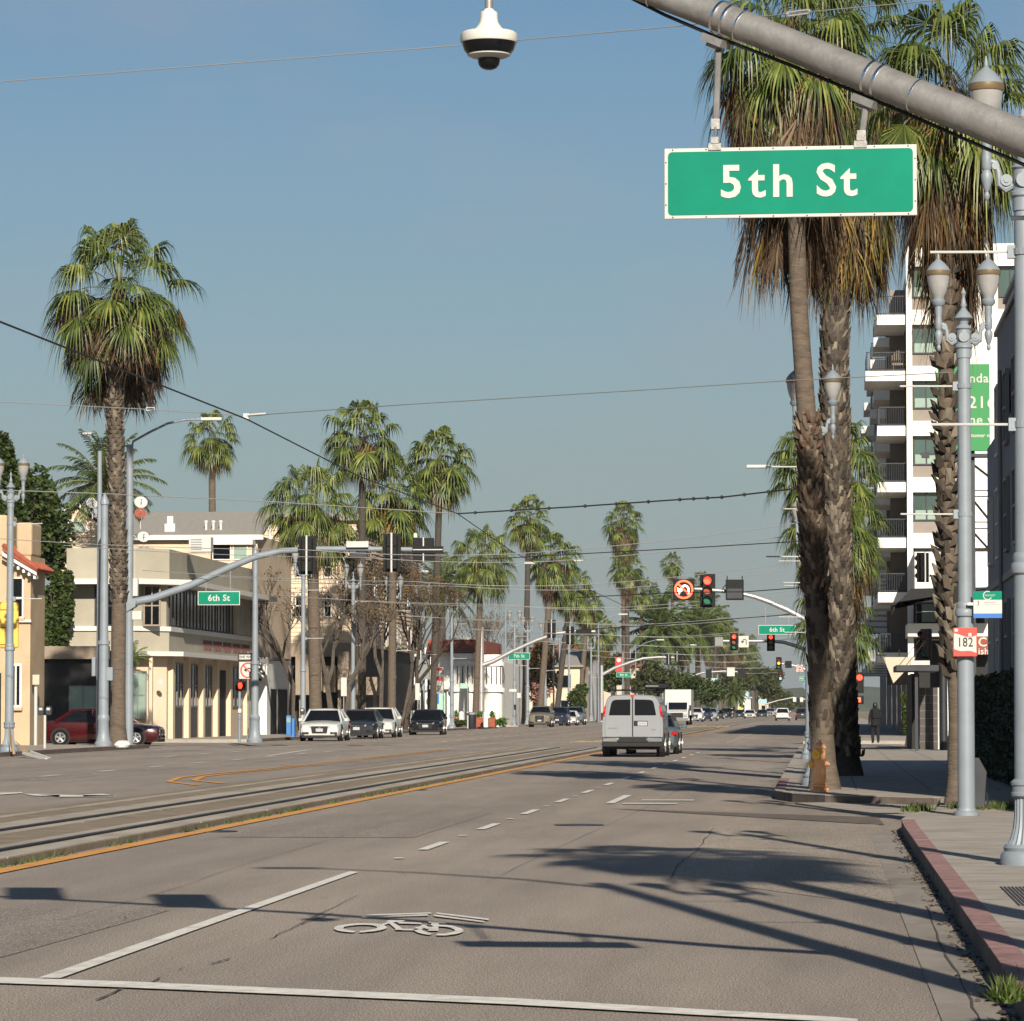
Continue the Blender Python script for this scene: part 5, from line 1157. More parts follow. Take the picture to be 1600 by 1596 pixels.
# -------- traffic signals
def head(label, px, py, Y, hpx, faces='cam', lit='red', n=3, group='traffic signals', side_py=None, rz=0.):
    """three-lens signal head; px,py centre"""
    k = hpx * Y / F / 1.12; c = P(px, py, Y); t = thing('traffic_signal', label, 'traffic signal', c, (math.pi if faces == 'back' else 0) + rz, group, k)
    b = MB(); b.box((-.26, .02, -.56), (.26, .06, .56)); b.build('backplate', 'black', t, local=True, bevel=.01)
    b = MB(); b.box((-.165, -.12, -.5), (.165, .2, .5)); b.build('housing', 'black', t, local=True, bevel=.015)
    if faces == 'back':
        MB().box((-.025, .2, -.58), (.025, .24, .58)).build('mounting_bar', 'lgrey', t, local=True); q = MB()
        for z in (-.33, 0, .33): q.box((-.15, .2, z - .15), (.15, .235, z + .15))
        q.build('lens_door', 'black', t, local=True, bevel=.01)
    for i, (z, nm) in enumerate(((.33, 'red'), (0, 'amber'), (-.33, 'green'))):
        m = {'red': 'redlit', 'amber': 'amblit', 'green': 'grnlit'}[nm] if nm == lit else {'red': 'lensoff_r', 'amber': 'lensoff_a', 'green': 'lensoff_g'}[nm]
        l = MB().disc((0, -.122, z), (0, -1, 0), .13, .012, 24).build(nm + '_lens', m, t, local=True)
        v = MB(); N_ = 14
        vs = []; fs = []
        for j in range(N_ + 1):
            a = R(-30 + 240 * j / N_); x_, z_ = math.cos(a), math.sin(a); ln = .2 if z_ > 0 else .2 + .16 * z_
            vs += [(x_ * .145, -.12, z + z_ * .145), (x_ * .142, -.12 - ln, z + z_ * .142)]
        for j in range(N_): fs.append((2 * j, 2 * j + 1, 2 * j + 3, 2 * j + 2))
        v.add(vs, fs); vo = v.build('visor', 'black', l, local=True); vo.modifiers.new('solid', 'SOLIDIFY').thickness = .008
    return t
def street_sign(label, s, x0, x1, y0, y1, Y, m='sgreen', rz=0., th=.02, sz=None, name='street_sign', hang=None):
    a = P(x0, y1, Y); c = P(x1, y0, Y); w = c.x - a.x; h = c.z - a.z; t = thing(name, label, 'street sign', ((a.x + c.x) / 2, Y, (a.z + c.z) / 2), rz)
    MB().box((-w / 2, -th / 2, -h / 2), (w / 2, th / 2, h / 2)).build('border', 'swhite', t, local=True, bevel=.004)
    e = h * .055
    MB().box((-w / 2 + e, -th / 2 - .004, -h / 2 + e), (w / 2 - e, -th / 2 - .0005, h / 2 - e)).build('face', m, t, local=True)
    if s: text('lettering', s, sz or h * .62, 'swhite', t, (0, -th / 2 - .006, 0), ext=.002, offset=h * .012, sx=.98)
    if hang:
        for px, py in hang: q = P(px, py, Y); x = q.x - t.location.x; MB().tube([(x, 0, h / 2), (x, 0, q.z - t.location.z)], .02, 6).build('hanger', 'steel', t, local=True)
    return t
# ---- the mast arm over the near corner (5th street)
MB0 = Vector((1.83, 17.4, .15))
def AP(px, py):                                       # point of the arm, which runs diagonally over the corner
    r = ray(px, py); d = Vector((-2.75, 1.4)); n = Vector((d.y, -d.x)); k = (n.x * MB0.x + n.y * MB0.y) / (n.x * r.x + n.y * r.y); return Vector((0, 0, EYE)) + r * k
t = thing('signal_mast', 'weathered steel signal mast whose arm crosses the top right corner', 'signal mast', MB0)
arm_pts = [Vector((MB0.x, MB0.y, 3.93)), AP(1690, 252), AP(1600, 217), AP(1500, 177), AP(1400, 138), AP(1300, 97), AP(1200, 56), AP(1100, 17), AP(1000, -20), AP(900, -52), AP(780, -83)]
last = arm_pts[-1]; dr = (arm_pts[-1] - arm_pts[-2]).normalized()
for k in range(1, 6): arm_pts.append(last + Vector((-.8 * k, .41 * k, .2 * k - .012 * k * k)))
rs_ = [.092, .090] + [.086 - .0027 * i for i in range(len(arm_pts) - 2)]
MB().tube(arm_pts, rs_, 20).build('arm', 'arm', t, smooth=True)
MB().lathe([(.24, 0), (.24, .03), (.15, .05), (.14, 3.9), (.11, 9.0)], 20, MB0).build('pole', 'arm', t, smooth=True)
MB().tube([MB0 + Vector((0, 0, 8.4)), MB0 + Vector((-.7, .5, 9.1)), MB0 + Vector((-1.7, 1.25, 9.45)), MB0 + Vector((-2.8, 2.0, 9.55))], [.07, .055, .045, .035], 8).build('luminaire_arm', 'arm', t, smooth=True)
e = MB0 + Vector((-2.8, 2.0, 9.55)); MB().box(e + Vector((-.55, -.12, -.06)), e + Vector((.1, .12, .06))).build('luminaire', 'lgrey', t, bevel=.04)
cb = MB(); cpts = [AP(x, y) for x, y in ((1610, 266), (1540, 236), (1440, 192), (1330, 145), (1230, 104), (1120, 62), (1040, 28), (960, -12))]
cb.tube([p + Vector((0, 0, .012)) for p in cpts], .009, 6); cb.build('conduit', 'dark', t)
axis = (AP(1100, 17) - AP(1300, 97)).normalized()
def band(px, py):
    c = AP(px, py); b = MB()
    for s_ in (-.028, .028): b.tube([c + axis * (s_ - .007), c + axis * (s_ + .007)], .0845, 22)
    o = b.build('band_clamp', 'bright', t)
    bk_ = MB(); dn = Vector((0, 0, -1)); d2 = (dn - axis * dn.dot(axis)).normalized()
    U_ = axis; bk_.frame(c + d2 * .115, U_, d2, U_.cross(d2), -.06, .06, -.018, .018, -.05, .05); bk_.frame(c + d2 * .10, U_, d2, U_.cross(d2), -.03, .03, .0, .055, -.03, .03); bk_.build('clamp_block', 'arm', t)
    return c + d2 * .15
h1 = band(1132, 30); h2 = band(1368, 124)
for px, py in ((1160, 42), (1432, 150), (1025, -12)): c = AP(px, py); MB().tube([c + axis * -.004, c + axis * .004], .083, 22).build('strap', 'bright', t)
# 5th St sign, hanging
Ys = 18.05
sa, sb = P(1040, 342, Ys), P(1430, 227, Ys); cx_, cz_ = (sa.x + sb.x) / 2, (sa.z + sb.z) / 2; w, h = (sb.x - sa.x) * 1.012, sb.z - sa.z
t = thing('street_sign', 'large green 5th St street name sign hanging from the near mast arm', 'street sign', (cx_, Ys, cz_), R(-2.5))
w2 = w / 2
MB().box((-w2, -.006, -h / 2), (w2, .006, h / 2)).build('border', 'swhite', t, local=True, bevel=.004)
gf = MB(); e = .018; rr_ = .02; poly = []
for (qx, qz, a0) in ((w2 - e - rr_, h / 2 - e - rr_, 0), (-w2 + e + rr_, h / 2 - e - rr_, 90), (-w2 + e + rr_, -h / 2 + e + rr_, 180), (w2 - e - rr_, -h / 2 + e + rr_, 270)):
    for k in range(5): a = R(a0 + k * 22.5); poly.append((qx + rr_ * math.cos(a), -.0095, qz + rr_ * math.sin(a)))
gf.prism(poly, (0, .0028, 0)); gf.build('face', 'sgreen', t, local=True)
text('lettering', '5th', .215, 'swhite', t, (w * (-.5 + (1184 - 1040) / 390), -.012, -.003), ext=.0015, offset=.0045, sx=1.02, sc=1.28)
text('lettering', 'St', .215, 'swhite', t, (w * (-.5 + (1306 - 1040) / 390), -.012, -.003), ext=.0015, offset=.0045, sx=1.0, sc=1.2)
rv = MB()
for k in range(8):
    x = -w2 + .04 + (w - .08) * k / 7
    for z in (-h / 2 + .008, h / 2 - .008): rv.disc((x, -.0055, z), (0, -1, 0), .0035, .003, 8)
for z in (-.12, 0, .12):
    for x in (-w2 + .008, w2 - .008): rv.disc((x, -.0055, z * h / .4), (0, -1, 0), .0035, .003, 8)
rv.build('rivet', 'dark', t, local=True)
for px, ptop in ((1117, h1), (1345, h2)):
    x = P(px, 300, Ys).x; bot = Vector((x, Ys, cz_ + h / 2)); hb = MB()
    Lh = ptop.z - bot.z; m1 = bot + Vector((0, 0, .045)); m2 = bot + (ptop - bot) * .22
    hb.tube([m2, Vector((ptop.x, ptop.y, ptop.z))], .0165, 8); hb.tube([m1, m2], .006, 6)
    hb.box(bot + Vector((-.03, -.014, -.012)), bot + Vector((.03, .014, .02))); hb.box(bot + Vector((-.018, -.018, .02)), bot + Vector((.018, .018, .05))); hb.box(m2 + Vector((-.02, -.02, -.02)), m2 + Vector((.02, .02, .03)))
    hb.build('hanger', 'arm', t)
    t.rotation_euler = (0, 0, R(-2.5))
# ---- dome camera, signal heads out of frame, vehicle detector
DY = 19.25; c = P(764, 50, DY)
t = thing('dome_camera', 'white dome security camera hanging from the mast arm at the top', 'security camera', (c.x, c.y, 0))
zc = lambda py: hz(py, DY)
MB().lathe([(.012, zc(-95)), (.02, zc(-30)), (.021, zc(4))], 16, (c.x, c.y, 0)).build('stem', 'arm', t, smooth=True)
MB().lathe([(.0177, zc(3)), (0.0224, zc(3)), (0.0280, zc(6)), (0.0411, zc(8)), (0.0439, zc(9)), (0.0439, zc(18)), (0.0448, zc(19)), (0.0467, zc(24)), (0.0579, zc(30)), (0.0794, zc(37)), (0.1308, zc(40)), (0.1438, zc(43)), (0.1448, zc(55)), (0.1401, zc(57))], 40, (c.x, c.y, 0)).build('housing', 'white', t, smooth=True)
MB().lathe([(0.1392, zc(56)), (0.1336, zc(62)), (0.1261, zc(69)), (0.1102, zc(75))], 36, (c.x, c.y, 0)).build('tinted_window', 'glass', t, smooth=True)
MB().lathe([(0.1111, zc(73)), (0.1083, zc(77)), (0.0887, zc(80)), (0.0616, zc(82))], 36, (c.x, c.y, 0)).build('ring', 'lgrey', t, smooth=True)
MB().lathe([(0.0579, zc(81)), (0.0570, zc(86)), (0.0523, zc(92)), (0.0392, zc(97)), (0.0187, zc(99.5)), (0.0037, zc(100))], 30, (c.x, c.y, 0)).build('lens_dome', 'glass', t, smooth=True)
t = thing('vehicle_detector', 'tiny white sensor just showing at the top edge right of the dome camera', 'sensor', P(831, -4, 19.1)); q = t.location
MB().lathe([(.02, -.0), (.028, .006), (.03, .03), (.012, .04), (.012, .3)], 16).build('housing', 'white', t, local=True, smooth=True)
for lab, p in (('traffic signal with black backplate on the near mast, outside the frame, nearer the pole', Vector((-2.7, 19.9, 6.02))), ('traffic signal with black backplate at the tip of the near mast, outside the frame', Vector((-4.1, 20.6, 6.25)))):
    q = head(lab, 900, 300, 20, 50, 'cam', 'red'); q.location = p; q.scale = (.98,) * 3; q.rotation_euler = (0, 0, R(0))
# ---- far-side signals at 6th street, facing us
YS = 152.
def mast(label, Y, base_px, top_py, arm, r0, r1, lum=None, m='steel', pr=.16):
    t = thing('signal_mast', label, 'signal mast', (xx(base_px, Y), Y, .1)); o = t.location
    MB().lathe([(pr * 1.7, 0), (pr * 1.7, .06), (pr, .08), (pr * .7, hz(top_py, Y) - .1)], 16).build('pole', m, t, smooth=True, local=True)
    pts = [P(*p, Y) for p in arm]; n = len(pts); MB().tube(pts, [r0 + (r1 - r0) * i / (n - 1) for i in range(n)], 10).build('arm', m, t, smooth=True)
    if lum:
        pts = [P(*p, Y) for p in lum]; MB().tube(pts, .05, 6).build('luminaire_arm', m, t, smooth=True)
        a, c = pts[-1], pts[-2]; s_ = 1 if a.x > c.x else -1
        MB().box((a.x - .1 * s_, Y - .15, a.z - .07), (a.x + .75 * s_, Y + .15, a.z + .06)).build('lamp_head', 'lgrey', t, bevel=.03)
    return t
mast('signal mast behind the big palm trunks, its arm holding the lit no turn sign', YS, 1277, 850, [(1277, 990), (1262, 970), (1230, 953), (1200, 940), (1180, 933), (1160, 928), (1130, 924), (1100, 921), (1070, 920)], .12, .06, [(1277, 860), (1262, 745), (1240, 733), (1220, 729), (1196, 729)])
head('red lit signal between the no turn sign and the blank black one', 1105.5, 923, YS, 52, 'cam', 'red')
def panel(name, label, cat, x0, x1, y0, y1, Y, m, th=.2, back=False):
    a = P(x0, y1, Y); c = P(x1, y0, Y); t = thing(name, label, cat, ((a.x + c.x) / 2, Y, (a.z + c.z) / 2)); w = c.x - a.x; h = c.z - a.z
    MB().box((-w / 2, -th / 2, -h / 2), (w / 2, th / 2, h / 2)).build('casing', m, t, local=True, bevel=.02); return t, w, h
t, w, h = panel('no_turn_sign', 'lit square sign with a red ring and white turn arrow', 'traffic sign', 1052, 1085, 905, 938, YS - .3, 'black', .25)
MB().ring((0, -.126, 0), (0, -1, 0), w * .36, w * .45, .01, 32).build('red_ring', 'ledred', t, local=True)
a_ = MB(); a_.ring((w * .05, -.126, w * .0), (0, -1, 0), w * .13, w * .22, .012, 14, 0, R(180)); a_.box((w * .18, -.138, -w * .26), (w * .27, -.126, w * .0)); a_.prism([(-w * .30, -.126, w * .10), (-w * .08, -.126, -w * .06), (-w * .22, -.126, -w * .24), (-w * .28, -.126, -w * .08)], (0, -.012, 0))
a_.box((-w * .17, -.138, -w * .1), (-w * .08, -.126, w * .0)); ao = a_.build('arrow', 'ledwhite', t, local=True)
MB().prism([(-w * .30, -.142, w * .24), (-w * .24, -.142, w * .30), (w * .30, -.142, -w * .24), (w * .24, -.142, -w * .30)], (0, -.006, 0)).build('slash', 'ledred', t, local=True)
t, w, h = panel('blank_sign', 'unlit black square sign on the arm right of the red signal', 'traffic sign', 1134, 1162, 906, 938, YS - .3, 'black', .3)
MB().box((-w * .42, -.156, -h * .42), (w * .42, -.151, h * .06)).build('display', 'steeld', t, local=True)
q = MB()
for x in (-.42, .42): q.tube([(x * w, .05, h / 2), (x * w, .05, h / 2 + .15)], .02, 5)
q.tube([(-w / 2, .05, h * .25), (-w / 2 - .12, .05, h * .1), (-w / 2, .05, -h * .1)], .02, 5); q.build('bracket', 'black', t, local=True)
street_sign('green 6th St sign hanging from the far arm on the right', '6th St', 1185, 1243, 977, 992, YS, hang=[(1196, 948), (1232, 962)])
# left 6th street mast, seen from behind
YL = 152.
t = mast('signal mast by the tall palm with an arched arm and long luminaire', YL, 202, 690, [(204, 942), (240, 935), (300, 914), (360, 886), (400, 870), (440, 861), (500, 858), (570, 858), (645, 859), (690, 861)], .17, .09, [(206, 700), (208, 690), (235, 675), (262, 662), (290, 656), (318, 655)], 'pole', .2)
MB().prism([P(196, 932, YL - .25), P(213, 938, YL - .25), P(211, 948, YL - .25), P(198, 956, YL - .25)], (0, .5, 0)).build('arm_plate', 'pole', t)
street_sign('green 6th St sign hanging from the arched arm on the left', '6th St', 309, 375, 924, 946, YL, hang=[(322, 903), (360, 888)])
head('black signal head seen from behind, nearest the arched arm bend', 480.5, 868, YL - .4, 60, 'back', None)
head('black signal head seen from behind, in the middle of the arched arm', 613, 864, YL - .4, 60, 'back', None)
t, w, h = panel('blank_sign', 'pale back of a wide sign on the arched arm between two black signals', 'traffic sign', 541, 576, 846, 856, YL - .2, 'lgrey', .12)
t, w, h = panel('sign_box', 'dark shallow box under the arched arm between two black signals', 'traffic sign', 547, 574, 864, 872, YL - .2, 'steeld', .4)
t, w, h = panel('signal_box', 'black cross shaped signal box at the tip of the arched arm', 'traffic signal', 646, 678, 841, 878, YL - .2, 'black', .3)
MB().box((-w * .5, -.2, -.14), (w * .95, .1, .14)).build('side_head', 'black', t, local=True); q = MB(); q.box((-.02, -.17, -h * .52), (.03, -.151, h * .52)); q.box((-w * .5, -.215, -.02), (w * .95, -.201, .02)); q.build('mounting_bar', 'lgrey', t, local=True)
b = MB(); b.lathe([(.03, 0), (.08, .02), (.08, .15), (.03, .2)], 12); t_ = thing('sensor', 'little white sensor on top of the arched arm tip', 'sensor', P(649, 841, YL - .2)); b.build('housing', 'white', t_, local=True, smooth=True)
for (x0, x1, y0, y1, lab) in ((208, 216, 904, 932, 'upper grey box on the left signal mast'), (207, 222, 955, 969, 'lower grey box on the left signal mast'), (144, 150, 1027, 1057, 'grey box on the left side of the pale pole'), (167, 177, 1043, 1064, 'grey box between pale pole and palm trunk')):
    panel('control_box', lab, 'control box', x0, x1, y0, y1, 146 if x0 < 200 else YL, 'lgrey' if x0 > 200 else 'pole', .25)
# 7th, 8th and further masts
Y7 = 306.
mast('signal mast at 7th street with its arm rising to the right', Y7, 752, 980, [(753, 1040), (770, 1034), (800, 1018), (840, 1000), (870, 990), (900, 986), (930, 987)], .2, .1, m='steel', pr=.28)
street_sign('small green 7th St sign on the left', '7th St', 794, 828, 1020, 1031, Y7, hang=[(800, 1014), (822, 1004)])
for (px, py, lab) in ((862, 983, 'black signal from behind, left one of the 7th street arm'), (891, 993, 'black signal from behind, low on the 7th street arm')): head(lab, px, py, Y7 - .4, 28, 'back', None)
panel('signal_box', 'wide black box at the tip of the 7th street arm', 'traffic signal', 900, 924, 984, 992, Y7 - .4, 'black', .4)
Y8 = 430.
mast('signal mast at 8th street, arm above the van roof rack', Y8, 940, 1040, [(942, 1054), (960, 1044), (985, 1035), (1005, 1029), (1030, 1027), (1060, 1028)], .2, .1, m='steel', pr=.25)
street_sign('tiny green sign of 8th Street above the van', '8th St', 963, 986, 1051, 1058.5, Y8)
head('tiny black signal from behind over the van, on the 8th street arm', 1045, 1030, Y8 - .3, 16, 'back', None)
head('tiny black signal from behind at the tip of the 8th street arm', 1058, 1026, Y8 - .3, 16, 'back', None)
Y9 = 560.
mast('thin distant signal mast above the blue street sign', Y9, 1062, 1058, [(1064, 1064), (1080, 1057), (1100, 1051), (1130, 1049), (1162, 1050)], .16, .1, m='steel', pr=.2)
street_sign('small blue street name sign in the distance right of the van', '9th St', 1071, 1089, 1064, 1071.5, Y9, 'sblue')
for (x0, x1, y0, y1, m, lab) in ((1136, 1148, 1043, 1057, 'lgrey', 'pale blank sign back between two dark distant signals'), (1153, 1164, 1044, 1060, 'black', 'dark distant signal right of the pale sign back'), (1103, 1112, 1046, 1060, 'black', 'dark distant signal above the round green tree')): panel('distant_signal', lab, 'traffic signal', x0, x1, y0, y1, Y9 - .3, m, .3)
# right side further signals
YR = 262.
mast('dark signal mast at 7th street on the right, arm with several heads', YR, 1266, 990, [(1264, 1018), (1245, 1010), (1225, 1004), (1205, 1002), (1170, 1002), (1116, 1002)], .14, .09, m='steel', pr=.2)
head('red lit signal directly under the right 6th St sign', 1204.5, 1004, YR - .4, 27, 'cam', 'red'); head('signal with red arrow left of the white turn sign', 1147, 1003, YR - .4, 27, 'cam', 'red')
panel('blank_sign', 'small blank sign with a pale panel, leftmost on the 7th street arm', 'traffic sign', 1117, 1130, 996, 1010, YR - .4, 'mgrey', .3)
panel('sensor_box', 'tiny black box at the tip of the right 7th street arm', 'sensor', 1112, 1117, 1001, 1008, YR - .4, 'black', .3)
t, w, h = panel('turn_sign', 'white square sign with a black hooked turn arrow', 'traffic sign', 1154, 1170, 994, 1012, YR - .4, 'swhite', .05)
q = MB(); q.ring((.06, -.027, .05), (0, -1, 0), .09, .14, .006, 12, 0, R(180)); q.box((.15, -.033, -.2), (.2, -.027, .05)); q.prism([(-.2, -.027, .04), (.05, -.027, .04), (-.08, -.027, -.12)], (0, -.006, 0)); q.build('arrow', 'sblack', t, local=True)
YQ = 400.
mast('distant right signal mast with an amber lit head', YQ, 1270, 1040, [(1268, 1050), (1250, 1043), (1235, 1039), (1217, 1037)], .14, .09, m='steel', pr=.2)
head('amber lit distant signal on the right', 1217, 1036.5, YQ - .4, 19, 'cam', 'amber'); head('green lit signal lowest on the right', 1219.5, 1056, 470, 15, 'cam', 'green')
panel('blank_sign', 'small dark blank sign right of the amber signal', 'traffic sign', 1227, 1237, 1033, 1044, YQ - .4, 'black', .3)
t, w, h = panel('no_turn_sign', 'little white sign with red crossed arrow beside the amber signal', 'traffic sign', 1244, 1255, 1039, 1050, YQ - .4, 'swhite', .06)
MB().ring((0, -.032, 0), (0, -1, 0), w * .34, w * .44, .006, 20).build('red_ring', 'sred', t, local=True); MB().box((-w * .2, -.034, -.05), (w * .2, -.031, .05)).build('arrow', 'sblack', t, local=True)
street_sign('distant pale green street sign right of the green signal', '8th St', 1249, 1263, 1057, 1064, 470)
street_sign('distant blue square sign right of the green signal', '', 1256, 1264, 1068, 1076, 600, 'sblue')
YU = 800.
mast('faint far signal mast close to the end of the street', YU, 1196, 1092, [(1198, 1100), (1215, 1095), (1240, 1090), (1264, 1094)], .14, .1, m='steel', pr=.2)
for (x0, x1, m, lab) in ((1239, 1244, 'lgrey', 'far pale sign at the arm near the hills'), (1245, 1249, 'black', 'far black signal at the arm near the hills'), (1250, 1255, 'swhite', 'far white sign at the arm near the hills')): panel('distant_signal', lab, 'traffic signal', x0, x1, 1090, 1097, YU - .3, m, .3)
street_sign('far pale blue street sign left of the white sport utility', '', 1185, 1198, 1093, 1100, 780, 'bannerw')
# right pavement signals near the tower
t = thing('signal_post', 'dark signal post on the right pavement with a signal seen edge on', 'signal post', (xx(1473, 135), 135, .15)); b = MB(); b.tube([(xx(1473, 135), 135, .15), (xx(1473, 135), 135, hz(880, 135))], [.15, .12], 12); b.build('pole', 'steeld', t, smooth=True)
q = MB(); q.tube([P(1473, 900, 135), P(1452, 900, 135)], .035, 6); q.tube([P(1473, 1000, 135), P(1452, 1000, 135)], .035, 6); q.build('bracket', 'steeld', t)
head('dark signal head on the right post, turned sideways, upper one', 1441, 887, 134.5, 46, 'back', None, rz=R(28)); head('dark signal head on the right post beside the canopy rods', 1446, 1006, 134.5, 46, 'cam', None, rz=R(-40))
t = thing('signal_post', 'dark post with a red pedestrian light behind the palm trunks', 'signal post', (xx(1335, 158), 158, .15)); MB().tube([(xx(1335, 158), 158, .15), (xx(1335, 158), 158, hz(1030, 158))], .13, 10).build('pole', 'steeld', t, smooth=True)
q = MB(); c = P(1343, 1066, 157.7); q.box(c + Vector((-.17, -.1, -.45)), c + Vector((.17, .1, .4))); q.build('housing', 'black', t, bevel=.02); c = P(1343, 1059, 157.7); MB().disc(c + Vector((0, -.1, 0)), (0, -1, 0), .12, .02).build('red_lens', 'redlit', t)
c = P(1343, 1094, 157.7); MB().box(c + Vector((-.17, -.1, -.17)), c + Vector((.17, .1, .17))).build('pedestrian_housing', 'black', t, bevel=.02); MB().box(c + Vector((-.07, -.115, -.09)), c + Vector((.05, -.102, .1))).build('hand_symbol', 'ledred', t)
# bus signs on the second lamp post
YB_ = 51.8
a = P(1489.5, 1026, YB_); c = P(1526.5, 981, YB_); w, h = c.x - a.x, c.z - a.z
t = thing('bus_stop_sign', 'red and white bus stop sign reading 182 on the lamp post', 'bus stop sign', ((a.x + c.x) / 2, YB_, (a.z + c.z) / 2))
MB().box((-w / 2, -.006, -h / 2), (w / 2, .006, h / 2)).build('panel', 'sred', t, local=True, bevel=.01)
q = MB(); n = 16; up = [(-w * .47 + w * .94 * i / n, h * (.30 - .16 * math.sin(math.pi * (i / n)) ** 1.0 * (i / n) - .06 * (i / n))) for i in range(n + 1)]; dn = [(-w * .47 + w * .94 * i / n, -h * (.24 + .14 * (i / n) + .03 * math.sin(2 * math.pi * i / n))) for i in range(n + 1)]
for i in range(n): q.add([(up[i][0], -.0075, up[i][1]), (dn[i][0], -.0075, dn[i][1]), (dn[i + 1][0], -.0075, dn[i + 1][1]), (up[i + 1][0], -.0075, up[i + 1][1])], [(0, 1, 2, 3)])
q.build('white_field', 'swhite', t, local=True)
text('lettering', '182', .175, 'sblack', t, (0, -.009, -.008), ext=.001, sx=.78, offset=.002); q = MB(); q.box((w * .14, -.0085, h * .19), (w * .27, -.0065, h * .31)); q.box((-w * .44, -.0085, h * .36), (-w * .30, -.0065, h * .46)); q.build('pictogram', 'swhite', t, local=True); None
MB().box((-w * .2, .006, -h * .2), (w * .2, .03, h * .2)).build('bracket', 'steel', t, local=True)
a = P(1521, 966, YB_); c = P(1565.5, 924, YB_); w, h = c.x - a.x, c.z - a.z
t = thing('bus_stop_sign', 'white and green transit sign with numeral 3 on the right of the lamp post', 'bus stop sign', ((a.x + c.x) / 2, YB_, (a.z + c.z) / 2))
MB().box((-w / 2, -.006, -h / 2), (w / 2, .006, h / 2)).build('panel', 'swhite', t, local=True, bevel=.005)
MB().box((-w / 2, -.0075, h * .18), (w / 2, -.0062, h / 2)).build('green_band', 'sgreen', t, local=True); MB().box((-w / 2, -.0075, -h / 2), (w / 2, -.0062, -h * .33)).build('blue_band', 'sblue', t, local=True)
q = MB(); q.ring((0, -.0085, h * .34), (0, -1, 0), .05, .062, .002, 20, R(60), R(330)); q.build('emblem', 'swhite', t, local=True); text('lettering', 'TRANSIT', .035, 'swhite', t, (.03, -.01, h * .34), ext=.001)
text('lettering', '3', .09, 'sblack', t, (-w * .33, -.01, h * .04), ext=.001, sx=.7); q = MB(); q.box((-w * .12, -.0072, h * .07), (w * .28, -.0062, h * .09)); q.box((-w * .12, -.0072, 0), (w * .4, -.0062, h * .012)); q.build('small_print', 'mgrey', t, local=True)
MB().box((-w / 2 - .08, .006, -.01), (-w / 2 + .05, .03, .03)).build('bracket', 'steel', t, local=True)
# signs by the left corner
YO = 163.
t = thing('sign_post', 'thin post with one way sign and no left turn sign, left corner of 6th street', 'sign post', (xx(388, YO), YO, .15)); MB().tube([(xx(388, YO), YO, .15), (xx(388, YO), YO, hz(1018, YO))], .035, 6).build('post', 'steel', t)
a = P(372, 1033.5, YO); c = P(406, 1020.5, YO); ow = MB().box((a.x, YO - .06, a.z), (c.x, YO - .04, c.z)).build('one_way_panel', 'sblack', t)
q = MB(); zc_ = (a.z + c.z) / 2; q.prism([(a.x + .05, YO - .064, zc_ - .1), (c.x - .28, YO - .064, zc_ - .1), (c.x - .28, YO - .064, a.z + .03), (c.x - .04, YO - .064, zc_), (c.x - .28, YO - .064, c.z - .03), (c.x - .28, YO - .064, zc_ + .1), (a.x + .05, YO - .064, zc_ + .1)], (0, .003, 0)); q.build('white_arrow', 'swhite', ow)
text('lettering', 'ONE WAY', .15, 'sblack', ow, ((a.x + c.x) / 2 - .12 - t.location.x, YO - .066 - YO, zc_ - .15), ext=.001, offset=.004, sx=.85)
a = P(374, 1061, YO); c = P(402, 1034.5, YO); nl = MB().box((a.x, YO - .06, a.z), (c.x, YO - .04, c.z)).build('no_turn_panel', 'swhite', t)
m_ = Vector(((a.x + c.x) / 2, YO - .062, (a.z + c.z) / 2)); w = c.x - a.x; q = MB(); q.ring(m_, (0, -1, 0), w * .36, w * .44, .004, 26); q.prism([m_ + Vector((-w * .29, 0, w * .24)), m_ + Vector((-w * .24, 0, w * .29)), m_ + Vector((w * .29, 0, -w * .24)), m_ + Vector((w * .24, 0, -w * .29))], (0, -.006, 0)); q.build('red_ring', 'sred', nl)
q = MB(); q.ring(m_ + Vector((w * .05, 0, -w * .02)), (0, -1, 0), w * .10, w * .16, .003, 12, 0, R(180)); q.box(m_ + Vector((w * .15, -.003, -w * .2)), m_ + Vector((w * .21, 0, 0))); q.prism([m_ + Vector((-w * .25, 0, w * .02)), m_ + Vector((-w * .08, 0, w * .14)), m_ + Vector((-w * .08, 0, -w * .1))], (0, -.003, 0)); q.build('arrow', 'sblack', nl)
t = thing('pedestrian_signal', 'black pedestrian signal with a red hand left of the one way sign post', 'pedestrian signal', (xx(375, YO - 1), YO - 1, .15)); MB().tube([(xx(375, YO - 1), YO - 1, .15), (xx(375, YO - 1), YO - 1, hz(1079, YO - 1))], .06, 8).build('post', 'pole', t)
c = P(376, 1072, YO - 1); MB().box(c + Vector((-.21, -.14, -.2)), c + Vector((.21, .14, .2))).build('housing', 'black', t, bevel=.03); MB().prism([c + Vector((-.05, -.145, -.12)), c + Vector((.05, -.145, -.12)), c + Vector((.1, -.145, .0)), c + Vector((.06, -.145, .13)), c + Vector((-.07, -.145, .12)), c + Vector((-.09, -.145, 0))], (0, -.006, 0)).build('hand_symbol', 'redlit', t)
c = P(375, 1111, YO - 1); MB().box(c + Vector((-.07, -.1, -.09)), c + Vector((.07, .0, .09))).build('push_button_box', 'lgrey', t, bevel=.01)
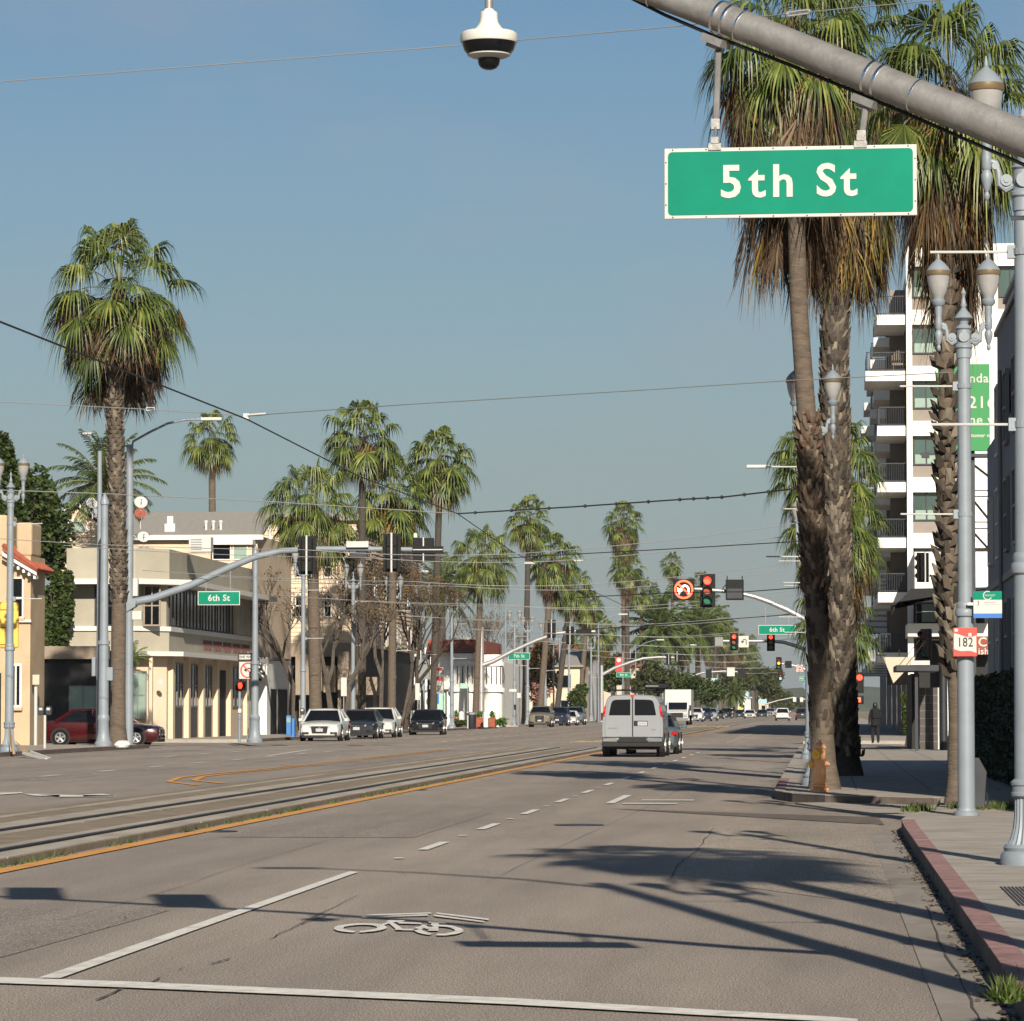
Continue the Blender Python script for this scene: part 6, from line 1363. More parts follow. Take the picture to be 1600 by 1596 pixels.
# parking restriction stack and other small posts on the left
def sgn(name, lab, x0, x1, y0, y1, px, Y, m, post='steel', zt=None):
    t = thing(name, lab, 'sign post', (xx(px, Y), Y, .15)); MB().tube([(xx(px, Y), Y, .15), (xx(px, Y), Y, hz(y0 if zt is None else zt, Y))], .04, 6).build('post', post, t)
    a = P(x0, y1, Y); c = P(x1, y0, Y); MB().box((a.x, Y - .07, a.z), (c.x, Y - .045, c.z)).build('panel', m, t); return t
Yn_ = 262.
t = sgn('parking_sign', 'tall white parking restriction sign with red bands near the black hatchback', 682, 692, 1043, 1084, 693, Yn_, 'swhite')
a = P(683, 1080, Yn_)
for (y0, y1) in ((1044, 1048), (1058, 1064)): p0 = P(682.6, y1, Yn_); p1 = P(691.4, y0, Yn_); MB().box((p0.x, Yn_ - .078, p0.z), (p1.x, Yn_ - .0705, p1.z)).build('red_band', 'sred', t); c = P(687, 1075, Yn_); MB().ring(c + Vector((0, -.072, 0)), (0, -1, 0), .09, .12, .006, 14).build('red_ring', 'sred', t)
sgn('street_notice', 'blank white sign in front of the clapboard apartments', 533, 542, 1059, 1088, 537.5, 218, 'swhite')
sgn('sign_panel_post', 'large grey back of a sign beside the black hatchback', 650, 672, 1031, 1062, 654, 258, 'mgrey'); sgn('sign_panel_post', 'small pale sign back low beside the black hatchback', 649, 656, 1068, 1094, 653, 250, 'lgrey')
sgn('street_notice', 'small teal notice on a post by the white bay building', 719, 731, 1068, 1076, 731, 285, 'bannerg')
sgn('one_way_sign', 'tiny one way sign under the 7th St sign', 796, 807, 1077, 1081, 799, 322, 'swhite'); sgn('street_notice', 'small grey notice right of the 7th St sign', 808, 814, 1083, 1091, 811, 328, 'lgrey')
# parking meters
def meter(lab, px, Y, top, s=1., twin=False):
    h = hz(top, Y) - .15; t = thing('parking_meter', lab, 'parking meter', (xx(px, Y), Y, .15)); MB().tube([(0, 0, 0), (0, 0, h - .32)], .05, 8).build('post', 'lgrey', t, local=True)
    for dx in ((-.14, .14) if twin else (0,)):
        q = MB(); q.prism([(dx - .1, -.08, h - .32), (dx + .1, -.08, h - .32), (dx + .12, -.08, h - .1), (dx + .08, -.08, h), (dx - .08, -.08, h), (dx - .12, -.08, h - .1)], (0, .16, 0)); q.build('meter_head', 'steeld', t, local=True, bevel=.02)
        MB().box((dx - .06, -.09, h - .14), (dx + .06, -.0805, h - .05)).build('display', 'lgrey', t, local=True)
meter('twin headed parking meter beside the red car', 71.5, 138, 1104, twin=True); meter('grey parking meter left of the first white sedan', 473, 192, 1107); meter('parking meter between poles near the white bay building', 731, 280, 1111)
t = thing('meter_box', 'grey green box on a post left of the red car', 'control box', (xx(57, 150), 150, .15)); MB().tube([(0, 0, 0), (0, 0, hz(1073, 150) - .15)], .07, 8).build('post', 'lgrey', t, local=True); MB().box((-.12, -.1, hz(1070, 150) - .15), (.16, .12, hz(1054, 150) - .15)).build('box', 'cream', t, local=True, bevel=.02)
t = thing('trash_bin', 'dark litter bin beside the meter near the white bay building', 'litter bin', (xx(737, 281), 281, .15)); MB().lathe([(.3, 0), (.33, .05), (.34, 1.0), (.3, 1.02)], 14).build('body', 'steeld', t, local=True, smooth=True); MB().lathe([(.34, 1.02), (.3, 1.15), (.1, 1.2)], 14).build('lid', 'mgrey', t, local=True, smooth=True)
t = thing('newspaper_rack', 'small blue rack left of the first white sedan', 'rack', (xx(455.5, 192), 192, .15)); MB().box((-.22, -.2, .1), (.02, .2, 1.1)).box((.05, -.2, .0), (.2, .2, .95)).build('casing', 'bluepaint', t, local=True, bevel=.02); MB().box((-.2, -.21, .75), (0, -.201, 1.0)).build('window', 'glassl', t, local=True)
t = thing('utility_box', 'pale green utility cabinet behind the black hatchback', 'utility cabinet', (xx(641, 262), 262, .15)); MB().box((-.5, -.3, 0), (.5, .3, 1.25)).build('cabinet', 'glassl', t, local=True, bevel=.03); MB().box((-.55, -.35, 1.25), (.55, .35, 1.31)).build('lid', 'lgrey', t, local=True)
for i, (px, Y) in enumerate(((721, 300), (759, 300), (777, 305))):
    t = thing('bollard', ('white post between red planters, left of the litter bin', 'white post between red planters, right of the litter bin', 'white post beside the potted plant')[i], 'bollard', (xx(px, Y), Y, .15), group='white posts before the bay building'); MB().lathe([(.2, 0), (.2, 1.1), (.15, 1.2), (.05, 1.25)], 12).build('body', 'white', t, local=True, smooth=True)
for i, (x0, x1) in enumerate(((709, 717), (743, 757), (764, 774))):
    t = thing('planter', ('small red brick planter next to the lamp post', 'wide red brick planter right of the litter bin', 'terracotta planter with a small plant')[i], 'planter', (xx((x0 + x1) / 2, 302), 302, .15)); w = (x1 - x0) * 302 / F; MB().box((-w / 2, -.3, 0), (w / 2, .3, .75)).build('box', 'rooft', t, local=True, bevel=.04)
    q = MB(); random.seed(i); leaf_cloud(q, (0, 0, .95), w * .5, .3, .45, 260, .14); q.build('plant', 'featherb', t, local=True)
# planks and bag
t = thing('leaning_boards', 'discarded flat cardboard and white frame leaning against the left lamp post', 'boards', G(22, 1182, .15))
q = MB(); q.prism([P(14, 1128, 126.5), P(18, 1150, 126), P(24, 1178, 125.5), P(20, 1179, 125.5), P(15, 1160, 126)], (0, .05, 0)); q.build('upright_board', 'cardboard', t)
q = MB(); q.prism([P(24, 1158, 124), P(40, 1172, 123), P(52, 1181, 122), P(36, 1177, 122.5)], (0, .06, 0)); q.build('flat_board', 'cardboard', t)
q = MB(); q.tube([P(36, 1177, 121.8), P(72, 1187, 119.8)], .05, 4); q.tube([P(48, 1175, 122.5), P(78, 1186, 120.5)], .05, 4); q.tube([P(72, 1187, 119.8), P(78, 1186, 120.5)], .05, 4); q.build('white_frame', 'white', t)
t = thing('plastic_bag', 'crumpled white bag on the kerb at the foot of the tall palm', 'bag', G(191, 1168, .15) + Vector((0, 0, 0)))
q = MB(); random.seed(3); nn = 10; pr = [(.02, .26), (.14, .25), (.24, .17), (.29, .08), (.26, .0)][::-1]; q.lathe([(r_ * 1.0, z) for r_, z in pr], nn); q.v = [v + Vector((rnd(-.04, .04), rnd(-.04, .04), rnd(-.02, .02) if v.z > .03 else 0)) for v in q.v]; q.build('bag', 'white', t, local=True, smooth=True)
# banners
for (px, Y, y0, y1, w, m, lab) in ((967, 470, 1027, 1050, 11, 'bannerr', 'red banner with white circle in the middle distance'), (1007.5, 560, 1030, 1060, 11, 'bannerw', 'pale blue banner above the van roof rack'), (1088, 640, 1054, 1074, 7, 'bannerw', 'pale blue banner above the white truck'), (1116, 640, 1060, 1078, 9, 'bannerg', 'pale green banner over the distant parked cars'), (1167, 760, 1080, 1092, 5, 'bannerw', 'small pale blue banner beside the far palms')):
    t = thing('banner', lab, 'banner', (xx(px, Y), Y, .15)); MB().tube([(xx(px, Y) + w * .55 * Y / F, Y, .15), (xx(px, Y) + w * .55 * Y / F, Y, hz(y0 - 6, Y))], .09, 6).build('post', 'pole', t)
    a = P(px - w / 2, y1, Y); c = P(px + w / 2, y0, Y); MB().box((a.x, Y - .02, a.z), (c.x, Y + .02, c.z)).build('cloth', m, t)
    if m == 'bannerr': MB().disc(((a.x + c.x) / 2, Y - .02, c.z - .35), (0, -1, 0), .28, .01).build('white_circle', 'swhite', t)
    else: MB().box((a.x + .1, Y - .03, (a.z + c.z) / 2 - .2), (c.x - .1, Y - .021, (a.z + c.z) / 2 + .1)).build('stripe', 'swhite', t)
t = thing('warning_sign', 'tiny yellow diamond warning sign in the far distance', 'traffic sign', P(1158, 1108, 700)); q = MB(); c = P(1158, 1107, 700); q.prism([c + Vector((-.5, 0, 0)), c + Vector((0, 0, -.5)), c + Vector((.5, 0, 0)), c + Vector((0, 0, .5))], (0, .05, 0)); q.build('panel', 'yellow', t); MB().tube([Vector((c.x, 700.1, 0)), Vector((c.x, 700.1, c.z))], .05, 5).build('post', 'steel', t)
# right pavement: newspaper box
t = thing('street_bin', 'dark steel litter bin behind the lamp post with the bus sign', 'litter bin', (xx(1520, 55.5), 55.5, .15), scale=.85); q = MB(); q.prism([(-.22, -.2, 0.02), (.17, -.2, .02), (.21, -.2, .62), (.08, -.2, .86), (-.22, -.2, .86)], (0, .4, 0)); q.build('body', 'steeld', t, local=True, bevel=.015); MB().tube([(.17, -.15, .02), (.22, -.15, .1), (.21, -.15, .25), (.14, -.15, .3)], .02, 6).build('handle', 'steeld', t, local=True)
# hydrant
t = thing('fire_hydrant', 'faded orange and yellow fire hydrant on the kerb before the big palms', 'fire hydrant', (xx(1279, 66.6), 66.6, .15)); k = .86 / 1.0; t.scale = (.92,) * 3
MB().lathe([(.17, 0), (.17, .04), (.11, .05), (.11, .07), (.15, .10), (.15, .13), (.105, .15), (.13, .2), (.125, .25), (.115, .55), (.12, .58), (.12, .62)], 24).build('barrel', 'hyd', t, smooth=True, local=True)
MB().lathe([(.115, .61), (.115, .75), (.10, .80), (.125, .82), (.12, .85), (.08, .90), (.035, .93), (.035, .97), (.02, .975)], 24).build('bonnet', 'hyd', t, smooth=True, local=True)
for (d_, z_, r_, L_) in (((-1, -.15, 0), .52, .062, .19), ((-.35, -1, 0), .70, .08, .2), ((1, -.1, 0), .52, .045, .17)):
    d_ = Vector(d_).normalized(); o_ = Vector((0, 0, z_)); b = MB(); b.tube([o_ + d_ * .05, o_ + d_ * (L_ - .05)], r_ * .85, 14); ob = b.build('outlet', 'hyd', t, smooth=True, local=True)
    b = MB(); b.tube([o_ + d_ * (L_ - .055), o_ + d_ * L_], r_ * 1.1, 14); b.tube([o_ + d_ * L_, o_ + d_ * (L_ + .03)], r_ * .3, 5); b.build('cap', 'hydy' if d_.x < .5 else 'hyd', ob, smooth=True, local=True)
b = MB()
for k in range(8): a = k * math.pi / 4; b.tube([(math.cos(a) * .15, math.sin(a) * .15, .035), (math.cos(a) * .15, math.sin(a) * .15, .065)], .016, 6)
b.build('bolt', 'hydy', t, local=True)
# ---- wires
def wire(name, lab, pts, r_=.012, m='wire', sag=0., group='overhead span wires', beads=0):
    P_ = []
    for i in range(len(pts) - 1):
        a, c = Vector(pts[i]), Vector(pts[i + 1])
        for k in range(9): t_ = k / 9; q = a.lerp(c, t_); q.z -= sag * 4 * t_ * (1 - t_); P_.append(q)
    P_.append(Vector(pts[-1])); b = MB(); b.tube(P_, r_, 5)
    if beads:
        for k in range(beads): t_ = (k + .5) / beads * (len(P_) - 1); i = int(t_); q = P_[i].lerp(P_[min(i + 1, len(P_) - 1)], t_ - i); b.lathe([(.01, -r_ * 2.4), (r_ * 2.4, -r_), (r_ * 2.4, r_), (.01, r_ * 2.4)], 6, q)
    o = b.build(name, m); tag(o, lab, 'wire', group); return o
wire('span_wire', 'pale wire crossing the very top of the photo behind the dome camera', [(-27.2, 42, 9.3), P(-200, 146, 40), P(0, 128, 40), P(720, 71, 39), P(1060, 41, 38), P(1230, 22, 37), P(1602, -12, 35.6)], .006)
t = thing('turnbuckle', 'long silver turnbuckle on the top wire beside the arm clamp', 'turnbuckle', P(1247, 20, 36.8)); b = MB(); a, c = P(1230, 22.5, 36.8), P(1264, 18, 36.8); b.tube([a + Vector((0, 0, .018)), c + Vector((0, 0, .018))], .008, 6); b.tube([a - Vector((0, 0, .018)), c - Vector((0, 0, .018))], .008, 6); b.lathe([(.01, -.02), (.022, 0), (.01, .02)], 8, a); b.lathe([(.01, -.02), (.022, 0), (.01, .02)], 8, c); b.build('body', 'steel', t)
Xc = -9.35
def cw(Y, h=6.15): return Vector((Xc, Y, h))
c_pts = [Vector((Xc, -25, 6.0)), P(-160, 437, 39), P(0, 503, 43.5), P(385, 655, 62), P(560, 744, 78), P(715, 803, 98), P(800, 862, 118), P(900, 912, 150), P(965, 942, 185)]
c_pts += [Vector((Xc, Y, 6.4)) for Y in (230, 320, 450, 700)]
wire('contact_wire', 'black overhead tram wire descending from the left edge to the middle', c_pts, .013, 'wired', 0, 'tram wires')
wire('span_wire', 'thin pale wire from the left edge over the tram wire to the second lamp post', [(-27.2, 66, 7.6), P(-100, 622, 64), P(0, 628, 63), P(230, 640, 62.5), P(385, 650, 62), P(640, 632, 58), P(1000, 610, 55), P(1230, 595, 53.5), P(1492, 582, 52)], .007)
t = thing('wire_insulator', 'white insulator where the thin wire meets the black tram wire', 'insulator', P(385, 652, 62)); b = MB(); b.box((-.05, -.03, -.03), (.05, .03, .06)); b.tube([(.05, 0, .03), (.32, 0, .05)], .022, 6); b.build('body', 'lgrey', t, local=True)
t = thing('wire_clamp', 'slim metal clamp on the thin wire under the tall palm crown', 'clamp', P(235, 640, 62.5)); b = MB(); b.tube([(-.07, 0, -.02), (.07, 0, -.02)], .008, 5); b.tube([(-.07, 0, .03), (.07, 0, .03)], .008, 5); b.tube([(-.07, 0, -.02), (-.07, 0, .03)], .008, 5); b.tube([(.07, 0, -.02), (.07, 0, .03)], .008, 5); b.build('body', 'lgrey', t, local=True)
wire('span_wire', 'pale wire from the left edge to the junction right of the orange palm', [(-27.2, 101, 7.5), P(0, 766, 100), P(170, 772, 100), P(420, 784, 99), P(715, 803, 98)], .012)
wire('span_wire', 'thick dark cable with beads from the junction to the big palm trunks', [P(715, 803, 98), P(900, 792, 93), P(1060, 781, 88), P(1130, 777, 86), P(1250, 763, 84), P(1300, 756, 83)], .018, 'wired', 0, beads=16)
wire('span_wire', 'thin dark wire reaching the big trunks below the beaded cable', [P(760, 874, 120), P(900, 866, 116), P(1050, 858, 112), P(1235, 847, 105), P(1300, 842, 105)], .014, 'wired')
wire('span_wire', 'thin dark wire behind the blank black sign', [P(900, 934, 150), P(1060, 926, 146), P(1165, 925, 144), P(1260, 918, 140), P(1310, 914, 140)], .018, 'wired')
wire('span_wire', 'thin dark wire above the right 6th St sign', [P(880, 986, 200), P(1040, 976, 190), P(1150, 967, 185), P(1240, 960, 180), P(1300, 955, 178)], .02, 'wired')
k = 0
for Y in (118, 134, 150, 168, 186, 205, 226, 248, 270, 295, 322, 350, 380, 412, 450, 490, 535, 585, 640):
    zl = 6.1 + .35 * (k % 2) + Y * .0022; k += 1
    wire('span_wire', 'thin pale cross wire in the dense row over the tram track, one of many alike', [(-27.1, Y + 2, zl + .7), (-16, Y, zl + .15), (Xc, Y, zl), (-.5, Y - 1, zl + .9)], .008 + Y * .00003, 'wire', .1, 'cross wires over the tram track')
# far street light arms
for i, (px, py, Y, lab) in enumerate(((830, 880, 345, 'far street light above the 7th street palms'), (905, 876, 400, 'far street light under the clear palm crown'), (975, 960, 420, 'far street light left of the feather palms'), (1033, 1000, 520, 'far street light in the middle of the wires'), (1085, 1008, 560, 'far street light above the white truck'), (662, 893, 300, 'far street light right of the signal box'))):
    t = thing('street_light', lab, 'street light', (xx(px - 40, Y), Y, .15)); q = MB(); q.tube([(xx(px - 40, Y), Y, .15), (xx(px - 40, Y), Y, hz(py + 14, Y)), P(px - 25, py + 5, Y), P(px - 8, py, Y)], [.1, .07, .05, .04], 6); q.build('pole', 'pole', t); a = P(px, py, Y); MB().box(a - Vector((.6, .15, .07)), a + Vector((.4, .15, .07))).build('lamp_head', 'lgrey', t)
# ================================================================== VEHICLES
def loft(b, secs):
    """secs: list of rings (same count)"""
    n = len(secs[0]); o = len(b.v)
    for s in secs: b.v += [Vector(p) for p in s]
    for i in range(len(secs) - 1):
        for j in range(n - 1): b.f.append((o + i * n + j, o + i * n + j + 1, o + (i + 1) * n + j + 1, o + (i + 1) * n + j)); b.mi.append(0)
    b.f.append(tuple(o + j for j in range(n))); b.f.append(tuple(o + (len(secs) - 1) * n + j for j in reversed(range(n)))); b.mi += [0, 0]
def wheel(par, x, y, r_, w=.2):
    s = 1 if x > 0 else -1
    h = thing('wheel', None, None, (0, 0, 0)); h.parent = par; bpy.data.objects.remove(h)
    b = MB(); b.tube([(x - s * w, y, r_), (x, y, r_)], r_, 24); ty = b.build('wheel', 'rubber', par, local=True, smooth=True)
    b = MB(); b.tube([(x - s * .05, y, r_), (x + s * .006, y, r_)], r_ * .62, 20)
    rm = b.build('rim', 'steeld', ty, local=True); b = MB()
    for k in range(5):
        a = k * 2 * math.pi / 5 + .3; b.tube([(x + s * .008, y, r_), (x + s * .008, y + math.cos(a) * r_ * .6, r_ + math.sin(a) * r_ * .6)], [.035, .05], 4)
    b.ring((x + s * .004, y, r_), (s, 0, 0), r_ * .56, r_ * .64, .012, 20); b.build('spokes', 'rim', ty, local=True)
def car(name, lab, loc, rotz, L, Wd, H, paint, kind='sedan', group=None, lights=False, plate=True, s=1., accent='dark'):
    t = thing(name, lab, {'suv': 'car', 'sedan': 'car', 'hatch': 'car'}[kind], loc, rotz, group, s)
    hb = H * (.64 if kind == 'suv' else .66); w = Wd / 2; g = .19 if kind != 'suv' else .24; hl = L / 2; hood = H * (.66 if kind == 'suv' else .57)
    def sec(y, ww, z0, zb, cr=.03): return [(x_ * ww, y, z) for x_, z in ((0, z0), (-.88, z0), (-.97, z0 + .08), (-1, z0 + (zb - z0) * .45), (-.985, zb - .16), (-.93, zb - .04), (-.8, zb), (-.4, zb + cr), (0, zb + cr * 1.4), (.4, zb + cr), (.8, zb), (.93, zb - .04), (.985, zb - .16), (1, z0 + (zb - z0) * .45), (.97, z0 + .08), (.88, z0), (0, z0))]
    st = [(-hl, .78, g + .1, hood * .78), (-hl + .06, .90, g + .02, hood * .86), (-hl + .25, .97, g, hood * .93), (-hl + .7, 1, g, hood), (-hl + 1.25, 1, g, hood + .06), (-.2, 1, g, hb), (hl - 1.2, 1, g, hb + .02), (hl - .5, .98, g, hb + (.02 if kind != 'sedan' else .0)), (hl - .1, .94, g + .02, hb - .06), (hl, .86, g + .1, hb - .14)]
    b = MB(); loft(b, [sec(y, w * k, z0, zb) for y, k, z0, zb in st]); body = b.build('body', paint, t, local=True, smooth=True)
    # cabin
    yf, yr = (-hl + 1.2, hl - (.75 if kind == 'sedan' else .12)); rf, rr = yf + .75, (hl - 1.45 if kind == 'sedan' else hl - .45); zb = hb - .03; zr = H
    wb, wt = w * .93, w * .70
    g_ = MB(); vs = [(-wb, yf, hood + .04), (wb, yf, hood + .04), (wb, yr, zb), (-wb, yr, zb), (-wt, rf, zr - .04), (wt, rf, zr - .04), (wt, rr, zr - .05), (-wt, rr, zr - .05)]
    g_.add(vs, [(0, 1, 5, 4), (1, 2, 6, 5), (2, 3, 7, 6), (3, 0, 4, 7), (4, 5, 6, 7), (0, 3, 2, 1)]); g_.build('windows', 'glass', t, local=True)
    V = [Vector(v) for v in vs]
    r_ = MB(); q = .02
    def rp(x_, y, z): return (x_, y, z)
    secs = []
    for y, zz, ww in ((rf - .03, zr - .045, wt * .98), (rf + .15, zr - .01, wt * 1.0), ((rf + rr) / 2, zr + .005, wt * 1.02), (rr - .15, zr - .01, wt), (rr + .04, zr - .05, wt * .98)): secs.append([(-ww - .012, y, zz - .05), (-ww * .97, y, zz - .005), (-ww * .5, y, zz + .018), (0, y, zz + .024), (ww * .5, y, zz + .018), (ww * .97, y, zz - .005), (ww + .012, y, zz - .05)])
    loft(r_, secs); r_.build('roof', paint, t, local=True, smooth=True)
    for s_ in (0, 1):
        p_ = MB()
        a, c = (V[0], V[4]) if s_ == 0 else (V[1], V[5]); p_.tube([a, c], .045, 6); a, c = (V[3], V[7]) if s_ == 0 else (V[2], V[6]); p_.tube([a, c], [.09, .06], 6)
        m0 = (V[0] + V[3]) / 2 if s_ == 0 else (V[1] + V[2]) / 2; m1 = (V[4] + V[7]) / 2 if s_ == 0 else (V[5] + V[6]) / 2; p_.tube([m0, m1], .035, 6)
        a, c = (V[4], V[7]) if s_ == 0 else (V[5], V[6]); p_.tube([a, c], .04, 6)
        p_.build('pillar', paint, t, local=True)
    wr = .335 if kind != 'suv' else .37
    for x_ in (-w - .004, w + .004):
        for y in (-hl + .92, hl - .98):
            MB().tube([(x_ * .86, y, wr + .01), (x_ * 1.0015, y, wr + .01)], wr + .075, 22).build('wheel_arch', 'dark', t, local=True); wheel(t, x_ * 1.008, y, wr)
    for s_ in (-1, 1):
        f_ = -hl
        b = MB(); b.prism([(s_ * w * .42, f_ + .0, hood * .74), (s_ * w * .86, f_ + .10, hood * .80), (s_ * w * .93, f_ + .24, hood * .88), (s_ * w * .45, f_ + .02, hood * .84)], (0, -.03, 0)); b.build('headlight', 'headl', t, local=True)
        b = MB(); b.box((s_ * w * .76, hl - .06, hb - .28), (s_ * w * .93, hl + .012, hb - .17)); b.box((s_ * w * .86, hl - .22, hb - .28), (s_ * (w * .985 + .012), hl - .05, hb - .18)); b.build('taillight', 'taillit' if lights else 'tail', t, local=True)
        b = MB(); b.box((s_ * (w + .02), yf + .32, hood + .06), (s_ * (w + .2), yf + .44, hood + .2)); b.build('mirror', paint, t, local=True, bevel=.03)
        b = MB(); b.box((s_ * w * .52, f_ + .0, g + .12), (s_ * w * .86, f_ + .1, g + .22)); b.build('air_intake', 'dark', t, local=True)
        b = MB(); b.box((s_ * (w + .001), -.1, hb - .25), (s_ * (w + .02), .08, hb - .22)); b.box((s_ * (w + .001), .95, hb - .25), (s_ * (w + .02), 1.12, hb - .22)); b.build('door_handle', 'chrome', t, local=True)
    b = MB(); b.prism([(-w * .42, -hl - .012, hood * .82), (w * .42, -hl - .012, hood * .82), (w * .36, -hl - .012, g + .16), (-w * .36, -hl - .012, g + .16)], (0, .05, 0)); b.build('grille', 'dark', t, local=True)
    b = MB(); b.box((-w * .42, -hl - .02, hood * .79), (w * .42, -hl - .005, hood * .82)); b.disc((0, -hl - .018, hood * .70), (0, -1, 0), .06, .01, 12); b.build('grille_trim', 'chrome', t, local=True)
    b = MB(); b.box((-.16, -hl - .03, g + .24), (.16, -hl - .014, g + .38)); b.build('front_plate', 'plate', t, local=True); b = MB(); b.box((-.16, hl + .002, hb - .36), (.16, hl + .016, hb - .22)); b.build('rear_plate', 'plate', t, local=True)
    b = MB(); b.box((-w * .86, -hl + .02, g - .03), (w * .86, hl - .02, g + .10)); b.build('underbody', 'dark', t, local=True)
    b = MB(); b.box((-w * .8, hl - .02, g + .06), (w * .8, hl + .006, g + .2)); b.build('rear_bumper_insert', 'dark', t, local=True)
    return t
def onroad(px, Y, z=0.): return (xx(px, Y), Y, z)
L4 = 4.8
car('parked_sedan', 'white sedan parked first in the left row, facing the camera', onroad(509, 187 + 2.4), R(1), 4.85, 1.86, 1.45, 'white_car', s=1.09)
car('parked_sedan', 'charcoal sedan between the two white cars in the left row', onroad(565, 202 + 2.4), R(1), 4.7, 1.84, 1.42, 'grey_car', s=1.09)
car('parked_sedan', 'white sedan second in the left row, beside a bare tree', onroad(594, 210 + 2.4), R(1), 4.85, 1.86, 1.46, 'white_car', s=1.13)
car('parked_hatchback', 'black hatchback parked alone before the bay building', onroad(669, 232 + 2.3), R(2), 4.5, 1.88, 1.42, 'black_car', 'hatch', s=1.09)
car('red_sedan', 'red sedan with paint darkened for shade, seen from the side, half behind the poles on 6th street', (xx(160, 163), 163, .0), R(90), 5.0, 1.86, 1.5, 'red_car', s=1.05)
car('parked_suv', 'bronze sport utility parked beyond 7th street', onroad(846, 335), 0, 4.8, 1.9, 1.78, 'tan_car', 'suv', s=1.03)
car('parked_suv', 'navy blue sport utility behind the bronze one', onroad(873, 357), 0, 4.6, 1.88, 1.7, 'blue_car', 'suv', s=1.03)
car('parked_sedan', 'small white car squeezed behind the navy one', onroad(889, 368), 0, 4.4, 1.7, 1.4, 'white_car', 'hatch')
car('parked_suv', 'dark grey sport utility last of the group behind the bronze one', onroad(899, 384), 0, 4.8, 1.9, 1.75, 'slate_car', 'suv', s=1.03)
car('blue_grey_sedan', 'blue grey sedan partly hidden ahead of the van', (-5.92, 136.4, 0), math.pi, 4.7, 1.82, 1.44, 'slate_car', s=1.0)
# van
Yv_ = 126.
t = thing('cargo_van', 'silver passenger van seen from behind in the left lane', 'van', (xx(988, Yv_), Yv_, 0), 0, scale=1.0)
w = 1.0; LV = 5.6; zt = 2.03; zb0 = .52
def vsec(y, k=1., zt_=zt, z0=zb0, wt=1.):
    prof = [(0, z0), (-.96, z0), (-1, z0 + .06), (-1.01, .95), (-.995, 1.25), (-.93, 1.6), (-.84, zt_ - .14), (-.77, zt_ - .045), (-.66, zt_), (-.3, zt_ + .02), (0, zt_ + .025)]
    pr = prof + [(-x_, z) for x_, z in reversed(prof[:-1])]
    return [(x_ * k * (wt if z > 1.3 else 1), y, z) for x_, z in pr]
b = MB(); loft(b, [vsec(0, .985, zt - .03), vsec(.06, 1.), vsec(.5), vsec(4.0), vsec(4.3, .99, zt - .04), vsec(4.9, .97, 1.35), vsec(5.5, .93, 1.15), vsec(5.6, .88, 1.0)]); b.build('body', 'silver_car', t, local=True, smooth=True)
def rear(poly, m, nm, th=.018, y=-.001, bev=0.): return MB().prism([(x_, y, z) for x_, z in poly], (0, -th, 0)).build(nm, m, t, local=True, bevel=bev)
for s_ in (-1, 1):
    dr_ = MB().prism([(s_ * .015, 0.0, .66), (s_ * .90, 0, .66), (s_ * .915, 0, .95), (s_ * .90, 0, 1.25), (s_ * .80, 0, 1.80), (s_ * .74, 0, 1.90), (s_ * .55, 0, 1.94), (s_ * .015, 0, 1.955)], (0, -.03, 0)).build('rear_door', 'silver_car', t, local=True, bevel=.012)
    MB().prism([(s_ * .07, -.031, 1.37), (s_ * .765, -.031, 1.37), (s_ * .77, -.031, 1.42), (s_ * .70, -.031, 1.76), (s_ * .65, -.031, 1.85), (s_ * .55, -.031, 1.88), (s_ * .07, -.031, 1.89)], (0, -.008, 0)).build('rear_window', 'glass', dr_, local=True, bevel=.004)
    tl = MB(); tl.prism([(s_ * .925, -.012, 1.32), (s_ * 1.0, -.012, 1.32), (s_ * .985, -.012, 1.42), (s_ * .93, -.012, 1.66), (s_ * .86, -.012, 1.68), (s_ * .885, -.012, 1.5)], (0, .12, 0)); tlo = tl.build('taillight', 'tail', t, local=True, bevel=.01)
    MB().prism([(s_ * .90, -.016, 1.5), (s_ * .965, -.016, 1.5), (s_ * .94, -.016, 1.64), (s_ * .88, -.016, 1.64)], (0, -.01, 0)).build('lit_lens', 'taillit', tlo, local=True)
    bm = MB().prism([(s_ * .98, -.12, .50), (s_ * .52, -.12, .50), (s_ * .42, -.12, .60), (s_ * .5, -.12, .64), (s_ * .98, -.12, .62)], (0, .1, 0)).build('bumper_end', 'chrome', t, local=True, bevel=.02)
    for y in (.95, 4.45):
        MB().tube([(s_ * .8, y, .38), (s_ * 1.012, y, .38)], .44, 22).build('wheel_arch', 'dark', t, local=True); wheel(t, s_ * 1.018, y, .37, .26)
    MB().tube([(s_ * 1.0, 4.1, 1.25), (s_ * 1.12, 4.1, 1.27)], .02, 5).box((s_ * 1.12, 4.05, 1.18), (s_ * 1.27, 4.15, 1.45)).build('mirror', 'dark', t, local=True)
    sw = MB()
    for (a, c) in ((.55, 1.75), (1.9, 3.1), (3.25, 4.1)):
        sw.add([(s_ * .998, a, 1.3), (s_ * .998, c, 1.3), (s_ * .875, c - .03, 1.80), (s_ * .875, a + .03, 1.80)], [(0, 1, 2, 3)])
    so_ = sw.build('side_window', 'glass', t, local=True); so_.modifiers.new('solid', 'SOLIDIFY').thickness = .03
MB().box((-.013, -.006, .67), (.013, 0, 1.95)).build('door_seam', 'dark', t, local=True)
b = MB(); b.box((-.985, -.09, .34), (.985, .02, .50)); b.box((-.5, -.11, .48), (.5, .02, .66)); b.box((-.985, -.05, .5), (.985, .01, .66)); b.build('bumper', 'dark', t, local=True, bevel=.02)
MB().box((-.86, .2, .26), (.86, 5.3, .56)).build('underbody', 'dark', t, local=True)
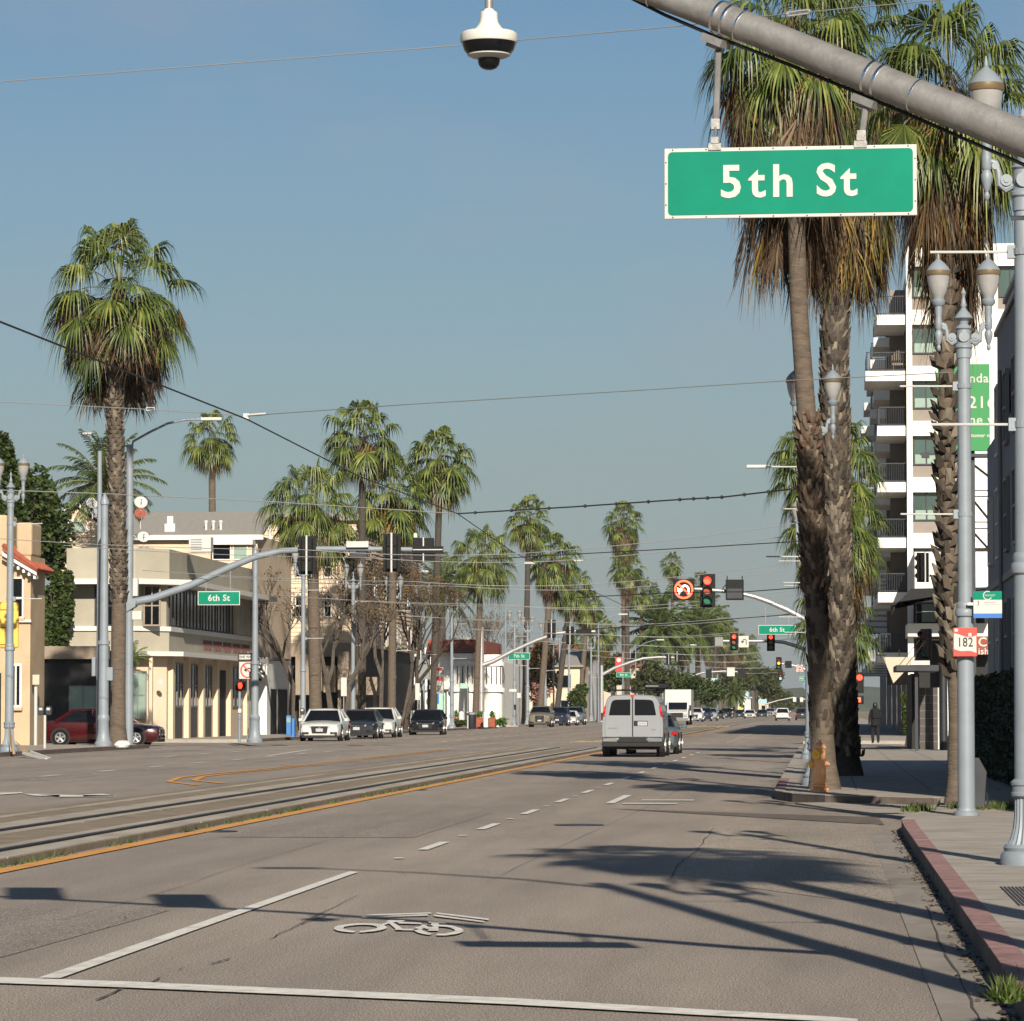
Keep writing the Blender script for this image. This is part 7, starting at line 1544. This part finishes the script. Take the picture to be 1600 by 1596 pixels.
rear([(.04, 1.02), (.50, 1.02), (.50, 1.19), (.04, 1.19)], 'dark', 'plate_recess', .006, -.031); rear([(.17, 1.035), (.48, 1.035), (.48, 1.165), (.17, 1.165)], 'plate', 'number_plate', .008, -.038)
for (nm, x0, n_, st_, z, hh, yy, m_) in (('plate_lettering', .20, 7, .037, 1.075, .05, -.0475, 'steeld'), ('badge_lettering', -.80, 10, .031, .93, .032, -.036, 'steeld'), ('badge_lettering', .62, 5, .03, .885, .03, -.036, 'steeld')):
    b = MB()
    for k in range(n_): b.box((x0 + k * st_, yy, z), (x0 + k * st_ + .008, yy + .006, z + hh)); b.box((x0 + k * st_ + .008, yy, z + (k % 3) * hh * .42), (x0 + k * st_ + .022, yy + .006, z + (k % 3) * hh * .42 + .007))
    b.build(nm, m_, t, local=True)
MB().box((-.05, -.03, 1.965), (.05, .03, 2.05)).build('brake_lamp', 'taillit', t, local=True); MB().box((-.95, .0, 2.055 - .09), (.95, .05, 2.0)).build('roof_edge', 'dark', t, local=True) if False else None
b = MB()
for y in (.5, 1.5, 2.5, 3.5): b.tube([(-.72, y, 2.0), (-.72, y, 2.2), (.72, y, 2.2), (.72, y, 2.0)], .022, 6)
for x_ in (-.72, -.36, 0, .36, .72): b.tube([(x_, .35, 2.225), (x_, 3.7, 2.225)], .016, 6)
b.build('roof_rack', 'dark', t, local=True)
bxg = thing('roof_box', 'flat black cargo box on the right half of the van roof rack', 'cargo box', (xx(1027, Yv_ + 1.5) - .05, Yv_ + 1.2, 2.245)); b = MB(); b.prism([(-.36, 0, 0), (.36, 0, 0), (.4, 0, .08), (.34, 0, .16), (-.3, 0, .2), (-.38, 0, .12)], (0, 1.9, 0)); b.build('shell', 'black', bxg, local=True, bevel=.03); MB().box((-.33, -.006, .085), (.1, -.001, .10)).build('trim_strip', 'lgrey', bxg, local=True)
MB().tube([(-.15, -.06, .42), (-.15, .1, .42)], .05, 8).build('tow_hitch', 'steel', t, local=True)
# box truck, facing us
Yt = 380.; X0 = xx(1058, Yt)
t = thing('box_truck', 'white box truck coming towards the camera beyond the van', 'truck', (X0, Yt, 0)); b = MB(); b.box((-1.3, 1.7, .95), (1.3, 9, 3.15 + .35)); b.build('cargo_box', 'white_car', t, local=True, bevel=.04)
b = MB(); b.prism([(-1.05, .3, .5), (-1.05, .1, 1.3), (-1.05, .9, 1.45), (-1.05, 1.3, 2.3), (-1.05, 1.65, 2.35), (-1.05, 1.65, .5)], (2.1, 0, 0)); b.build('cab', 'white_car', t, local=True, bevel=.05)
b = MB(); b.prism([(-.92, .93, 1.5), (-.92, 1.25, 2.2), (-.92, 1.23, 2.22), (-.92, .86, 1.52)], (1.84, 0, 0)); b.build('windscreen', 'glass', t, local=True)
MB().box((-.55, .08, .75), (.55, .2, 1.2)).build('grille', 'dark', t, local=True); MB().box((-1.1, .0, .4), (1.1, .2, .68)).build('bumper', 'chrome', t, local=True)
for s_ in (-1, 1): MB().box((s_ * .62, .06, .85), (s_ * .95, .15, 1.1)).build('headlight', 'headl', t, local=True); MB().box((s_ * 1.12, .9, 1.4), (s_ * 1.32, .98, 1.95)).build('mirror', 'dark', t, local=True); wheel(t, s_ * 1.1, 1.0, .48, .28); wheel(t, s_ * 1.2, 7.2, .48, .5)
# distant traffic
dist = [('distant_suv', 'white sport utility driving away in the far right lane', 1222, 520, math.pi, 'white_car', 'suv'), ('distant_sedan', 'dark car driving away beside the palm trunk at the end of the street', 1253, 540, math.pi, 'grey_car', 'suv'),
 ('distant_sedan', 'white sedan far away, first left of the white sport utility', 1203, 760, 0, 'silver_car', 'suv'), ('distant_sedan', 'silver white sedan in front of the yellow warning sign', 1171, 640, 0, 'white_car', 'sedan'), ('distant_sedan', 'dark car between two white cars in the distance', 1190, 700, 0, 'grey_car', 'sedan'),
 ('distant_suv', 'white car right of the truck in the distance', 1086, 470, 0, 'white_car', 'suv'), ('distant_suv', 'dark vehicle second right of the truck', 1100, 500, 0, 'blue_car', 'suv'), ('distant_suv', 'white vehicle third right of the truck', 1110, 520, 0, 'silver_car', 'suv'),
 ('distant_sedan', 'dark parked car at the left of the dim far row', 1121, 600, 0, 'grey_car', 'sedan'), ('distant_sedan', 'dark parked car in the centre of the dim far row', 1134, 640, 0, 'black_car', 'suv'), ('distant_suv', 'white van above the dim far row of parked cars', 1143, 700, 0, 'white_car', 'suv'), ('distant_sedan', 'dark car at the right of the dim far row', 1155, 680, 0, 'blue_car', 'sedan')]
for (nm, lab, px, Y, rz, pt, kd) in dist: car(nm, lab, onroad(px, Y), rz, 4.8, 1.9, 1.7 if kd == 'suv' else 1.45, pt, kd, lights=(rz > 1 and pt == 'grey_car'), s=1.0 if Y > 600 else 1.0)
# ================================================================== PERSON
YP = 160.
t = thing('person', 'person in dark clothes walking away in the shade on the right pavement', 'person', (xx(1366.5, YP), YP, .15), R(8))
def skin_body(name, m, V_, E_, root=0, sub=2):
    me = bpy.data.meshes.new(name); me.from_pydata([v[0] for v in V_], E_, []); me.materials.append(M[m]); o = bpy.data.objects.new(name, me); COL.objects.link(o); o.parent = t
    sk = o.modifiers.new('skin', 'SKIN'); sk.use_smooth_shade = True; sl_ = me.skin_vertices[0].data
    for i, v in enumerate(V_): sl_[i].radius = v[1] if hasattr(v[1], '__len__') else (v[1], v[1]); sl_[i].use_root = (i == root)
    s2 = o.modifiers.new('subdivision', 'SUBSURF'); s2.levels = 1; s2.render_levels = sub; return o
bv = [((0, 0, .88), (.14, .10)), ((0, 0, 1.08), (.13, .09)), ((0, .01, 1.30), (.17, .11)), ((0, .01, 1.42), (.07, .07)), ((0, .02, 1.47), (.07, .07)), ((0, .03, 1.55), (.085, .095)), ((0, .03, 1.61), (.07, .08)),
      ((-.17, .01, 1.37), .06), ((-.24, -.02, 1.12), .05), ((-.25, .06, .89), .038), ((-.25, .09, .80), .035), ((.17, .01, 1.37), .06), ((.24, -.02, 1.12), .05), ((.25, .10, .92), .038), ((.25, .14, .84), .035),
      ((-.09, 0, .82), .115), ((-.10, .10, .48), .085), ((-.10, .02, .10), .06), ((-.10, .13, .035), .04), ((.09, 0, .82), .115), ((.10, -.02, .48), .085), ((.10, -.16, .13), .06), ((.10, -.06, .04), .04)]
be = [(0, 1), (1, 2), (2, 3), (3, 4), (4, 5), (5, 6), (2, 7), (7, 8), (8, 9), (9, 10), (2, 11), (11, 12), (12, 13), (13, 14), (0, 15), (15, 16), (16, 17), (17, 18), (0, 19), (19, 20), (20, 21), (21, 22)]
skin_body('body', 'skinc', bv, be)
MB().lathe([(.05, 1.45), (.09, 1.49), (.102, 1.56), (.095, 1.63), (.06, 1.69), (.01, 1.71)], 16, (0, .035, 0)).build('hair', 'sblack', t, local=True, smooth=True)
MB().lathe([(.20, .74), (.21, .9), (.19, 1.1), (.22, 1.32), (.17, 1.42), (.085, 1.48)], 18, (0, 0, 0)).build('jacket', 'skinc', t, local=True, smooth=True)
MB().box((-.15, -.24, 1.02), (.15, -.12, 1.40)).build('backpack', 'cloth2', t, local=True, bevel=.05)

# ================================================================== HAZE
hb2 = MB(); hb2.box((-1200, -70, -1.2), (1200, 2950, 60)); ho = hb2.build('haze', 'dark'); hm = bpy.data.materials.new('haze'); hm.use_nodes = True
hn = hm.node_tree; hn.nodes.clear(); pv = hn.nodes.new('ShaderNodeVolumePrincipled'); pv.inputs['Color'].default_value = (.86, .90, .95, 1); pv.inputs['Density'].default_value = .00005; pv.inputs['Anisotropy'].default_value = .1
hout = hn.nodes.new('ShaderNodeOutputMaterial'); hn.links.new(pv.outputs[0], hout.inputs['Volume']); ho.data.materials.clear(); ho.data.materials.append(hm)
tag(ho, 'faint pale air haze thickening towards the end of the street', 'haze', kind='stuff')
